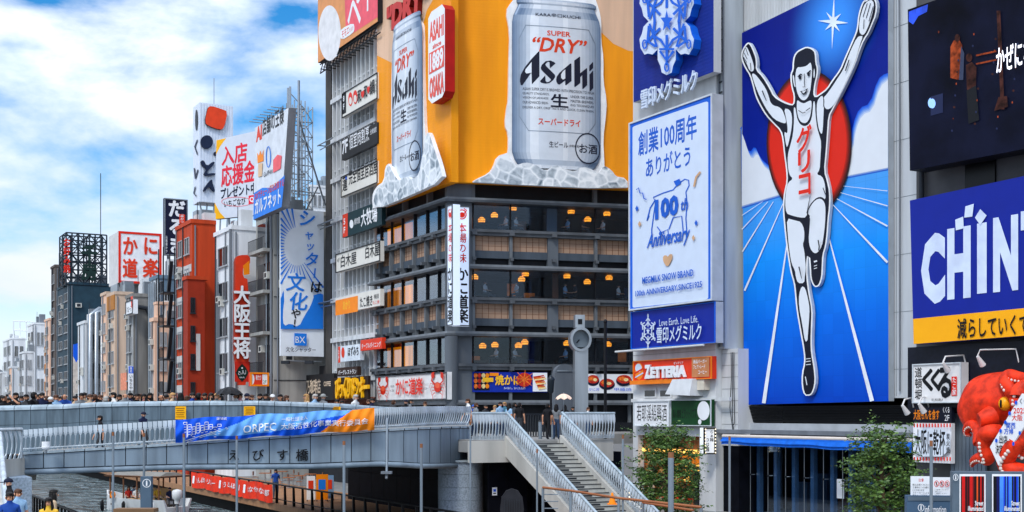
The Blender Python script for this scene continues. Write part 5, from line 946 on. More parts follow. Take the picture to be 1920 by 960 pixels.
# information boards on the promenade
IG = M('info_grey', (96, 112, 126), .5, .3); IB = M('info_blue', (70, 96, 122), .5)
def info(px0, px1, y0, y1, plane, lb):
    return Sign('info_board', lb, 'board', plane, px0, px1, y0, y1, 0, .25, IG, None)
PI = Plane(at(1850, 900, 30)[:2], (1, -.12)); STK = [M('stripe_%s' % k, c, .6, var=.2) for k, c in (('red', (206, 24, 22)), ('dark', (34, 10, 16)), ('orange', (226, 84, 30)), ('maroon', (110, 14, 20)), ('blue', (20, 60, 214)), ('indigo', (12, 16, 84)), ('sky', (70, 140, 240)), ('black', (8, 8, 20)))]
s = Sign('info_board', 'tall grey information board with red and blue striped posters at the lower right corner', 'board', PI, 1786, 1990, 884, 1100, 0, .25, IG, None)
for x0, x1, pal in ((1799, 1848, STK[:4]), (1860, 1916, STK[4:])):
    s.rect(x0, x1, 889, 1010, WHITE); x = x0 + 2.5; o = s.top + .005 * (s.lay + 1); s.lay += 1
    while x < x1 - 2.5:
        w_ = random.uniform(1.2, 4); w_ = min(w_, x1 - 2.5 - x); k = random.choice(pal); s.poly([(x, 893), (x + w_, 893), (x + w_, 1006), (x, 1006)], k, off=o); x += w_
    s.text('Street', x1 - 20, x1 - 4, 939, 948, WHITE, .02); s.text('illuminated', x1 - 33, x1 - 4, 949, 958, WHITE, .02); s.text('by', x1 - 12, x1 - 4, 960, 968, WHITE, .02)
s.ring(1792, 895, 5, 6.5, 1, WHITE); s.text('i', 1790.8, 1793.2, 891, 899, WHITE, .03); s.done()
PJ = Plane(at(1750, 900, 31.5)[:2], (1, -.1))
s = Sign('info_board', 'low blue grey board marked information with notices above it', 'board', PJ, 1700, 1786, 929, 1110, 0, .25, IB, None); s.ring(1727, 952, 6, 7, 1.2, WHITE); s.text('i', 1725.6, 1728.4, 947, 956, WHITE, .03); s.text('information', 1734, 1774, 948, 962, WHITE, .01); s.rect(1702, 1785, 931, 939, IG); s.done()
for x0, x1, y0, y1, lb in ((1708, 1744, 893, 932, 'white notice with rows of text, left of the prohibition notice'), (1749, 1783, 895, 933, 'white notice with three red prohibition rings')):
    s = Sign('notice', lb, 'notice', PJ, x0, x1, y0, y1, .05, .06, WHITE, None)
    if x0 < 1740:
        s.text('注意', 1722, 1732, 897, 903, RED)
        for k, tx in enumerate(('頭上注意ください', '工事中につき通行', 'ことがあります', 'スピーカーによる', '都合上、ご協力を')): s.text(tx, 1711, 1711 + (31, 31, 22, 31, 28)[k], 907 + k * 5, 910.6 + k * 5, BLACK)
    else:
        for k in range(3): s.ring(1756 + k * 10, 907, 4.4, 6, 1, RED); s.line([(1753 + k * 10, 903), (1759 + k * 10, 911)], 1, RED); s.ell(1756 + k * 10, 905, 1, 1.3, BLACK, 8); s.line([(1756 + k * 10, 906), (1756 + k * 10, 910)], 1.2, BLACK)
        for k in range(4): s.text('ご遠慮ください', 1752, 1752 + (26, 14, 24, 10)[k], 917 + k * 3.5, 919.5 + k * 3.5, BLACK)
    s.done()
# ------------------------------------------------------------------ finned grey building with restaurant signs
PF = PA(35.1); fs = lambda px, off=0: PF.s(px, off)
fb = thing('finned_building', 'grey office building behind white vertical fins, hung with restaurant signs, left of the beer billboards', 'building', PF.pt(fs(660), 1, 0))
FIN = M('fin_white', (206, 210, 213), .6, streak=.12); FDK = M('fin_dark', (40, 43, 48), .7, var=.2); PIER = M('pier_brown', (74, 72, 70), .8, var=.15)
q0, q1 = fs(612), fs(706); m = MB(); m.pbox(PF, q0, q1, 1, 34.2, -16, -.7, FDK); m.build('wall', fb); m = MB(); m.pbox(PF, q0 - .05, fs(622), 1, 34.2, -1, .05, PIER); m.build('pier', fb)
m = MB(); m.pbox(PF, fs(624), q1, 5.0, 34, -.68, -.6, GLASSD); m.build('window', fb)
m = MB(); z = 8.6
while z < 34: m.pbox(PF, fs(622.5), q1, z, z + .34, -.69, .14, FIN); m.pbox(PF, fs(622.5), q1, z + .9, z + 1.0, -.69, -.1, FIN); z += 3.12
m.build('floor_slab', fb)
m = MB(); q = fs(624)
while q < q1: m.pbox(PF, q, q + .16, 5.5, 34, -.6, .05, FIN); q += .84
m.build('fin', fb)
m = MB()
for z in (8.7, 14.9, 21.1, 27.4): m.tube([PF.pt(fs(611), z, .7), PF.pt(fs(640), z, .7)], .05, STEEL, 6); m.tube([PF.pt(fs(613), z, 0), PF.pt(fs(613), z, .7)], .05, STEEL, 6); m.tube([PF.pt(fs(611), z - .3, .5), PF.pt(fs(640), z - .3, .5)], .04, STEEL, 6)
m.build('bracket_rail', fb)
FCR = M('sign_cream', (224, 222, 214), .5, var=.04); CHAR = M('sign_charcoal', (34, 34, 36), .5); TEAL = M('sign_teal', (20, 50, 56), .5); PINK = M('sign_pink', (240, 96, 104), .5); SRED = M('sign_scarlet', (222, 60, 30), .5)
def fsign(lb, x0, x1, y0, y1, face, items, frame=None, off=.5, nm='sign', **k):
    s = Sign(nm, lb, 'sign', PF, x0, x1, y0, y1, off, .3, face, frame, .06, **k)
    for it in items: getattr(s, it[0])(*it[1:])
    return s.done()
fsign('white sign with red hearts between black characters, topmost on the finned building', 642, 708, 176, 222, FCR, [('rect', 642.5, 649, 172, 213, BLACK), ('vtext', '8F', 643, 648.5, 176, 206, WHITE), ('ell', 657, 186, 4, 13, RED), ('ell', 657, 189, 2.6, 7, FCR), ('ell', 666, 182, 4, 13, RED), ('ell', 666, 185, 2.6, 7, FCR), ('text', '和', 670, 677, 168, 192, BLACK, .03), ('text', '♥', 677, 683, 170, 184, RED, .02), ('text', '和', 682, 688, 160, 184, BLACK, .03), ('text', '♥', 688, 693, 162, 176, RED, .02), ('text', '鍋', 693, 702, 150, 176, BLACK, .03), ('vtext', 'しゃぶ', 703, 707, 145, 172, BLACK)], CHAR)
fsign('charcoal sign reading 7F with white lettering on the finned building', 641, 708, 264, 301, CHAR, [('text', '7F', 641.5, 652, 262, 288, WHITE, .03), ('text', '個室肉割烹', 655, 692, 244, 272, WHITE, .01), ('text', '全席個室', 694, 706, 240, 250, WHITE)])
fsign('cream sign with grey brush lettering and a bird emblem on the finned building', 640, 708, 332, 371, FCR, [('text', '蓮', 642, 651, 330, 358, CHAR, .04), ('ell', 649, 334, 1.4, 3, BLUE), ('text', '完全個室居酒屋', 654, 707, 306, 336, CHAR, .02)], CHAR)
fsign('dark teal sign with white lettering and a small red tab on the finned building', 642, 716, 403, 446, TEAL, [('rect', 642.5, 652, 401, 444, SRED), ('vtext', '5F', 644, 651, 406, 438, WHITE, .03), ('ell', 659, 420, 3.6, 8, WHITE), ('text', '焼肉屋', 664, 675, 408, 420, WHITE), ('text', '大牧場', 677, 707, 390, 420, WHITE, .04)])
fsign('white sign reading 4F with black brush characters twice on the finned building', 630, 713, 477, 512, FCR, [('text', '4F', 632, 637, 484, 492, CHAR), ('text', '白木屋', 639, 668, 475, 498, BLACK, .03), ('text', '白木屋', 685, 711, 458, 482, BLACK, .03)], CHAR)
fsign('half orange half white takoyaki sign on the finned building', 629, 713, 560, 589, FCR, [('rect', 629, 671, 559, 588, ORANGE), ('text', 'あかり', 643, 656, 564, 580, M('sign_gold', (250, 190, 40), .5), .03), ('text', 'たこ焼き', 675, 698, 555, 575, BLACK, .03), ('text', '梅田', 701, 710, 551, 560, CHAR), ('text', 'たこ焼', 699, 711, 563, 570, RED)], None)
fsign('white sign reading 2F with brush lettering, left of the small red sign', 634, 675, 650, 679, M('sign_ice', (214, 226, 236), .5), [('rect', 634, 638, 650, 680, SRED), ('vtext', '2F', 634.5, 637.8, 655, 675, WHITE), ('ell', 643, 661, 3, 10, SRED), ('text', 'ほずみち', 652, 672, 650, 667, BLACK, .03)])
fsign('small red sign with white lettering beside the 2F sign', 676, 716, 638, 658, SRED, [('text', 'テーブルダイニング', 678, 714, 642, 652, WHITE, .02)])
fsign('dark brown sign with white lettering above the big yellow letters', 632, 670, 690, 706, M('sign_brown', (52, 36, 30), .6), [('text', 'バーグレストラン', 634, 668, 693, 702, WHITE, .03)], off=.9)
t = Sign('restaurant_sign', 'big yellow cut out lettering on a dark board above the hamburger restaurant entrance', 'sign', PF, 624, 690, 709, 750, 1.3, .2, M('board_brown', (40, 28, 24), .7), None); t.text('びっくりドンキー', 628, 688, 708, 746, M('letter_yellow', (250, 186, 20), .5), .07, .2, 0); t.done()
m = MB(); a0, a1 = fs(600), fs(706); m.hexa([PF.pt(a0, 6.2, 2.4), PF.pt(a1, 6.2, 2.4), PF.pt(a1, 6.2, 0), PF.pt(a0, 6.2, 0), PF.pt(a0, 6.35, 2.4), PF.pt(a1, 6.35, 2.4), PF.pt(a1, 7.4, 0), PF.pt(a0, 7.4, 0)], M('brick_roof', (112, 62, 48), .8, var=.25)); m.build('canopy', fb)
s = Sign('roof_billboard', 'orange and pink billboard with a pale oval on the roof of the finned building', 'billboard', PF, None, poly=[(596, -20), (708, -90), (708, 40), (596, 118)], off=.6, thick=.5, face=M('hoarding_tan', (222, 148, 86), .5), side=CHAR)
s.ell(618, 62, 21, 52, M('hoarding_pale', (226, 226, 228), .5)); s.poly([(645, -40), (708, -90), (708, 32), (650, 70), (648, 50)], M('hoarding_pink', (236, 88, 104), .5)); s.text('ペ', 652, 676, -10, 50, WHITE, .03); s.text('“ト', 672, 700, -30, 22, WHITE, .03); s.poly(smooth_poly([(637, 62), (640, 54), (663, 42), (665, 54), (662, 62), (640, 76)], 1), WHITE); s.text('モモエ', 641, 654, 55, 67, RED, .02); s.text('だより', 655, 662, 51, 58, RED); s.done()
m = MB()
b0_, b1_, bz = s.box[0], s.box[1], s.box[2]
for z in (bz - .75, bz - .06): m.tube([PF.pt(b0_, z, .9), PF.pt(b1_, z, .9)], .05, DARKST, 5)
for i in range(17): q = b0_ + (b1_ - b0_ - .6) * i / 17; m.tube([PF.pt(q, bz - .75, .9), PF.pt(q + .6, bz - .06, .9)], .04, DARKST, 5); m.tube([PF.pt(q, bz - .4, .9), PF.pt(q, bz - .4, -.6)], .04, DARKST, 5)
m.build('truss', s.root)
# ------------------------------------------------------------------ generic canal-side building
def win_grid(parent, P, a, b, z0, z1, nc, nr, fr, gl, fw=.62, fh=.55, depth=.1):
    dw, dh = (b - a) / nc, (z1 - z0) / nr
    for j in range(nr):
        for i in range(nc):
            c, z = a + dw * (i + .5), z0 + dh * (j + .5); hw, hh = dw * fw / 2, dh * fh / 2; m = MB(); e = .07
            for bx in ((c - hw, c + hw, z + hh - e, z + hh), (c - hw, c + hw, z - hh, z - hh + e), (c - hw, c - hw + e, z - hh + e, z + hh - e), (c + hw - e, c + hw, z - hh + e, z + hh - e), (c - e / 2, c + e / 2, z - hh + e, z + hh - e)): m.pbox(P, *bx, 0, depth, fr)
            m.pbox(P, c - hw - .05, c + hw + .05, z - hh - .08, z - hh - .002, 0, depth + .08, fr)
            f = m.build('window', parent); m = MB(); m.pbox(P, c - hw + e, c + hw - e, z - hh + e, z + hh - e, 0, .03, gl); m.build('pane', f)
def bld(name, lb, pxl, pxc, pxr, s, ytop, wall, front=None, fac=(2, 5), frt=None, z0=5, depth=12, gl=None, fr=None, roof=True, ybf=None):
    Q = PS(s); ac, zt = Q.sz(pxc, ytop); P = PA(ac); t0 = P.s(pxl); t1 = -s
    if pxr > pxc + .5: depth = max(1.5, Q.s(pxr) - ac)
    b = thing(name, lb, 'building', W(ac, s, 1)); gl = gl or GLASSD; fr = fr or M('window_frame', (160, 164, 168), .5)
    m = MB(); m.pbox(P, t0, t1, 1, zt, -depth, 0, wall); m.m[2] = wall; m.m[3] = front or wall; m.build('wall', b)
    if roof: m = MB(); m.pbox(P, t0 - .1, t1 + .1, zt + .002, zt + .35, -depth, .12, front or wall); m.build('parapet', b)
    if fac: win_grid(b, P, t0 + .3, t1 - .3, z0, zt - .5, fac[0], fac[1], fr, gl)
    rq = random.Random(int(s)); m = MB()
    for k in range(3):                               # air conditioners on brackets, roof plant, pipes
        q = rq.uniform(t0 + .3, max(t0 + .4, t1 - .9)); z = rq.uniform(7, zt - 2); m.pbox(P, q, q + .75, z, z + .55, .02, .35, M('unit_pale', (196, 196, 190), .6)); m.pbox(P, q + .15, q + .6, z + .1, z + .45, .351, .36, DARKST)
        z = rq.uniform(7, zt - 2); q = rq.uniform(ac + .3, ac + 1.5)
        if pxr > pxc + 8 and depth > 2.6: m.pbox(Q, q, q + .8, z, z + .6, .02, .38, M('unit_pale', (196, 196, 190), .6)); m.pbox(Q, q + .15, q + .65, z + .1, z + .5, .381, .39, DARKST)
    build_each(m, 'air_conditioner', b); m = MB()
    for k in range(4):
        q = rq.uniform(t0 + .2, t1 - 1); d_ = rq.uniform(1, max(1.2, depth - 2)); h_ = rq.uniform(.6, 1.7); m.pbox(P, q, q + rq.uniform(.6, 1.4), zt + .36, zt + .36 + h_, -d_ - 1, -d_, rq.choice((GREYM, PALE, STEEL)))
    m.tube([P.pt(t1 - .5, zt, -.6), P.pt(t1 - .5, zt + rq.uniform(1.5, 3.5), -.6)], .03, DARKST, 4)
    build_each(m, 'roof_unit', b); m = MB()
    for k in range(2): q = rq.uniform(t0 + .1, t1 - .1); m.tube([P.pt(q, 2, .1), P.pt(q, zt, .1)], .06, rq.choice((GREYM, STEEL, DARKST)), 5)
    if pxr > pxc + 8: m.tube([Q.pt(ac + .25, 2, .1), Q.pt(ac + .25, zt - .2, .1)], .07, GREYM, 5)
    build_each(m, 'drainpipe', b)
    if frt: win_grid(b, Q, ac + .4, min(ac + depth, ac + frt[2]) - .2 if len(frt) > 2 else ac + depth - .3, z0, zt - .5, frt[0], frt[1], fr, gl)
    return b, P, Q, ac, zt, t0, t1
# grey building with open balconies behind the blue and white vertical banner
CG = M('concrete_light', (158, 158, 154), .85, var=.12, bump=.1, streak=.16)
b, P, Q, ac, zt, t0, t1 = bld('concrete_building', 'bare concrete building with dark balconies beside the tall blue and white banner', 480, 514, 611, 96, 398, CG, None, None, None, 5)
m = MB(); mr = MB(); z = 6.0
while z < zt - 2: m.pbox(P, t0 + .5, t1 - .5, z, z + 2.4, .005, .03, GLASSD); m.pbox(P, t0 + .3, t1 - .3, z - .15, z + .1, .03, .8, CG); [mr.tube([P.pt(t0 + .3 + k * .22, z + .1, .75), P.pt(t0 + .3 + k * .22, z + 1.0, .75)], .02, DARKST, 4) for k in range(int((t1 - t0 - .6) / .22))]; mr.tube([P.pt(t0 + .3, z + 1.0, .75), P.pt(t1 - .3, z + 1.0, .75)], .03, DARKST, 5); z += 3.3
m.build('balcony', b); mr.build('railing', b)
m = MB(); z = 5.5
while z < zt: m.pbox(Q, ac - .03, ac + 3.6, z, z + .06, 0, .04, DARKST); z += 3.3
m.tube([P.pt(t1 - .3, 3, .15), P.pt(t1 - .3, zt, .15)], .1, GREYM, 8); m.build('joint', b)
s = Sign('shutter_banner', 'tall blue and white vertical banner with brush lettering and a square logo', 'banner', PS(95), 526, 607, 390, 667, .3, .25, M('banner_ice', (230, 238, 246), .5, var=.03), None)
SB = M('shutter_blue', (28, 124, 226), .5, var=.04)
for k in range(44):
    a = 6.2832 * k / 44; c, d = math.cos(a), math.sin(a); x0, y0 = 557 + 24 * c, 462 + 36 * d; x1, y1 = 557 + 95 * c, 462 + 95 * d
    if x1 < 526.5: f = (526.5 - x0) / (x1 - x0); x1, y1 = 526.5, y0 + (y1 - y0) * f
    if x1 > 606.5: f = (606.5 - x0) / (x1 - x0); x1, y1 = 606.5, y0 + (y1 - y0) * f
    if y1 < 391 and y1 != y0: f = (391 - y0) / (y1 - y0); x1, y1 = x0 + (x1 - x0) * f, 391
    if x0 < 528 or x0 > 605 or abs(x1 - x0) + abs(y1 - y0) < 4 or (c > -.12 and d < .8): continue
    s.line([(x0, y0), (x1, y1)], .8, SB, w1=3.6)
s.poly([(526, 560), (540, 530), (560, 540), (580, 556), (600, 550), (606, 552), (606, 617), (526, 617)], SB)
s.poly(smooth_poly([(530, 590), (534, 556), (528, 530), (545, 508), (575, 520), (590, 552), (582, 575), (572, 590), (560, 614), (544, 606), (532, 612)], 1), M('banner_ice', (206, 220, 236), .5, var=.03))
for ch, x, y, sz, mt in (('シ', 576, 409, 34, SB), ('ャ', 580, 440, 20, SB), ('ッ', 582, 461, 19, SB), ('タ', 585, 486, 28, SB), ('ー', 590, 512, 22, SB), ('は', 593, 538, 24, BLACK), ('文', 555, 529, 36, SB), ('化', 560, 565, 36, SB), ('や', 555, 588, 20, BLACK), ('！', 557, 606, 18, BLACK)): s.vtext(ch, x - sz / 2, x + sz / 2, y - sz / 2, y + sz / 2, mt, .035, shear=.12)
s.rect(552, 575, 625, 648, SB); s.text('BX', 554, 572, 631, 643, WHITE); s.text('文化シャッター', 536, 592, 651, 660, NAVY, .02); s.done()
m = MB()
for px in (538, 582): c = at(px, 680, s.P.pt(0, 0, 0).y * 0 + 97); m.box(c + Vector((0, -.6, 0)), .3, .3, .12, DARKST)
z = PS(95).sz(566, 678, .4)[1]; m.pbox(PS(95), PS(95).s(534), PS(95).s(600), z, z + .08, .3, .45, STEEL); m.build('lamp_bracket', s.root)
s = Sign('coffee_sign', 'black coffee house sign with cream lettering under the blue and white banner', 'sign', PF, 545, 626, 706, 752, .8, .3, CHAR, None); CRM = M('letter_cream', (226, 206, 180), .5); s.text('星乃珈琲店', 568, 601, 712, 738, CRM, .03); s.text('HOSHINO', 548, 562, 722, 729, CRM, .02); s.text('COFFEE', 607, 620, 715, 724, CRM, .02); s.done()
m = MB(); m.pbox(PF, fs(545), fs(611), 1, 10, -6, 0, M('shop_dark', (58, 56, 56), .7)); t = m.build('coffee_house'); tag(t, 'low dark shop block carrying the coffee sign', 'building')
t = thing('air_duct', 'large bare metal duct on the roof of the coffee shop', 'duct', PF.pt(fs(590), 10, -2)); m = MB(); m.pbox(PF, fs(578), fs(611), 10, 11.2, -2.5, -1.2, STEEL); m.pbox(PF, fs(585), fs(611), 11.21, 11.8, -2.3, -1.4, STEEL); m.build('casing', t)
# white building
WH = M('render_white', (228, 232, 236), .7, var=.05, streak=.1); RB = M('render_red', (190, 66, 28), .7, var=.12, streak=.12); RBD = M('render_red_dark', (150, 44, 20), .7, var=.1)
b, P, Q, ac, zt, t0, t1 = bld('white_building', 'white rendered building with square windows behind the red vertical restaurant sign', 403, 436, 484, 101.5, 430, WH, None, (1, 5), None, 6)
m = MB(); m.tube([P.pt(t1 + .1, 3, .2), P.pt(t1 + .1, zt, .2)], .12, GREYM, 8)
for k in range(4): m.tube([P.pt(t0 + 1 + k * .3, 3, .15), P.pt(t0 + 1 + k * .3, zt - 2 - k, .15)], .05, GREYM, 5)
m.build('drainpipe', b)
s = Sign('red_vertical_sign', 'tall red vertical sign with white characters outlined in red bulbs on the white building', 'sign', PS(100.8), None, poly=smooth_poly([(441, 722), (441, 492), (443, 482), (450, 478), (469, 478), (469, 498), (456, 498), (455, 520), (467, 524), (467, 722)], 1), off=.2, thick=.5, face=SRED, side=RBD)
s.vtext('大阪王将', 438, 470, 536, 672, WHITE, .05, .3, smat=RBD, grow=1.06)
s.rect(440, 469, 678, 716, M('halal_red', (196, 40, 24), .5)); s.poly([(454, 682), (461, 689), (466, 699), (461, 709), (454, 716), (447, 709), (442, 699), (447, 689)], M('halal_dark', (12, 40, 34), .5)); s.text('حلال', 447, 461, 694, 703, WHITE, .01); s.text('HALAL', 449, 459, 706, 709, WHITE); s.ell(454, 690, 1.6, 1.6, WHITE, 10)
s.poly([(456, 498), (468, 488), (468, 514), (457, 516)], ORANGE); s.done()
s = Sign('corner_sign', 'orange box sign with white lettering under the concrete balconies', 'sign', PS(95.5), 469, 504, 698, 724, .2, .4, SRED, ORANGE, .12); s.ell(473, 711, 4, 10, WHITE); s.text('串カツ', 480, 490, 703, 713, WHITE, .04); s.rect(492, 501, 701, 721, WHITE); s.text('2F', 493, 500, 713, 719, M('sign_green2', (20, 140, 90), .5)); s.done()
# red building
b, P, Q, ac, zt, t0, t1 = bld('red_building', 'brick red rendered building with a lower stair tower and grey window bands', 331, 360, 405, 108, 418, RB, None, (2, 6), None, 6)
m = MB(); x0, _ = Q.sz(352, 500, 1.5); x1, zq = Q.sz(384, 525, 1.5); m.pbox(Q, x0, x1, 1, zq, 0, 1.5, RBD); m.pbox(Q, x0 - .1, x1 + .3, zq + .002, zq + .3, 0, 1.6, RB); m.build('stair_tower', b); TW_ = M('tower_pale', (196, 194, 192), .7, streak=.1)
m = MB(); m.pbox(Q, x0 + .7, x1 - .4, Q.sz(370, 696)[1], Q.sz(370, 628)[1], 1.51, 1.56, TW_)
for k in range(6): z = 6.2 + k * (zt - 7) / 6; m.pbox(P, t0 + .1, t1 - .1, z - .75, z - .1, .01, .05, TW_)
m.build('pale_panel', b); win_grid(b, Plane(Q.p + Q.o * 1.5, Q.d), x0 + .1, x0 + .75, 7, zq - 1, 1, 4, DARKST, GLASSD)
t = thing('fire_escape', 'black iron fire escape on the left side of the red building', 'fire escape', P.pt(t0 - .6, 1, .3)); m = MB(); ml = MB(); z = 5.0
while z < zt - 3.5: m.pbox(P, t0 - 1.9, t0 - .05, z, z + .12, .1, 1.2, DARKST); [ml.tube([P.pt(t0 - 1.9 + k * .3, z + .1, 1.15), P.pt(t0 - 1.9 + k * .3, z + 1.05, 1.15)], .025, BLACK, 4) for k in range(7)]; ml.tube([P.pt(t0 - 1.9, z + 1.05, 1.15), P.pt(t0 - .1, z + 1.05, 1.15)], .03, BLACK, 4); m.hexa([P.pt(t0 - 1.8, z, .5), P.pt(t0 - 1.5, z, .5), P.pt(t0 - 1.5, z, .2), P.pt(t0 - 1.8, z, .2), P.pt(t0 - .6, z + 2.9, .5), P.pt(t0 - .3, z + 2.9, .5), P.pt(t0 - .3, z + 2.9, .2), P.pt(t0 - .6, z + 2.9, .2)], DARKST); z += 3
for q in (-1.9, -.1): 
    for o in (.15, 1.15): ml.tube([P.pt(t0 + q, 1, o), P.pt(t0 + q, zt - 1.5, o)], .06, BLACK, 5)
m.build('landing', t); ml.build('frame', t)
# the rest of the row, further and further along the canal
GB = M('cladding_blue_grey', (96, 120, 140), .6, var=.08, streak=.1); BE = M('render_beige', (208, 182, 160), .8, var=.08, streak=.1); TAN = M('render_tan', (176, 116, 52), .7, var=.12); DG = M('panel_petrol', (32, 58, 72), .6, var=.15); PK = M('render_peach', (232, 192, 166), .8, var=.06, streak=.08); GRY = M('render_grey', (164, 166, 166), .8, var=.1, streak=.14); LGY = M('render_light', (216, 221, 225), .75, streak=.1)
b, P, Q, ac, zt, t0, t1 = bld('clad_building', 'blue grey clad building with ribbed steel flank and a peach annex in front', 282, 296, 345, 122, 522, LGY, GB, None, (2, 3, 4), 6, depth=8)
m = MB(); [m.tube([P.pt(t0 + .5 + k * .9, 3, .2), P.pt(t0 + .5 + k * .9, zt - .3, .2)], .14, STEEL, 6) for k in range(max(1, int((t1 - t0) / .9)))]; m.build('rib', b)
b, P, Q, ac, zt, t0, t1 = bld('peach_annex', 'small peach coloured block with a tall window strip, in front of the clad building', 283, 290, 318, 119, 602, PK, None, (1, 1), (2, 4), 5)
m = MB(); [m.pbox(Q, ac + .2 + k * .9, ac + .5 + k * .9, zt + .36, zt + 1.6, -1.2, -.1, PK) for k in range(4)]; m.pbox(Q, ac + .15, ac + 3.3, zt + 1.61, zt + 1.85, -1.25, -.05, PK); m.build('roof_frame', b)
b, P, Q, ac, zt, t0, t1 = bld('concrete_block', 'weathered concrete building with pipes down its side and a small white sign', 237, 250, 284, 132, 556, GRY, M('concrete_side', (128, 126, 122), .85, var=.15, streak=.15), (2, 4), None, 6)
m = MB(); [m.tube([Q.pt(ac + 1.6 + k * .45, 3, .25), Q.pt(ac + 1.6 + k * .45, zt - 2, .25), Q.pt(ac + 1.3 + k * .45, zt - 1.2, .2), Q.pt(ac + .2, zt - 1, .2)], .2, DARKST, 8) for k in range(2)]; m.build('pipe', b)
s = Sign('shop_sign', 'small white signboard with a red corner at the top of the weathered concrete building', 'sign', P, 236, 249, 566, 592, .1, .5, WHITE, DARKST, .1); s.text('くれおーる', 237, 246, 574, 586, CHAR, .02); s.poly([(245, 556), (249, 555), (249, 580), (246, 576)], SRED); s.done()
s = Sign('hanging_sign', 'narrow vertical sign, blue above and white below, on the weathered concrete building', 'sign', Q, 241, 250, 686, 732, .2, .2, WHITE, None); s.rect(241, 250, 687, 700, BLUE); s.vtext('焼肉', 243, 248, 688, 699, WHITE); s.vtext('いちりや', 242, 249, 702, 731, BLACK); s.done()
s = Sign('poster', 'faded salmon poster on the weathered concrete building', 'poster', P, 226, 237, 700, 732, .1, .05, M('poster_salmon', (222, 140, 110), .7, var=.3, scale=4), None); s.done()
b, P, Q, ac, zt, t0, t1 = bld('ochre_building', 'beige building with ochre bands at roof and foot', 202, 216, 250, 140, 552, BE, BE, (2, 5), None, 6)
m = MB(); m.pbox(P, t0, t1, zt - 1.6, zt, .0, .12, TAN); m.pbox(P, t0, t1, 5.6, 6.8, 0, .12, TAN); m.build('ochre_band', b)
b, P, Q, ac, zt, t0, t1 = bld('beige_building', 'narrow beige building with a stepped roof, left of the ochre banded building', 190, 200, 222, 152, 552, PK, BE, (2, 6), None, 6)
b, P, Q, ac, zt, t0, t1 = bld('grey_service_building', 'pale grey building with bundled steel ducts along its face', 146, 160, 200, 160, 606, LGY, LGY, None, (1, 3, 3), 6)
m = MB(); [m.tube([Q.pt(ac + .5 + k * .7, 3, .4), Q.pt(ac + .5 + k * .7, zt + 1 + .3 * k, .4), Q.pt(ac + 1.6 + k * .7, zt + 1.8, 0), Q.pt(ac + 4 + .3 * k, zt + 1.6, -1)], .3, STEEL, 8) for k in range(3)]; m.build('duct', b)
b, P, Q, ac, zt, t0, t1 = bld('petrol_building', 'tall dark petrol blue building under the steel lattice sign', 108, 131, 232, 182, 533, DG, DG, (2, 8), None, 6, gl=BLACK)
s = Sign('tall_poster', 'tall faded banner with a blue tip on the petrol blue building', 'banner', Q, 137, 149, 646, 748, .2, .1, M('banner_sand', (196, 186, 176), .7, var=.3, scale=1), None); s.poly([(137, 646), (149, 643), (149, 668), (143, 680), (137, 668)], BLUE); s.done()
# lattice sign on its roof
lt = thing('lattice_sign', 'dark steel lattice rooftop sign with red characters and large green ones', 'sign', W(ac, 183, zt)); m = MB(); LB_ = M('lattice_steel', (44, 54, 64), .5, .4)
def lat(P, a, b, z0, z1, na, nz, o):
    for i in range(na + 1): q = a + (b - a) * i / na; m.tube([P.pt(q, z0, o), P.pt(q, z1, o)], .11, LB_, 4)
    for j in range(nz + 1): z = z0 + (z1 - z0) * j / nz; m.tube([P.pt(a, z, o), P.pt(b, z, o)], .10, LB_, 4)
    for i in range(na):
        for j in range(nz): x0, x1 = a + (b - a) * i / na, a + (b - a) * (i + 1) / na; y0, y1 = z0 + (z1 - z0) * j / nz, z0 + (z1 - z0) * (j + 1) / nz; m.tube([P.pt(x0, y0, o), P.pt(x1, y1, o)] if (i + j) % 2 else [P.pt(x1, y0, o), P.pt(x0, y1, o)], .07, LB_, 4)
qa, za = Q.sz(124, 436); qb, _ = Q.sz(200, 436); lat(Q, qa, qb, zt, za, 7, 7, 0); lat(Q, qa, qb, zt, za, 5, 6, -3); P3 = PA(qa); lat(P3, P3.s(112), -182, zt, za, 2, 7, 0); m.build('lattice', lt)
s = Sign('lattice_lettering', '', '', Q, 148, 190, 456, 530, .2, .01, root=lt); s.vtext('千房', 153, 183, 458, 526, M('char_green', (18, 44, 40), .5), .08, .2); s.done()
s = Sign('lattice_lettering', '', '', Q, 118, 132, 446, 514, .2, .01, root=lt); s.vtext('お好み焼', 119, 132, 446, 512, RED, .04, .15); s.done()
m = MB(); m.tube([W(qa + 5, 184, zt), W(qa + 5, 184, za + 9)], .06, LB_, 5); m.build('mast', lt)
# crab restaurant roof sign
s = Sign('rooftop_sign', 'white rooftop sign box framed in red with four red characters', 'sign', PS(146), 222, 303, 433, 530, .0, .4, M('roof_white', (232, 234, 238), .5), RED, .25, side=M('roof_side', (206, 206, 206), .6)); s.vtext('か道', 228, 260, 440, 524, SRED, .05, .06, grow=.9); s.vtext('に楽', 266, 299, 440, 524, SRED, .05, .06, grow=.9)
P = s.P; m = MB(); m.pbox(P, s.box[0] + .02, s.box[1] - .02, s.box[2], s.box[3], -5, -.01, M('roof_side', (206, 206, 206), .6)); m.build('box', s.root); m = MB(); [m.pbox(P, s.box[0] + k * 1.6, s.box[0] + k * 1.6 + .2, 14, s.box[2] - .01, -4, -.2, STEEL) for k in range(4)]; build_each(m, 'leg', s.root); s.done()
b, P, Q, ac, zt, t0, t1 = bld('grey_block', 'grey block below the white rooftop sign of red characters', 226, 236, 300, 147, 530, LGY, GRY, None, None, 6)
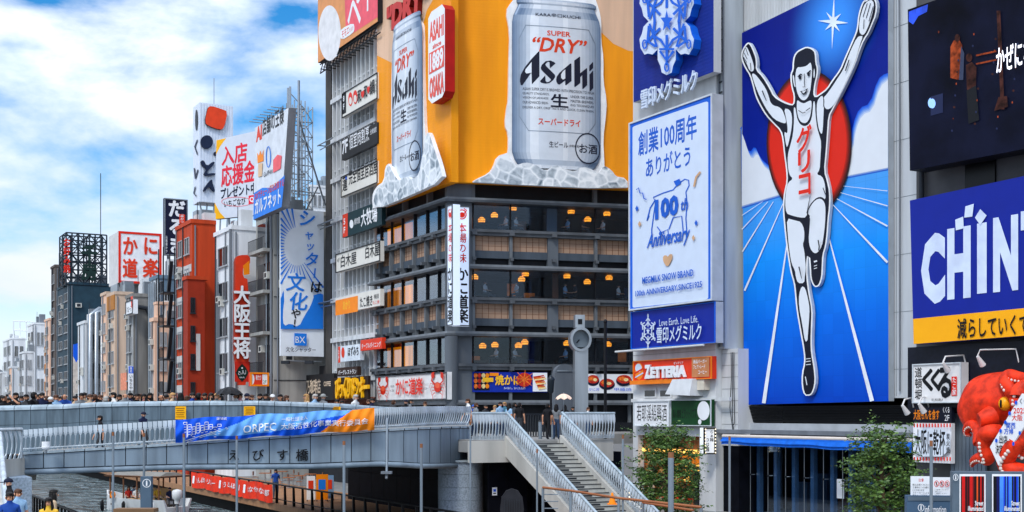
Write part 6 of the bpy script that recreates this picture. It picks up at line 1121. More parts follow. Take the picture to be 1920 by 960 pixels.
s = Sign('navy_sign', 'navy vertical rooftop sign with white brush characters and a small red tab', 'sign', PS(124), 308, 352, 371, 478, .2, .5, NAVY, STEEL, .1); s.vtext('だるま', 315, 348, 374, 476, WHITE, .07); s.rect(336, 347, 402, 419, SRED); s.vtext('串かつ', 338, 345, 403, 418, WHITE); s.vtext('元祖串かつ', 310.5, 314, 442, 474, WHITE); s.done()
m = MB(); P = s.P; [m.pbox(P, q, q + .2, 12, s.box[2], 0, .15, STEEL) for q in (s.box[0] + .4, s.box[1] - .6)]; build_each(m, 'leg', s.root)
# far small blocks
for i, (nm, lb, x0, xc, x1, s_, yt, wl, fr_, fc) in enumerate((
    ('tower_block', 'dark slim tower block with balconies, left of the petrol blue building', 96, 104, 116, 205, 500, M('far_brown', (92, 84, 80), .8), None, (1, 9)),
    ('orange_block', 'far narrow block with orange end panels', 84, 93, 104, 222, 600, PK, PK, (1, 7)),
    ('white_block', 'far white block with a stepped roof and one dark window', 52, 64, 86, 250, 608, WH, WH, (2, 5)),
    ('pale_block', 'far pale block with a glazed corner', 36, 46, 62, 235, 662, LGY, LGY, (2, 4)),
    ('long_white_block', 'far long white block under a steel roof frame at the left edge', 6, 22, 48, 290, 636, WH, WH, (2, 5)),
    ('sandy_block', 'far sandy block with a flat roof', 16, 22, 34, 262, 690, PK, LGY, (1, 3)),
    ('grey_end_block', 'last grey block at the left edge of the row', -20, 4, 12, 300, 700, GRY, LGY, (2, 3)))):
    b, P, Q, ac, zt, t0, t1 = bld(nm, lb, x0, xc, x1, s_, yt, wl, fr_, fc, (2, 4) if x1 - xc > 15 else None, 5)
    if nm == 'long_white_block':
        m = MB()
        for k in range(4): m.tube([Q.pt(ac + .5 + k * 1.3, zt, -1), Q.pt(ac + .5 + k * 1.3, zt + 4, -1)], .12, WHITE, 4)
        for z in (2, 4): m.tube([Q.pt(ac + .5, zt + z, -1), Q.pt(ac + 4.4, zt + z, -1)], .1, WHITE, 4)
        m.build('roof_frame', b)
    if nm == 'orange_block': m = MB(); [m.pbox(P, t0, t0 + (t1 - t0) * .2, 7 + k * 3, 8.6 + k * 3, .01, .1, TAN) for k in range(4)]; m.build('end_panel', b)
# rooftop billboards in the middle of the row
tw = thing('sign_tower', 'white ribbed rooftop sign tower with navy brush strokes and a red seal', 'sign', W(30, 140, 24)); QT = PS(140); x0, zt = QT.sz(374, 192); x1, _ = QT.sz(437, 192); zb = QT.sz(400, 380)[1]; RW = M('tower_white', (214, 224, 238), .5, var=.04); m = MB(); PT = PA(x0); tl = PT.s(362)
m.pbox(QT, x0, x1, zb, zt, -(tl * -1 - 140), 0, RW); m.build('panel', tw); m = MB(); q = x0 + .05
while q < x1: m.pbox(QT, q, q + .12, zb, zt, .0, .05, RW); q += .32
m.build('rib', tw); s = Sign('sign_tower', '', '', QT, 374, 437, 192, 380, .05, .02, root=tw)
s.poly(smooth_poly([(389, 202), (396, 198), (417, 205), (427, 209), (421, 238), (414, 244), (391, 236), (384, 230)], 1), M('seal_red', (226, 66, 28), .5), .3, smat=DARKST); s.line([(395, 214), (417, 222), (392, 226)], 2, WHITE); s.line([(405, 205), (400, 232)], 2, WHITE); s.line([(412, 212), (408, 236)], 1.6, WHITE)
BS = M('brush_navy', (22, 36, 64), .5); s.ell(388, 266, 11.5, 12.5, BS, 24, 'artwork', .25); s.poly(smooth_poly([(376, 302), (382, 300), (388, 312), (400, 302), (404, 306), (384, 326), (404, 324), (404, 328), (380, 330), (388, 316), (378, 310)], 1), BS, .25); s.poly(smooth_poly([(380, 356), (394, 338), (398, 336), (399, 346), (404, 358), (400, 360), (392, 348), (384, 360)], 1), BS, .25); s.ell(405, 288, 4, 4, BS, 14, 'artwork', .25); s.done()
s = Sign('sign_tower', '', '', PT, 362, 373, 200, 380, .05, .02, root=tw); s.ell(368, 225, 2.4, 20, DARKST, 20); s.line([(370, 262), (365, 275), (370, 290)], 2.2, BS); s.line([(371, 318), (366, 335)], 2.2, BS); s.line([(364, 315), (366, 335)], 2.2, BS); s.line([(366, 350), (363, 362), (368, 368)], 2, BS); s.done()
m = MB()
for k in range(5): m.tube([QT.pt(x0 + .3 + (x1 - x0 - .6) * k / 4, 12, -1 - .3 * (k % 2)), QT.pt(x0 + .3 + (x1 - x0 - .6) * ((k + 1) % 5) / 4, zb, -1)], .1, STEEL, 5)
m.tube([QT.pt((x0 + x1) / 2, zt, -1), QT.pt((x0 + x1) / 2, zt + 3.2, -1)], .05, STEEL, 5); m.build('support', tw)
PB_ = Plane(at(403, 330, 126)[:2], (.778, -.628)); GPL = M('print_grey', (206, 214, 226), .5, var=.03); CRED = M('print_red', (222, 40, 62), .5)
s = Sign('campaign_billboard', 'white billboard with orange corners and big red characters in front of the white sign tower', 'billboard', PB_, None, poly=[(406, 262), (500, 241), (500, 401), (402, 411)], off=0, thick=.5, face=GPL, side=GREYM)
s.poly([(406, 263), (424, 259), (413, 274), (405, 290)], YEL); s.poly([(402.5, 380), (412, 398), (422, 409), (402, 411)], YEL); s.text('入店', 416, 463, 271, 306, CRED, .05); s.text('応援金', 415, 478, 306, 345, CRED, .05); s.text('プレゼント中', 414, 480, 348, 368, NAVY, .05); s.text('いちごなび', 420, 460, 373, 386, CHAR, .02); s.ring(444, 378, 29, 9, .8, PINK); s.rect(466, 478, 366, 382, CRED); s.text('Q', 468, 476, 369, 380, WHITE, .03); s.done()
m = MB(); [m.tube([PB_.pt(q, 18, -1), PB_.pt(q + .5, s.box[2] + 1, -.1)], .12, STEEL, 6) for q in (s.box[0] + 1, s.box[0] + 4, s.box[0] + 6)]; m.build('support', s.root)
PGF = PA(30.6); s = Sign('corner_billboard', 'tall two tone billboard with a crown and blue ring logo on a tall steel frame', 'billboard', PGF, None, poly=[(478, 240), (541, 202), (528, 388), (475, 412)], off=.4, thick=.6, face=M('print_pale', (216, 222, 230), .5), side=GREYM)
s.poly([(476, 362), (492, 352), (510, 352), (534, 328), (528, 388), (475, 412)], SB); s.text('AI', 480, 491, 236, 264, SRED, .06); s.text('店舗の王様', 492, 532, 211, 243, CHAR, .04); s.text('DXでチェーン店を改革する', 478, 532, 348, 362, SRED, .02); s.text('ガルフネット', 478, 526, 364, 392, WHITE, .05)
s.poly([(482, 286), (485, 292), (488, 282), (491, 291), (494, 280), (494, 302), (483, 306)], ORANGE); s.ring(503, 294, 5, 20, 1.8, SB); s.text('GulfNet', 494, 511, 319, 328, NAVY); s.poly([(512, 300), (520, 290), (528, 292), (526, 316), (512, 324)], PINK); s.poly([(484, 308), (492, 305), (491, 330), (484, 332)], M('print_sand', (226, 190, 150), .6)); s.done()
fr_ = s.root; m = MB(); PQ = PGF; z0, z1 = 21, 33
for q in (PQ.s(540, -1.5), PQ.s(560, -1.5), PQ.s(578, -3)): m.tube([PQ.pt(q, 22.8, -1.5), PQ.pt(q, z1 - 1.2, -1.5)], .1, STEEL, 5)
QF = PS(99); c0, c1 = QF.s(541), QF.s(572)
for i in range(9):
    z = 20.5 + i * 1.35
    if z < 32: m.tube([QF.pt(c0, z, 0), QF.pt(c1, z, 0)], .05, STEEL, 4); m.tube([QF.pt(c0, z, 0), QF.pt(c1, z + 1.35, 0)] if i % 2 else [QF.pt(c1, z, 0), QF.pt(c0, z + 1.35, 0)], .045, STEEL, 4)
for c in (c0, c0 + .5, c1 - .35, c1): m.tube([QF.pt(c, 18, 0), QF.pt(c, 32 - (.8 if c == c0 else 0), 0)], .06, STEEL, 5)
for i in range(22): z = 20 + i * .5; m.tube([QF.pt(c0, z, .02), QF.pt(c0 + .5, z, .02)], .03, STEEL, 4); m.tube([QF.pt(c1 - .35, z + .2, .02), QF.pt(c1, z + .2, .02)], .03, STEEL, 4)
m.tube([QF.pt(c0 + .7, 31, 0), QF.pt(QF.s(610), 23.5, 0)], .08, STEEL, 5); m.tube([QF.pt(c0, 24.5, 0), QF.pt(QF.s(600), 24.5, 0)], .06, STEEL, 5); m.tube([QF.pt(c0, 20, 0), QF.pt(QF.s(596), 25, 0)], .06, DARKST, 5); m.tube([QF.pt(c0, 24, 0), QF.pt(QF.s(570), 20, 0)], .06, DARKST, 5)
QG = PS(103); d0, d1 = QG.s(548), QG.s(586)
for c in (d0, d0 + .45, (d0 + d1) / 2, d1 - .4, d1): m.tube([QG.pt(c, 19, 0), QG.pt(c, 32.6, 0)], .06, STEEL, 5)
for i in range(10):
    z = 20 + i * 1.25; m.tube([QG.pt(d0, z, 0), QG.pt(d1, z, 0)], .05, STEEL, 4); m.tube([QG.pt(d0 + (.45 if i % 2 else 0), z, 0), QG.pt(d1, z + 1.25, 0)], .04, STEEL, 4); p_, q_ = QF.pt(c0, z, 0), QG.pt(d0, z, 0); m.tube([p_, q_], .04, STEEL, 4); m.tube([QF.pt(c1, z, 0), QG.pt(d1, z, 0)], .04, STEEL, 4)
for k in range(7): q = PGF.s(500, 0) + k * .9; m.tube([PGF.pt(q, s.box[3] - 1.6, .2), PGF.pt(q, s.box[3] + .9, .2)], .035, STEEL, 4); m.tube([PGF.pt(q, s.box[3] + .5, .2), PGF.pt(q, s.box[3] + .5, 1.4)], .035, STEEL, 4)
m.build('steel_frame', fr_)
b, P, Q, ac, zt, t0, t1 = bld('distant_white_tower', 'distant white hotel block seen through the steel frame', 578, 582, 640, 190, 350, WH, WH, None, (6, 6), 22)
# ------------------------------------------------------------------ trees
def leaf_mat(name, c1, c2):
    m = bpy.data.materials.new(name); m.use_nodes = True; n = m.node_tree; b = n.nodes['Principled BSDF']; b.inputs['Roughness'].default_value = .5
    g = n.nodes.new('ShaderNodeNewGeometry'); x = n.nodes.new('ShaderNodeMix'); x.data_type = 'RGBA'; x.inputs[6].default_value = (*c1, 1); x.inputs[7].default_value = (*c2, 1); n.links.new(g.outputs['Random Per Island'], x.inputs[0]); n.links.new(x.outputs[2], b.inputs['Base Color'])
    b.inputs['Subsurface Weight'].default_value = 0; return m
LEAF = leaf_mat('foliage', (.018, .06, .010), (.12, .225, .035)); BARK = M('bark', (88, 70, 54), .9, var=.2)
def tree(lb, px, Y, ztop, hw, zb, seed, nclump):
    rnd = random.Random(seed); p = at(px, 0, Y); x, y = p.x, p.y; t = thing('street_tree', lb, 'tree', (x, y, 1.0), 'street trees')
    H = ztop - 1.0; m = MB(); tips = []
    m.tube([(x, y, 1.0), (x + .05, y, 1.0 + H * .3), (x - .04, y + .05, 1.0 + H * .6), (x, y, ztop - .5)], [.13, .10, .07, .02], BARK, 8)
    ft = MB(); leaves = ft
    limbs = []
    for i in range(19):
        u = (i + .5) / 19; a = i * 2.4 + rnd.uniform(-.4, .4); rr = hw * (.25 + .85 * math.sin(math.pi * (.18 + .74 * u)) ** 1.1) * rnd.uniform(.55, 1.0) * (1 - .4 * u * u); z = zb + .25 + (ztop - zb - .35) * u; e_ = Vector((x + rr * math.cos(a), y + rr * math.sin(a), z))
        r0 = Vector((x, y, max(1.6, z - .55 - .3 * rr))); r0.z = min(r0.z, ztop - .9); m.tube([r0, r0 + (e_ - r0) * .5 + Vector((0, 0, -.06)), e_], [.05, .03, .012], BARK, 5, False); limbs.append((e_, r0, rnd.uniform(.20, .36)))
    for i in range(nclump):
        e_, r0, sg = limbs[i % 19]; c = e_ + (r0 - e_) * (rnd.random() ** 2 * .6) + Vector((rnd.gauss(0, sg), rnd.gauss(0, sg), rnd.gauss(0, sg * .62))); a = math.atan2(c.y - y, c.x - x)
        d0 = Vector((math.cos(a), math.sin(a), rnd.uniform(-.3, .35)))
        for k in range(3):                          # sprays of narrow leaflets along short twigs
            d = (d0 + Vector((rnd.uniform(-.9, .9), rnd.uniform(-.9, .9), rnd.uniform(-.6, .6)))).normalized(); L = rnd.uniform(.25, .62)
            for j in range(6):
                q = c + d * L * j / 6; sd_ = d.cross(Vector((rnd.uniform(-.4, .4), rnd.uniform(-.4, .4), 1))).normalized() * (1 if j % 2 else -1); l = rnd.uniform(.07, .20); ld = (sd_ + d * .5 + Vector((0, 0, rnd.uniform(-.5, .2)))).normalized(); wv_ = ld.cross(Vector((rnd.uniform(-1, 1), rnd.uniform(-1, 1), rnd.uniform(.2, 1)))).normalized() * l * .24
                ft.add([q, q + ld * l * .5 + wv_, q + ld * l, q + ld * l * .5 - wv_], [(0, 1, 2, 3)], LEAF)
    m.build('trunk', t); ft.build('crown', t)
tree('leafy green tree in front of the warm lit ramen shop', 1250, 54, 5.7, 1.3, 1.9, 3, 700)
tree('dark green tree before the glass front under the runner billboard', 1656, 44, 5.8, 1.02, 1.8, 5, 560)
# ------------------------------------------------------------------ poles standing along and across the water
POLE = M('pole_steel', (136, 148, 158), .5, .4, streak=.15); RUST = M('pole_rust', (140, 92, 62), .8)
def zg(p): a = NV.dot(p.xy); return 0.0 if 9.4 < a < 22.8 else 1.0
ORDW = ['first', 'second', 'third', 'fourth', 'fifth', 'sixth', 'seventh', 'eighth', 'ninth', 'tenth', 'eleventh', 'twelfth']
for i, (px, ytop, wd, Y) in enumerate(((212, 810, 4.5, 46), (270, 812, 4.5, 46), (345, 813, 5, 45), (444, 817, 4.6, 45), (645, 827, 5.5, 44), (790, 832, 5.5, 44), (882, 790, 3.4, 47), (1007, 842, 3.4, 44), (1168, 815, 4, 42), (1258, 848, 11, 32), (1368, 818, 4.4, 43), (1746, 826, 6, 30))):
    p = at(px, 0, Y); z0 = zg(p); zt = at(px, ytop, Y).z; r = wd / F * Y / 2
    t = thing('mooring_pole', 'thin grey steel pole with rusty top, %s from the left' % ORDW[i] if wd < 10 else 'thick grey steel pole with a rusty top in front of the leafy tree', 'pole', (p.x, p.y, z0), 'steel poles in the foreground')
    m = MB(); m.tube([(p.x, p.y, z0 - .3), (p.x, p.y, zt - .14)], r, POLE, 10); m.build('shaft', t); m = MB(); m.tube([(p.x, p.y, zt - .139), (p.x, p.y, zt)], r * 1.02, RUST, 10); m.build('tip', t)
p = at(726, 785, 52.2); t = thing('lamp_arm', 'slim grey rod with a small downlight hung on the bridge face', 'lamp', p); m = MB(); q0, q1 = at(726, 784, 52.2), at(725, 886, 51.5); m.tube([q0, q1], .05, POLE, 8); m.build('rod', t); m = MB(); m.box(q1, .22, .2, .05, GREYM); m.tube([q1 - Vector((0, .1, .25)), q1], .06, GREYM); m.build('downlight', t)
# ------------------------------------------------------------------ clock tower, lamp posts near the plaza
t = thing('clock_tower', 'brushed steel street clock tower with a ring shaped head, in front of the restaurant', 'clock', at(1089, 770, 66)); P = Plane(at(1089, 0, 66)[:2], (1, .1)); SS = M('brushed_steel', (164, 170, 176), .32, .85, var=.12, streak=.15); k = 66 / F
m = MB(); m.pbox(P, -13 * k, 12 * k, 5.0, CZ + (775 - 655) * k, -.35, .35, SS); m.build('column', t); m = MB(); zc = CZ + (775 - 637) * k
V = []; n_ = 32
for i in range(n_):
    a = 6.2832 * i / n_
    for r, o in ((20 * k, .45), (20 * k, -.45), (15.5 * k, -.45), (15.5 * k, .45)): V.append(P.pt(r * math.cos(a) - 2 * k, zc + r * math.sin(a) * 1.15, o))
m.add(V, [(4 * i + j, 4 * i + (j + 1) % 4, 4 * ((i + 1) % n_) + (j + 1) % 4, 4 * ((i + 1) % n_) + j) for i in range(n_) for j in range(4)], SS); m.build('ring', t)
m = MB(); m.pbox(P, -12 * k, 6 * k, zc + 22 * k, zc + 46 * k, -.3, .3, SS); m.build('cap', t); m = MB(); m.pbox(P, -7 * k, 1 * k, zc + 28 * k, zc + 38 * k, .31, .33, BLACK); m.build('panel', t); m = MB(); m.pbox(P, -16 * k, 14 * k, zc - 14 * k, zc + 16 * k, -.05, .02, M('clock_back', (108, 118, 126), .4, .6)); m.tube([P.pt(-3 * k, zc, .05), P.pt(-8 * k, zc - 6 * k, .05)], .03, BLACK); m.build('face', t)
t = thing('kiosk', 'rounded top grey stone kiosk beside the steel clock tower', 'kiosk', at(1057, 770, 68)); P = Plane(at(1057, 0, 68)[:2], (1, .1)); k = 68 / F; m = MB(); V = [(-18 * k, 5.0), (18 * k, 5.0)] + [(18 * k * math.cos(3.1416 * i / 12), CZ + 75 * k + 17 * k * math.sin(3.1416 * i / 12)) for i in range(13)]; n_ = len(V)
m.add([P.pt(x, z, .4) for x, z in V] + [P.pt(x, z, -.8) for x, z in V], [tuple(range(n_)), tuple(range(2 * n_ - 1, n_ - 1, -1))] + [(i, (i + 1) % n_, n_ + (i + 1) % n_, n_ + i) for i in range(n_)], KC); m.build('body', t); m = MB(); m.pbox(P, -15 * k, 15 * k, CZ + 78 * k, CZ + 80 * k, .41, .46, STEEL); m.build('trim', t)
p = at(1135, 0, 60); t = thing('black_pole', 'tall thin black pole on the plaza right of the clock tower', 'pole', (p.x, p.y, 5.0)); m = MB(); m.tube([(p.x, p.y, 4.9), (p.x, p.y, at(0, 604, 60).z)], .075, BLACK, 8); m.build('shaft', t); m = MB(); m.ell((p.x, p.y, at(0, 603, 60).z), (.1, .1, .12), BLACK, 8, 6); m.build('finial', t)
p = at(1033, 0, 64); t = thing('street_lamp', 'dark ornate street lamp with a hexagonal lantern near the pale umbrella', 'lamp', (p.x, p.y, 5.0)); m = MB(); m.tube([(p.x, p.y, 5), (p.x, p.y, 6.2), (p.x, p.y, 7.2)], [.09, .05, .06], BLACK, 8); m.build('post', t); m = MB(); m.tube([(p.x, p.y, z) for z in (7.2, 7.3, 7.85, 7.95, 8.15)], [.06, .15, .2, .23, .03], M('lamp_dark', (36, 44, 52), .3), 6); m.build('lantern', t)
# fence right of the plaza, bollards at the head of the stairs
t = thing('fence', 'dark slatted fence behind the plaza railing right of the clock tower', 'fence', W(36, 60.2, 1)); m = MB()
for i in range(22): m.wbox(32.4 + i * .16, 32.46 + i * .16, 58, 58.06, 5.0, 6.1, DARKST)
m.wbox(32.3, 36, 58, 58.08, 6.1, 6.2, DARKST); m.build('slats', t); m = MB()
for q in (32.3, 35.9): m.wbox(q, q + .1, 57.89, 57.99, 1, 6.6, GREYM)
build_each(m, 'post', t); m = MB(); m.wbox(32.0, 36, 58.1, 61.9, 4.7, 4.99, CONC); m.build('base', t)
for px, lb in ((1013, 'grey bollard at the head of the stairs, left of the walker in black'), (1037, 'grey bollard at the head of the stairs, between the two walkers')): p = at(px, 0, 58.5); t = thing('bollard', lb, 'bollard', (p.x, p.y, 5.0), 'bollards at the stairs'); m = MB(); m.tube([(p.x, p.y, 5), (p.x, p.y, 5.8)], .09, POLE, 10); m.build('post', t); m = MB(); m.tube([(p.x, p.y, 5.801), (p.x, p.y, 5.87)], [.1, .05], DARKST, 10); m.build('cap', t)
# ------------------------------------------------------------------ riverside rails, red banners, furniture under the bridge
t = thing('railing', 'black riverside railing along the boardwalk edge', 'railing', W(23, 60, 1)); m = MB(); mp_ = MB()
m.tube([W(23.0, s_, 2.1) for s_ in (46, 60, 73)], .05, BLACK, 6); m.tube([W(23.0, s_, 1.25) for s_ in (46, 60, 73)], .03, BLACK, 6)
for i in range(19): s_ = 46 + i * 1.5; mp_.hexa([W(22.95, s_, 1), W(23.1, s_, 1), W(23.1, s_ + .1, 1), W(22.95, s_ + .1, 1), W(22.95, s_, 2.08), W(23.05, s_, 2.08), W(23.05, s_ + .1, 2.08), W(22.95, s_ + .1, 2.08)], BLACK)
m.build('rail', t); build_each(mp_, 'post', t)
t = thing('railing', 'black railing along the left bank beside the water', 'railing', W(9.2, 55, 1)); m = MB(); m.tube([W(9.2, s_, 2.1) for s_ in (20, 60, 110)], .06, BLACK, 6); m.tube([W(9.2, s_, 1.3) for s_ in (20, 60, 110)], .03, BLACK, 6); m.build('rail', t); m = MB()
for i in range(56): m.wbox(9.15, 9.25, 28 + i * .9, 28.08 + i * .9, 1, 2.08, BLACK)
build_each(m, 'post', t)
RC = M('red_cloth', (226, 52, 22), .7, var=.14, scale=3)
for i, (px0, px1) in enumerate(((362, 410), (412, 455), (457, 512))):
    P = PA(22.75); t = thing('red_banner', 'red festival banner with white lettering tied to the riverside rail, %s of three' % ('leftmost', 'middle', 'rightmost')[i], 'banner', P.pt(P.s((px0 + px1) / 2), 1, 0), 'red banners along the river'); a0, a1 = P.s(px0), P.s(px1)
    def rp(u, v, o=0): return P.pt(a0 + (a1 - a0) * u, 1.05 + 1.05 * v - .05 * math.sin(u * 9.4), .08 + .06 * math.sin(u * 23 + v * 2) + o)
    m = MB(); N_ = 40
    for j in range(N_):
        for k in range(4): m.add([rp(j / N_, k / 4), rp((j + 1) / N_, k / 4), rp((j + 1) / N_, (k + 1) / 4), rp(j / N_, (k + 1) / 4)], [(0, 1, 2, 3)], RC, True)
    m.build('cloth', t); m = MB(); put_glyph(m, WHITE, glyph(('とんぼりリバー', 'どうとんぼり川', 'はなやかな水都')[i], .02), lambda u, v, f: rp(.18 + .74 * u, .38 + .34 * v, .03), 0); put_glyph(m, WHITE, glyph('i', .05), lambda u, v, f: rp(.06 + .05 * u, .3 + .5 * v, .03), 0); m.build('lettering', t)
t = thing('railing', 'black rail carrying the red banners', 'railing', W(23, 95, 1)); m = MB(); m.tube([W(22.95, s_, 2.12) for s_ in (73.1, 90, 170)], .05, BLACK, 6); m.build('rail', t); m = MB(); [m.wbox(22.9, 23.0, 73.2 + i * 2, 73.28 + i * 2, 1, 2.1, BLACK) for i in range(48)]; build_each(m, 'post', t)
rnd = random.Random(4)
TBL = M('cafe_wood', (150, 92, 56), .6); ALU = M('aluminium', (176, 182, 188), .3, .8)
for i, (a, s_) in enumerate(((28.5, 84), (30, 86), (31.5, 88), (29, 91), (31, 93))):
    q = W(a, s_, 1); t = thing('cafe_table', 'small wooden cafe table among metal chairs under the bridge, %s from the water steps' % ORDW[i], 'table', q, 'cafe tables'); m = MB(); m.box(q + Vector((0, 0, .73)), .4, .4, .02, TBL); m.build('tabletop', t); m = MB(); m.tube([q, q + Vector((0, 0, .7))], .04, ALU, 6); m.tube([q + Vector((0, 0, .001)), q + Vector((0, 0, .03))], .25, ALU, 10); m.build('pedestal', t)
    for j, (dx, dy) in enumerate(((-.7, 0), (.7, 0))):
        c = q + Vector((dx, dy, 0)); t = thing('cafe_chair', 'metal cafe chair on the %s side of the %s table under the bridge' % (('left', 'right')[j], ORDW[i]), 'chair', c, 'cafe chairs'); m = MB(); m.box(c + Vector((0, 0, .44)), .2, .2, .015, TBL); m.build('seat', t); m = MB(); m.box(c + Vector((dx * .28, 0, .72)), .015, .2, .14, TBL); m.build('backrest', t)
        for u, v in ((-1, -1), (1, -1), (-1, 1), (1, 1)): m = MB(); m.tube([c + Vector((.18 * u, .18 * v, 0)), c + Vector((.18 * u, .18 * v, .43 if u * dx < 0 else .85))], .015, ALU, 5); m.build('leg', t)
for nm, lb, px, Y, w_, h, mt in (('sandwich_board', 'white sandwich board leaning beside the cafe chairs', 583, 74, .5, 1.4, WHITE), ('poster_stand', 'poster stand with an orange and blue print under the bridge', 604, 74, .7, 1.5, ORANGE), ('poster_stand', 'pale blue poster stand next to the orange one under the bridge', 618, 75, .5, 1.4, M('poster_blue', (120, 160, 200), .6))):
    p = at(px, 0, Y); t = thing(nm, lb, 'sign', (p.x, p.y, 1)); m = MB(); m.box((p.x, p.y, 1.1 + h / 2), w_ / 2, .03, h / 2, mt, .1); m.build('board', t); m = MB(); m.box((p.x, p.y - .04, 1.25 + h / 2), w_ * .3, .006, h * .2, SB if mt is ORANGE else SRED, .1); m.build('picture', t); m = MB(); [m.box((p.x + k * w_ * .45, p.y + .05, 1.05), .02, .15, .05, DARKST, .1) for k in (-1, 1)]; build_each(m, 'foot', t)
CO = M('copper_rail', (160, 100, 66), .5, .4)
t = thing('handrail', 'copper coloured handrail on grey posts crossing in front of the stairs', 'handrail', at(1150, 1000, 42)); m = MB(); pts_ = [at(1018, 914, 45), at(1070, 920, 44), at(1160, 934, 42), at(1315, 951, 40)]; m.tube(pts_, .045, CO, 8); m.build('rail', t); m = MB()
for p in pts_: m.tube([(p.x, p.y, zg(p)), (p.x, p.y, p.z - .03)], .05, POLE, 8)
build_each(m, 'post', t); m = MB()
for k in range(4): p = pts_[0]; m.tube([(p.x + .05, p.y, p.z - .25 * (k + 1)), (p.x + .55, p.y, p.z - .25 * (k + 1))], .02, POLE, 5)
build_each(m, 'crossbar', t)
t = thing('handrail', 'lower copper coloured handrail at the foot of the ramen shop', 'handrail', at(1260, 1000, 46)); m = MB(); pts_ = [at(1205, 942, 47), at(1300, 957, 45)]; m.tube(pts_, .045, CO, 8); m.build('rail', t); m = MB(); [m.tube([(p.x, p.y, zg(p)), (p.x, p.y, p.z - .03)], .05, POLE, 8) for p in pts_]; build_each(m, 'post', t)
# information pylon on the left
p = at(275, 0, 38); t = thing('info_pylon', 'blue grey information pylon with a white ringed i near the water', 'pylon', (p.x, p.y, 1)); P = Plane((p.x, p.y), (1, 0)); k = 38 / F; m = MB(); m.pbox(P, -10 * k, 10 * k, 1.0, CZ - 118 * k, -.1, .1, M('pylon_blue', (84, 104, 122), .5, .2)); m.build('body', t)
s = Sign('info_pylon', '', '', P, 266, 284, 894, 950, .1, .001, root=t); s.ring(275, 906, 8, 8, 1.2, WHITE); s.text('i', 273.4, 276.6, 901, 911, WHITE, .03); s.done()
p = at(255, 0, 34); t = thing('bench', 'brown wooden bench top at the foot of the information pylon', 'bench', (p.x, p.y, 1)); m = MB(); zb = CZ - 178 * 34 / F; m.box((p.x, p.y, zb - .05), .55, .22, .05, M('bench_wood', (120, 92, 66), .7)); m.build('seat', t); m = MB(); [m.box((p.x + q, p.y, (zb + .9) / 2), .06, .18, (zb - 1.1) / 2, BLACK) for q in (-.4, .4)]; build_each(m, 'leg', t)
# white stair with railing at the far left
t = thing('staircase', 'white stair with a slat railing at the left end of the bridge', 'stairs', at(15, 960, 44)); m = MB(); A_, B_ = at(-40, 0, 44), at(40, 0, 47.5)
m.hexa([(A_.x, A_.y, 3.6), (B_.x, B_.y, 3.6), (B_.x, B_.y + 1.5, 3.6), (A_.x, A_.y + 1.5, 3.6), (A_.x, A_.y, 4.5), (B_.x, B_.y, 4.5), (B_.x, B_.y + 1.5, 4.5), (A_.x, A_.y + 1.5, 4.5)], STW); m.build('landing', t)
m = MB(); dv = (B_ - A_).normalized(); dv.z = 0
def f(t_): return Vector((A_.x, A_.y, 4.5)) + (Vector((B_.x, B_.y, 4.5)) - Vector((A_.x, A_.y, 4.5))) * t_, dv, Vector((dv.y, -dv.x, 0)), 1.05, .2
slat_row(m, f, 9, SLAT, 1, 0); m.build('balusters', t); m = MB(); m.tube([(A_.x, A_.y, 5.6), (B_.x, B_.y, 5.6), (B_.x, B_.y, 4.5)], .07, SLAT, 8)
g0_, g1_ = at(0, 812, 44), at(14, 960, 30); m.tube([g0_, g1_], .07, SLAT, 8); m.build('rail', t); m = MB()
m.hexa([(g0_.x - 2, g0_.y, 1), (g0_.x + .02, g0_.y, 1), (g1_.x + .02, g1_.y, 1), (g1_.x - 2, g1_.y, 1), (g0_.x - 2, g0_.y, g0_.z - 1), (g0_.x + .02, g0_.y, g0_.z - 1), (g1_.x + .02, g1_.y, g1_.z - 1), (g1_.x - 2, g1_.y, g1_.z - 1)], STW); m.build('flight', t); m = MB()
for i in range(26): u = i / 26; q = g0_ + (g1_ - g0_) * u; m.tube([(q.x, q.y, q.z - 1.0), q], .035, SLAT, 5)
m.build('baluster', t)
# ------------------------------------------------------------------ tour boat
BR = Vector((.86, -.51, 0)); BS_ = Vector((.51, .86, 0)); BC = Vector((-23.3, 79.5, 0)); BWH = M('boat_white', (222, 224, 224), .4, var=.08, streak=.08); BWD = M('boat_wood', (112, 76, 52), .6, var=.2)
bt = thing('tour_boat', 'white open tour boat with a wooden canopy and an outboard motor, beyond the bridge', 'boat', BC)
def bp_(u, v, z): return BC + BR * u + BS_ * v + Vector((0, 0, z))
m = MB(); st_s = [(-3.4, .05, 1.25), (-2.8, .55, 1.05), (-2.0, .95, .92), (-.8, 1.2, .85), (1.0, 1.25, .82), (2.9, 1.2, .85)]; V = []
for u, h, g_ in st_s: V += [bp_(u, 0, -.2), bp_(u, -h * .75, 0.0), bp_(u, -h, g_), bp_(u, -h + .12, g_), bp_(u, -h * .7, .35), bp_(u, h * .7, .35), bp_(u, h - .12, g_) if h > .2 else bp_(u, 0, g_), bp_(u, h, g_), bp_(u, h * .75, 0.0)]
m.add(V, [(9 * i + j, 9 * i + (j + 1) % 9, 9 * i + 9 + (j + 1) % 9, 9 * i + 9 + j) for i in range(5) for j in range(9)] + [tuple(45 + j for j in range(9))], BWH); m.build('hull', bt)
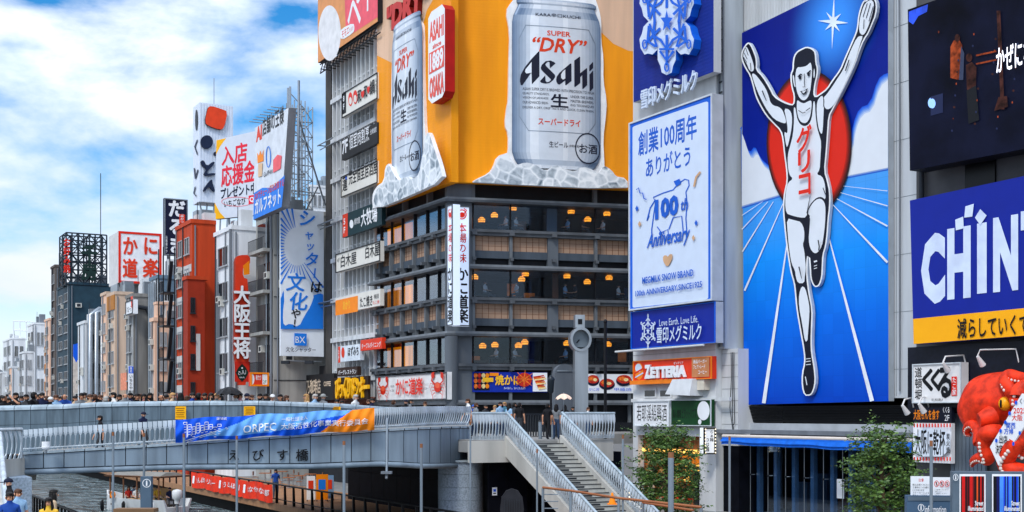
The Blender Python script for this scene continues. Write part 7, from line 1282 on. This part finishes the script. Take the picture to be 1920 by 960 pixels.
m = MB(); m.hexa([bp_(-2.2, -1.25, 2.2), bp_(2.6, -1.3, 2.2), bp_(2.6, 1.3, 2.2), bp_(-2.2, 1.25, 2.2), bp_(-2.3, -1.3, 2.3), bp_(2.7, -1.35, 2.3), bp_(2.7, 1.35, 2.3), bp_(-2.3, 1.3, 2.3)], BWD); m.hexa([bp_(-2.0, -1.0, 2.302), bp_(2.4, -1.0, 2.302), bp_(2.4, 1, 2.302), bp_(-2, 1, 2.302), bp_(-1.9, -.4, 2.5), bp_(2.3, -.4, 2.5), bp_(2.3, .4, 2.5), bp_(-1.9, .4, 2.5)], M('canopy_grey', (130, 128, 122), .7)); m.build('canopy', bt)
m = MB(); m.box(bp_(.2, 1.02, 1.15), 1.6, .03, .28, M('seat_tan', (196, 160, 112), .7), -.53); m.build('side_panel', bt); m = MB(); m.box(bp_(0, 0, .42), 2.2, .8, .03, M('boat_floor', (70, 60, 52), .8), -.53); m.build('floor', bt); m = MB(); m.tube([bp_(-1.6 + .2 * math.cos(k * .7), -1.16, 1.05 + .2 * math.sin(k * .7)) for k in range(10)], .05, ORANGE, 6); m.build('life_ring', bt)
for u in (-1.9, -.7, .5, 2.4):
    for v in (-1.1, 1.1): m = MB(); m.tube([bp_(u, v, .8), bp_(u, v, 2.2)], .05, BWD, 6); m.build('canopy_post', bt)
m = MB(); m.box(bp_(-.2, -.5, .62), .5, .25, .22, M('seat_tan', (196, 160, 112), .7)); m.build('seat', bt); m = MB(); m.box(bp_(.6, .5, .62), .5, .25, .22, M('seat_tan', (196, 160, 112), .7)); m.build('seat', bt)
m = MB(); c = bp_(3.15, -.3, .9); m.tube([c + Vector((0, 0, z)) for z in (-.3, -.05, .05, .45, .55, .6)], [.16, .18, .30, .32, .24, .05], BWH, 14); m.tube([c + Vector((0, 0, -1.0)), c + Vector((0, 0, -.25))], .09, GREYM, 8); m.build('outboard_motor', bt)
for u in (-2.6, -.4, 2.2): m = MB(); a = -1.0 if u > -2 else -.75; m.tube([bp_(u, a - .35, .7), bp_(u, a - .38, .55), bp_(u, a - .38, .1), bp_(u, a - .35, -.05)], [.05, .12, .12, .04], BLACK if u < 2 else BWH, 8); m.build('fender', bt)
# ------------------------------------------------------------------ people
SK1, SK2 = M('skin', (206, 150, 118), .6, var=.05), M('skin_light', (222, 172, 146), .6, var=.05); SHOE = M('shoe', (40, 40, 44), .6)
HAIR = {'k': M('hair_black', (18, 16, 16), .5), 'b': M('hair_brown', (74, 46, 30), .5), 'y': M('hair_blond', (176, 134, 84), .5), 'g': M('hair_grey', (168, 164, 158), .6), 'w': M('cap_white', (214, 214, 212), .7), 'n': M('cap_navy', (22, 28, 50), .7), 'l': M('cap_blue', (40, 90, 180), .7), 'h': M('hat_grey', (150, 152, 150), .8)}
CLO = {'black': (22, 22, 26), 'white': (216, 216, 214), 'blue': (30, 70, 150), 'navy': (24, 32, 62), 'grey': (120, 124, 128), 'light blue': (146, 182, 214), 'pink': (214, 150, 150), 'beige': (196, 170, 140), 'denim': (56, 76, 104), 'teal': (60, 110, 130), 'red': (176, 44, 36), 'yellow': (226, 180, 60), 'charcoal': (54, 56, 60)}
def cloth(c): return M('cloth_' + c.replace(' ', '_'), CLO[c], .8, var=.15, scale=6)
def hand(J, E_, R_, wi, d, side, up=Vector((0, 0, 1))):
    """palm, four unequal bent fingers and a thumb off the side of the palm"""
    w0 = J[wi]; d = d.normalized(); s_ = d.cross(up)
    s_ = (s_ if s_.length > .2 else d.cross(Vector((0, 1, 0)))).normalized(); n_ = s_.cross(d).normalized(); pi = len(J); J.append(w0 + d * .075); R_.append((.032, .02)); E_.append((wi, pi))
    for k, L in enumerate((.062, .072, .068, .052)):
        b = J[pi] + s_ * (.026 - .0175 * k) + d * .015; a = len(J); J += [b, b + d * L * .55 - n_ * .006, b + d * L - n_ * .03]; R_ += [(.010, .010), (.009, .009), (.008, .008)]; E_ += [(pi, a), (a, a + 1), (a + 1, a + 2)]
    a = len(J); b = w0 + d * .035 + s_ * .03 * side; J += [b, b + d * .03 + s_ * .025 * side - n_ * .01, b + d * .055 + s_ * .028 * side - n_ * .02]; R_ += [(.012, .012), (.011, .011), (.009, .009)]; E_ += [(wi, a), (a, a + 1), (a + 1, a + 2)]
def proto(pose):
    V = Vector; J = [V((0, 0, .95)), V((0, 0, 1.10)), V((0, 0, 1.27)), V((0, 0, 1.40)), V((0, -.005, 1.475)), V((0, -.02, 1.54)), V((0, -.025, 1.60)), V((0, -.015, 1.665))]; R_ = [(.15, .11), (.135, .10), (.165, .112), (.15, .095), (.055, .055), (.068, .075), (.075, .09), (.06, .07)]; E_ = [(i, i + 1) for i in range(7)]; reg = {0: 2, 1: 1, 2: 1, 3: 1, 4: 0, 5: 0, 6: 0, 7: 0}
    lean = .0
    if pose == 'lean': lean = .35
    if pose == 'sit': pass
    for i in range(1, 8): J[i] = V((0, J[i].y - (J[i].z - .95) * lean, .95 + (J[i].z - .95) * (1 - lean * .12)))
    head = J[6].copy()
    for sd in (-1, 1):
        sh = V((.175 * sd, J[3].y, J[3].z - .015))
        if pose in ('stand', 'back'): el, wr, dh = sh + V((.06 * sd, .03, -.29)), sh + V((.08 * sd, -.05, -.53)), V((0, -.1, -1))
        elif pose == 'walk': el, wr, dh = sh + V((.05 * sd, .08 * sd, -.29)), sh + V((.06 * sd, .14 * sd - .08, -.52)), V((0, .2 * sd - .2, -1))
        elif pose == 'lean': el, wr, dh = sh + V((.07 * sd, -.10, -.24)), sh + V((-.02 * sd, -.33, -.20)), V((-.7 * sd, -.6, -.1))
        elif pose == 'phone': el, wr, dh = sh + V((.06 * sd, -.12, -.24)), sh + V((-.05 * sd, -.30, -.02)), V((-.45 * sd, -.2, .8))
        elif pose == 'raise': el, wr, dh = sh + V((.14 * sd, -.14, -.06)), sh + V((-.03 * sd, -.30, .14)), V((-.5 * sd, -.1, .8))
        elif pose == 'hold': el, wr, dh = (sh + V((.07 * sd, -.05, -.27)), sh + V((.02 * sd, -.26, -.16)), V((-.3 * sd, -.4, .5))) if sd > 0 else (sh + V((.05 * sd, .03, -.29)), sh + V((.06 * sd, -.05, -.53)), V((0, -.1, -1)))
        else: el, wr, dh = sh + V((.05 * sd, -.06, -.28)), sh + V((-.02 * sd, -.3, -.30)), V((-.2 * sd, -1, -.1))
        a = len(J); J += [sh, el, wr]; R_ += [(.062, .062), (.046, .044), (.031, .029)]; E_ += [(3, a), (a, a + 1), (a + 1, a + 2)]; hand(J, E_, R_, a + 2, dh, -sd)
        hp = V((.09 * sd, 0, .90))
        if pose == 'walk': kn, an, to = hp + V((.005 * sd, -.14 * sd - .04, -.41)), hp + V((0, -.16 * sd + (.08 if sd < 0 else -.0), -.81)), V((0, -.14, -.05))
        elif pose == 'sit': kn, an, to = hp + V((.06 * sd, -.43, -.02)), hp + V((.06 * sd, -.45, -.43)), V((0, -.13, -.04))
        else: kn, an, to = hp + V((.012 * sd, -.015, -.43)), hp + V((.015 * sd, .01, -.82)), V((.02 * sd, -.14, -.045))
        a = len(J); J += [hp, kn, an, an + to]; R_ += [(.098, .10), (.064, .066), (.042, .044), (.042, .035)]; E_ += [(0, a), (a, a + 1), (a + 1, a + 2), (a + 2, a + 3)]; reg[a] = 2; reg[a + 1] = 2; reg[a + 2] = 2; reg[a + 3] = 3
    me = bpy.data.meshes.new('person'); me.from_pydata(J, E_, []); o = bpy.data.objects.new('proto', me); COL.objects.link(o)
    bm = bmesh.new(); bm.from_mesh(me); sl_ = bm.verts.layers.skin.verify(); bm.verts.ensure_lookup_table()
    for v, r in zip(bm.verts, R_): v[sl_].radius = r; v[sl_].use_root = v.index == 0
    bm.to_mesh(me); bm.free(); md = o.modifiers.new('skin', 'SKIN'); md.use_smooth_shade = True; sb = o.modifiers.new('sub', 'SUBSURF'); sb.levels = 1; sb.render_levels = 1
    dg = bpy.context.evaluated_depsgraph_get(); dg.update(); out_ = bpy.data.meshes.new_from_object(o.evaluated_get(dg)); bpy.data.objects.remove(o)
    if pose == 'sit':
        for v in out_.vertices: v.co.z -= .45
        head.z -= .45
    # regions: shirt above the waist and upper arms, skin on forearms, neck and head
    dz = -.45 if pose == 'sit' else 0; arms = [i for i in range(8, len(J)) if i not in reg]
    fo = [J[i] + V((0, 0, dz)) for i in arms]
    for i in range(4): out_.materials.append(None)
    segs = [(a, b) for a, b in E_]
    for p in out_.polygons:
        c = p.center; best = (9, 1)
        for a, b in segs:
            A, B = J[a] + V((0, 0, dz)), J[b] + V((0, 0, dz)); d = B - A; t_ = max(0, min(1, (c - A).dot(d) / max(1e-9, d.length_squared))); q = (c - A - d * t_).length - (R_[a][0] * (1 - t_) + R_[b][0] * t_)
            if q < best[0]:
                if b in reg and a in reg: r = reg[b] if not (a == 0 and b == 1) else (2 if t_ < .35 else 1)
                elif a == 3: r = 1
                elif a in (8, ) or J[a].z > 1.25 and b == a + 1 and a not in (8,) and R_[a][0] > .06: r = 1 if t_ < .75 else 0
                else: r = 0
                best = (q, r)
        r = best[1]
        if a is None: r = 1
        p.material_index = r; p.use_smooth = True
    return out_, head
PRO = {k: proto(k) for k in ('stand', 'walk', 'lean', 'phone', 'raise', 'hold', 'sit')}
def hair_mesh(kind, head):
    m = MB(); h = head
    if kind in ('cap',): m.ell(h + Vector((0, .0, .03)), (.105, .122, .10), BLACK, 14, 8, None, -.15); m.box(h + Vector((0, -.15, .02)), .07, .06, .008, BLACK)
    elif kind == 'hat': m.ell(h + Vector((0, 0, .04)), (.11, .12, .10), BLACK, 14, 8, None, -.1); m.ell(h + Vector((0, 0, .03)), (.19, .2, .012), BLACK, 16, 6)
    elif kind == 'bald': m.ell(h + Vector((0, .03, -.005)), (.093, .085, .05), BLACK, 12, 6, None, -.6)
    else:
        m.ell(h + Vector((0, .012, .035)), (.10, .118, .098), BLACK, 14, 9, None, .05); m.ell(h + Vector((0, .045, -.01)), (.096, .085, .10), BLACK, 12, 8)
        m.ell(h + Vector((.02, -.055, .085)), (.07, .045, .03), BLACK, 10, 6)
        if kind == 'long': m.ell(h + Vector((0, .06, -.14)), (.12, .07, .2), BLACK, 12, 8); [m.ell(h + Vector((.085 * k, .0, -.10)), (.032, .06, .16), BLACK, 8, 6) for k in (-1, 1)]
    o = m.build('hair', None, (0, 0, 0)); me = o.data; me.name = 'hair'; bpy.data.objects.remove(o); return me
def face_mesh(head):
    m = MB(); h = head; EY = M('eye_dark', (24, 18, 16), .3); LP = M('lip', (158, 82, 74), .5)
    for k in (-1, 1): m.ell(h + Vector((.033 * k, -.098, .0)), (.013, .012, .008), EY, 8, 5); m.box(h + Vector((.033 * k, -.100, .022)), .018, .006, .004, EY); m.ell(h + Vector((.088 * k, .0, -.005)), (.014, .026, .034), SK1, 8, 6)
    m.ell(h + Vector((0, -.107, -.024)), (.014, .022, .024), SK1, 8, 6); m.ell(h + Vector((0, -.094, -.060)), (.024, .01, .006), LP, 8, 5)
    o = m.build('face', None, (0, 0, 0)); me = o.data; bpy.data.objects.remove(o); return me
HM = {}; FM = {k: face_mesh(PRO[k][1]) for k in PRO}
PEOPLE = []
def person(lb, px, ytop, Y, pose='stand', face=0, top='black', leg='charcoal', hair='short', hc='k', grp=None, zf=None, sk=None, extra=None):
    c = at(px, ytop, Y); me, hd = PRO[pose]; H = {'sit': 1.28, 'lean': 1.66}.get(pose, 1.745)
    if zf is None: zf = c.z - H * .98; sc = .98
    else: sc = max(.86, min(1.22 if grp and 'bridge' in grp else 1.12, (c.z - zf) / H))
    fa = R(face); r_ = Matrix.Rotation(fa, 3, 'Z'); off_ = r_ @ Vector((hd.x, hd.y, 0)) * sc
    o = bpy.data.objects.new('person', me); COL.objects.link(o); o.location = (c.x - off_.x, c.y - off_.y, zf); o.rotation_euler = (0, 0, fa); o.scale = (sc,) * 3; ORG[o.name] = o.location.copy()
    skm = sk or (SK1 if hc in 'kb' else SK2)
    for i, mt in enumerate((skm, cloth(top), cloth(leg), SHOE)): o.material_slots[i].link = 'OBJECT'; o.material_slots[i].material = mt
    tag(o, lb, 'person', grp)
    k = (hair, pose)
    if k not in HM: HM[k] = hair_mesh(hair, hd)
    h = bpy.data.objects.new('hair', HM[k]); COL.objects.link(h); h.parent = o; h.material_slots[0].link = 'OBJECT'; h.material_slots[0].material = HAIR[hc]
    if hair in ('cap', 'hat'): h.name = 'cap'
    f_ = bpy.data.objects.new('face', FM[pose]); COL.objects.link(f_); f_.parent = o
    if extra == 'bag':
        m = MB(); m.box(Vector((0, .17, 1.2)), .15, .08, .22, BLACK); b_ = m.build('backpack', None, (0, 0, 0)); b_.parent = o
    PEOPLE.append(o); return o
def dep(px, table=UW): return lerp_tab(UW, px, 1)
crowd = [  # px, head top row, pose, facing, top, hair, hair colour, label
 (8, 741, 'stand', 20, 'black', 'short', 'k', 'person in black at the far left end of the crowd on the bridge'), (16, 745, 'stand', -40, 'charcoal', 'short', 'k', 'person in charcoal half hidden beside the leftmost person in black'),
 (29, 735, 'raise', -30, 'black', 'short', 'k', 'person in black lifting a camera with both hands'), (49, 738, 'stand', 0, 'charcoal', 'short', 'k', 'person in charcoal between the photographer and the backpacker'), (64, 734, 'stand', 150, 'black', 'short', 'k', 'person in black seen from behind with a backpack'),
 (79, 735, 'stand', 30, 'navy', 'short', 'k', 'person in navy right of the backpacker'), (95, 743, 'stand', 160, 'black', 'cap', 'w', 'person in black wearing a white cap, left of the bald man'), (105, 739, 'stand', 40, 'light blue', 'short', 'b', 'person in light blue beside the bald man in blue'),
 (121, 733, 'lean', 10, 'blue', 'bald', 'k', 'bald person in a blue shirt leaning on the parapet'), (153, 730, 'lean', 20, 'grey', 'short', 'k', 'person in a pale grey tee leaning far over the parapet with folded hands'), (158, 727, 'stand', 30, 'beige', 'short', 'k', 'person standing right behind the leaning person in pale grey'), (169, 738, 'phone', 60, 'beige', 'short', 'b', 'person in beige holding a phone up beside the leaning person'),
 (199, 742, 'stand', 170, 'black', 'short', 'g', 'grey haired person seen from behind near the parapet'), (212, 732, 'stand', -60, 'white', 'short', 'k', 'person in a white tee looking left'), (224, 738, 'stand', 10, 'black', 'short', 'k', 'person in black behind the white tee'), (235, 734, 'stand', 30, 'grey', 'bald', 'k', 'balding person in grey with a shoulder strap'), (244, 735, 'stand', -20, 'navy', 'short', 'k', 'person in navy behind the balding person in grey'), (257, 734, 'lean', 30, 'black', 'short', 'k', 'person in black leaning forward, left of the long haired woman'),
 (270, 737, 'stand', 10, 'pink', 'long', 'k', 'person in pink beside the long haired woman'), (281, 735, 'phone', -5, 'black', 'long', 'k', 'woman in black with long hair looking down at a phone'), (302, 738, 'lean', -10, 'charcoal', 'bald', 'k', 'balding person in charcoal bending over the parapet'), (324, 735, 'stand', 70, 'beige', 'short', 'y', 'blond person in beige left of the black hooded figure'), (339, 733, 'stand', 180, 'black', 'long', 'k', 'person with long black hair seen from behind'),
 (361, 730, 'stand', 50, 'blue', 'short', 'k', 'person in a blue shirt looking down, right of the long haired back'), (373, 735, 'stand', 160, 'black', 'short', 'k', 'person in black seen from behind next to the blue shirt'), (384, 734, 'stand', 30, 'charcoal', 'short', 'k', 'person in charcoal left of the woman with a phone'), (396, 735, 'phone', 20, 'beige', 'long', 'k', 'woman in beige holding a phone left of the black umbrella'), (406, 734, 'stand', 0, 'grey', 'short', 'y', 'blond person in grey beside the black umbrella'),
 (442, 734, 'hold', -30, 'white', 'short', 'k', 'person in white under the black umbrella'), (450, 735, 'stand', 20, 'pink', 'short', 'b', 'brown haired person right of the umbrella holder'), (463, 732, 'stand', 160, 'navy', 'cap', 'n', 'person in navy wearing a navy cap'), (487, 735, 'stand', -20, 'black', 'short', 'k', 'person in black left of the white cap in the middle'), (498, 735, 'stand', 20, 'charcoal', 'short', 'k', 'person in charcoal left of the white cap, looking right'), (511, 736, 'lean', 10, 'white', 'cap', 'w', 'person in white with a white cap bending over the parapet'), (525, 734, 'lean', -30, 'black', 'short', 'k', 'person in black over a white tee, last before the gap in the crowd'),
 (574, 733, 'stand', -60, 'beige', 'long', 'y', 'blond long haired woman in beige talking to the man in light blue'), (591, 733, 'stand', 60, 'light blue', 'short', 'g', 'grey haired man in light blue talking to the blond woman'), (606, 733, 'stand', 150, 'grey', 'hat', 'h', 'person in grey wearing a brimmed hat, seen from behind'), (632, 748, 'stand', 10, 'charcoal', 'short', 'k', 'person whose dark hair just shows above the parapet, left one of two'), (641, 750, 'stand', 10, 'charcoal', 'short', 'k', 'person whose dark hair just shows above the parapet, right one of two'), (667, 736, 'stand', 60, 'white', 'short', 'g', 'grey haired woman in white walking past the brick canopy'), (691, 748, 'stand', 10, 'black', 'short', 'b', 'person low behind the end of the banner'), (698, 746, 'stand', 60, 'navy', 'short', 'k', 'dark haired person low right of the banner end')]
PHN = BLACK
ORDL = ORDW + ['thirteenth', 'fourteenth', 'fifteenth', 'sixteenth', 'seventeenth', 'eighteenth', 'nineteenth', 'twentieth', 'last']
rb_ = random.Random(12)
for i, px in enumerate((4, 40, 72, 88, 113, 141, 178, 188, 205, 250, 264, 312, 351, 413, 472, 505, 537)):
    tp, hr, hc = rb_.choice(('black', 'white', 'navy', 'grey', 'charcoal', 'light blue', 'beige', 'black')), rb_.choice(('short', 'short', 'long', 'short', 'cap')), rb_.choice('kkkkbn'); hc = 'k' if hr != 'cap' and hc == 'n' else hc
    person('second row person in %s with %s, %s from left on the bridge' % (tp, {'short': 'short hair', 'long': 'long hair', 'cap': 'a cap'}[hr], ORDL[i]) if 'zzz' not in ORDL[i] else 'second row person in %s with %s, %s on the bridge' % (tp, {'short': 'short hair', 'long': 'long hair', 'cap': 'a cap'}[hr], ORDL[i]), px, rb_.uniform(737, 743), dep(px) + rb_.uniform(1.6, 2.6), rb_.choice(('stand', 'stand', 'hold', 'stand')), rb_.uniform(-70, 70) if i % 3 else rb_.uniform(100, 260), tp, 'denim', hr, hc, 'second row of the bridge crowd', 5.0)
for px, yt, pose, fc, top, hr, hc, lb in crowd:
    Y = dep(px) + random.uniform(.75, 1.3) + (.8 if 'behind' in lb.split()[:4] or 'hidden' in lb else 0); zf = 5.0
    o = person(lb, px, yt, Y, pose, fc, top, 'denim', hr, hc, 'crowd on the bridge', zf, extra='bag' if 'with a backpack' in lb else None)
    if pose in ('raise', 'phone'):
        q = o.matrix_basis @ Vector((0, -.37, 1.62 if pose == 'raise' else 1.47)); m = MB(); m.box(q, .06, .02, .09 if pose == 'phone' else .05, BLACK, R(fc)); t = m.build('phone'); tag(t, 'black %s held up by the %s' % ('camera' if pose == 'raise' else 'phone', lb.split(' holding')[0].split(' looking')[0].split(' lifting')[0]), 'phone')
for px, yt, Y, pose, fc, top, leg, hr, hc, lb in (
    (738, 734, 66, 'lean', 150, 'charcoal', 'denim', 'short', 'b', 'heavy set person in charcoal grey before the crab sign'), (761, 740, 66, 'stand', 60, 'black', 'denim', 'cap', 'n', 'person in black with a dark cap between two grey shirts'), (770, 736, 65.5, 'stand', 90, 'grey', 'charcoal', 'short', 'k', 'person in grey with a dark strap, right end of the crab sign'), (797, 752, 66, 'stand', 0, 'beige', 'denim', 'short', 'b', 'person whose head only shows above the railing right of the crab sign'),
    (877, 746, 63, 'walk', -70, 'white', 'denim', 'short', 'b', 'person in white walking past the corner column'), (888, 758, 64, 'stand', 60, 'blue', 'denim', 'cap', 'l', 'person with a bright blue cap by the corner column'), (893, 755, 62, 'stand', 120, 'grey', 'denim', 'short', 'b', 'brown haired person in grey beside the blue cap'), (911, 758, 63, 'stand', 50, 'charcoal', 'denim', 'short', 'k', 'dark haired person in charcoal alone behind the landing rail'), (928, 759, 62, 'stand', 0, 'beige', 'denim', 'short', 'y', 'fair haired person low behind the landing rail'), (938, 753, 62, 'stand', 40, 'light blue', 'denim', 'short', 'k', 'dark haired person in light blue in the group at the landing'), (946, 753, 63.5, 'stand', -30, 'teal', 'denim', 'short', 'y', 'fair haired person in teal in the group at the landing'), (955, 755, 61.5, 'stand', 130, 'light blue', 'denim', 'long', 'k', 'long haired person in light blue seen from behind at the landing'), (965, 754, 63, 'phone', 120, 'charcoal', 'denim', 'short', 'k', 'person in charcoal raising a phone at the landing'), (974, 754, 61, 'stand', 170, 'black', 'charcoal', 'short', 'k', 'person in a black top with a pale hood at the landing'),
    (1027, 756, 57.3, 'walk', 150, 'black', 'black', 'short', 'k', 'person in black shorts and tee walking at the head of the stairs'), (1043, 757, 58, 'stand', 170, 'grey', 'denim', 'long', 'k', 'long haired person in grey under the pale umbrella'), (1059, 758, 63, 'stand', 160, 'black', 'charcoal', 'long', 'k', 'long haired person in black right of the pale umbrella'), (1074, 762, 64, 'stand', 30, 'charcoal', 'denim', 'short', 'k', 'person in charcoal low beside the steel clock tower'), (1103, 763, 63, 'stand', 30, 'white', 'denim', 'short', 'b', 'red haired person low right of the steel clock tower')):
    person(lb, px, yt, Y, pose, fc, top, leg, hr, hc, 'walkers on the plaza', 5.0)
person('person in black walking on the lower ramp, left of the capped one', 187, 778, 50.6, 'walk', -60, 'black', 'charcoal', 'short', 'k', 'walkers on the ramp'); person('person in navy with a black cap on the lower ramp', 269, 771, 51.2, 'walk', 60, 'navy', 'charcoal', 'cap', 'n', 'walkers on the ramp')
for px, yt, Y, pose, fc, top, hr, hc, lb in ((16, 895, 32, 'stand', -60, 'black', 'cap', 'n', 'tall person in black with a black cap at the lower left'), (34, 915, 31, 'stand', 40, 'light blue', 'short', 'b', 'brown haired person in light blue behind the man in a blue shirt'), (18, 921, 28.5, 'walk', 10, 'blue', 'short', 'k', 'smiling person in a blue shirt at the lower left corner'), (101, 916, 31.5, 'stand', 120, 'beige', 'long', 'k', 'long haired person in beige facing the water'), (91, 931, 29.5, 'stand', 10, 'yellow', 'long', 'k', 'woman with long dark hair in a yellow top at the bottom left')): person(lb, px, yt, Y, pose, fc, top, 'denim', hr, hc, 'people on the left steps')
m = MB(); q0 = at(-20, 1010, 33); [m.hexa([(-15.5, 26 + k, 1), (-8.2 - .12 * k, 26 + k, 1), (-8.2 - .12 * k, 27 + k, 1), (-15.5, 27 + k, 1), (-15.5, 26 + k, 2.45 + .05 * k), (-8.2 - .12 * k, 26 + k, 2.45 + .05 * k), (-8.2 - .12 * k, 27 + k, 2.45 + .05 * k), (-15.5, 27 + k, 2.45 + .05 * k)], PAVE) for k in range(7)]; struct('left_steps', m)
person('person in a blue shirt standing beside the red banners on the boardwalk', 517, 879, 76, 'stand', 20, 'blue', 'denim', 'short', 'k', None, 1.0)
for u, v, top, hr, hc, lb in ((-1.3, .3, 'light blue', 'short', 'k', 'passenger in light blue near the bow of the tour boat'), (-.9, -.5, 'red', 'long', 'b', 'passenger in red on the near side of the tour boat'), (.7, .4, 'yellow', 'short', 'k', 'passenger in yellow amidships in the tour boat'), (-.2, -.5, 'white', 'hat', 'h', 'passenger in white with a straw hat sitting in the tour boat'), (2.0, .2, 'navy', 'cap', 'n', 'boatman in navy sitting at the stern of the tour boat')):
    q = bp_(u, v, .35); px = CX + q.x / q.y * F; o = person(lb, px, 0, q.y, 'sit', 30, top, 'charcoal', hr, hc, None, q.z); o.scale = (.95,) * 3
# diners behind the panes
for i, (px, py) in enumerate(((948, 418), (968, 420), (1064, 424), (1094, 424), (1130, 424), (910, 541), (968, 548), (1060, 549), (1078, 549), (1160, 549), (930, 672), (966, 672), (1060, 674))):
    q, z = PR.sz(px, py, -1.2); p = PR.pt(q, 0, -1.2); zf = (17.98 if py < 440 else 13.63 if py < 560 else 9.38)
    o = person('diner in %s sitting behind the %s window row, %s from the left' % (('white', 'white', 'light blue', 'charcoal', 'white')[i % 5], 'top' if py < 440 else 'middle' if py < 560 else 'lowest', ORDW[(i, i - 5, i - 10)[0 if py < 440 else 1 if py < 560 else 2]]), px, 0, p.y, 'sit', 60 if i % 2 else -60, ('white', 'white', 'light blue', 'charcoal', 'white')[i % 5], 'charcoal', 'short', 'k', 'diners in the restaurant', zf - .02); o.scale = (.95,) * 3
# umbrellas
def umbrella(lb, px, py, Y, r, mat, zh):
    c = at(px, py, Y); t = thing('umbrella', lb, 'umbrella', (c.x, c.y, c.z - r * .5 - .9)); m = MB(); V = [c]; n_ = 16
    for j in range(1, 5):
        for i in range(n_): a = 6.2832 * i / n_; rr = r * j / 4 * (1 - (.05 if i % 2 and j == 4 else 0)); V.append(c + Vector((rr * math.cos(a), rr * math.sin(a), -r * .5 * (j / 4) ** 1.8 - (0 if i % 2 else .02) * j)))
    Fc = [(0, 1 + i, 1 + (i + 1) % n_) for i in range(n_)] + [(1 + (j - 1) * n_ + i, 1 + j * n_ + i, 1 + j * n_ + (i + 1) % n_, 1 + (j - 1) * n_ + (i + 1) % n_) for j in range(1, 4) for i in range(n_)]
    m.add(V, Fc, mat); m.build('canopy', t); m = MB(); m.tube([c + Vector((0, 0, -r * .5 - .85)), c + Vector((0, 0, .06))], .015, STEEL, 6); m.build('shaft', t)
umbrella('black umbrella held over the crowd on the bridge', 430, 725, 55.5, .62, BLACK, 0); umbrella('pale pink umbrella at the head of the stairs', 1057, 738, 58.2, .42, M('umbrella_pink', (232, 200, 178), .7), 0)
cn = at(1148, 945, 46.3); t = thing('traffic_cone', 'small orange cone on the stair', 'cone', cn); m = MB(); m.tube([cn + Vector((0, 0, z)) for z in (0, .42)], [.14, .03], ORANGE, 12); m.build('body', t); m = MB(); m.box(cn, .18, .18, .015, ORANGE); m.build('base', t)
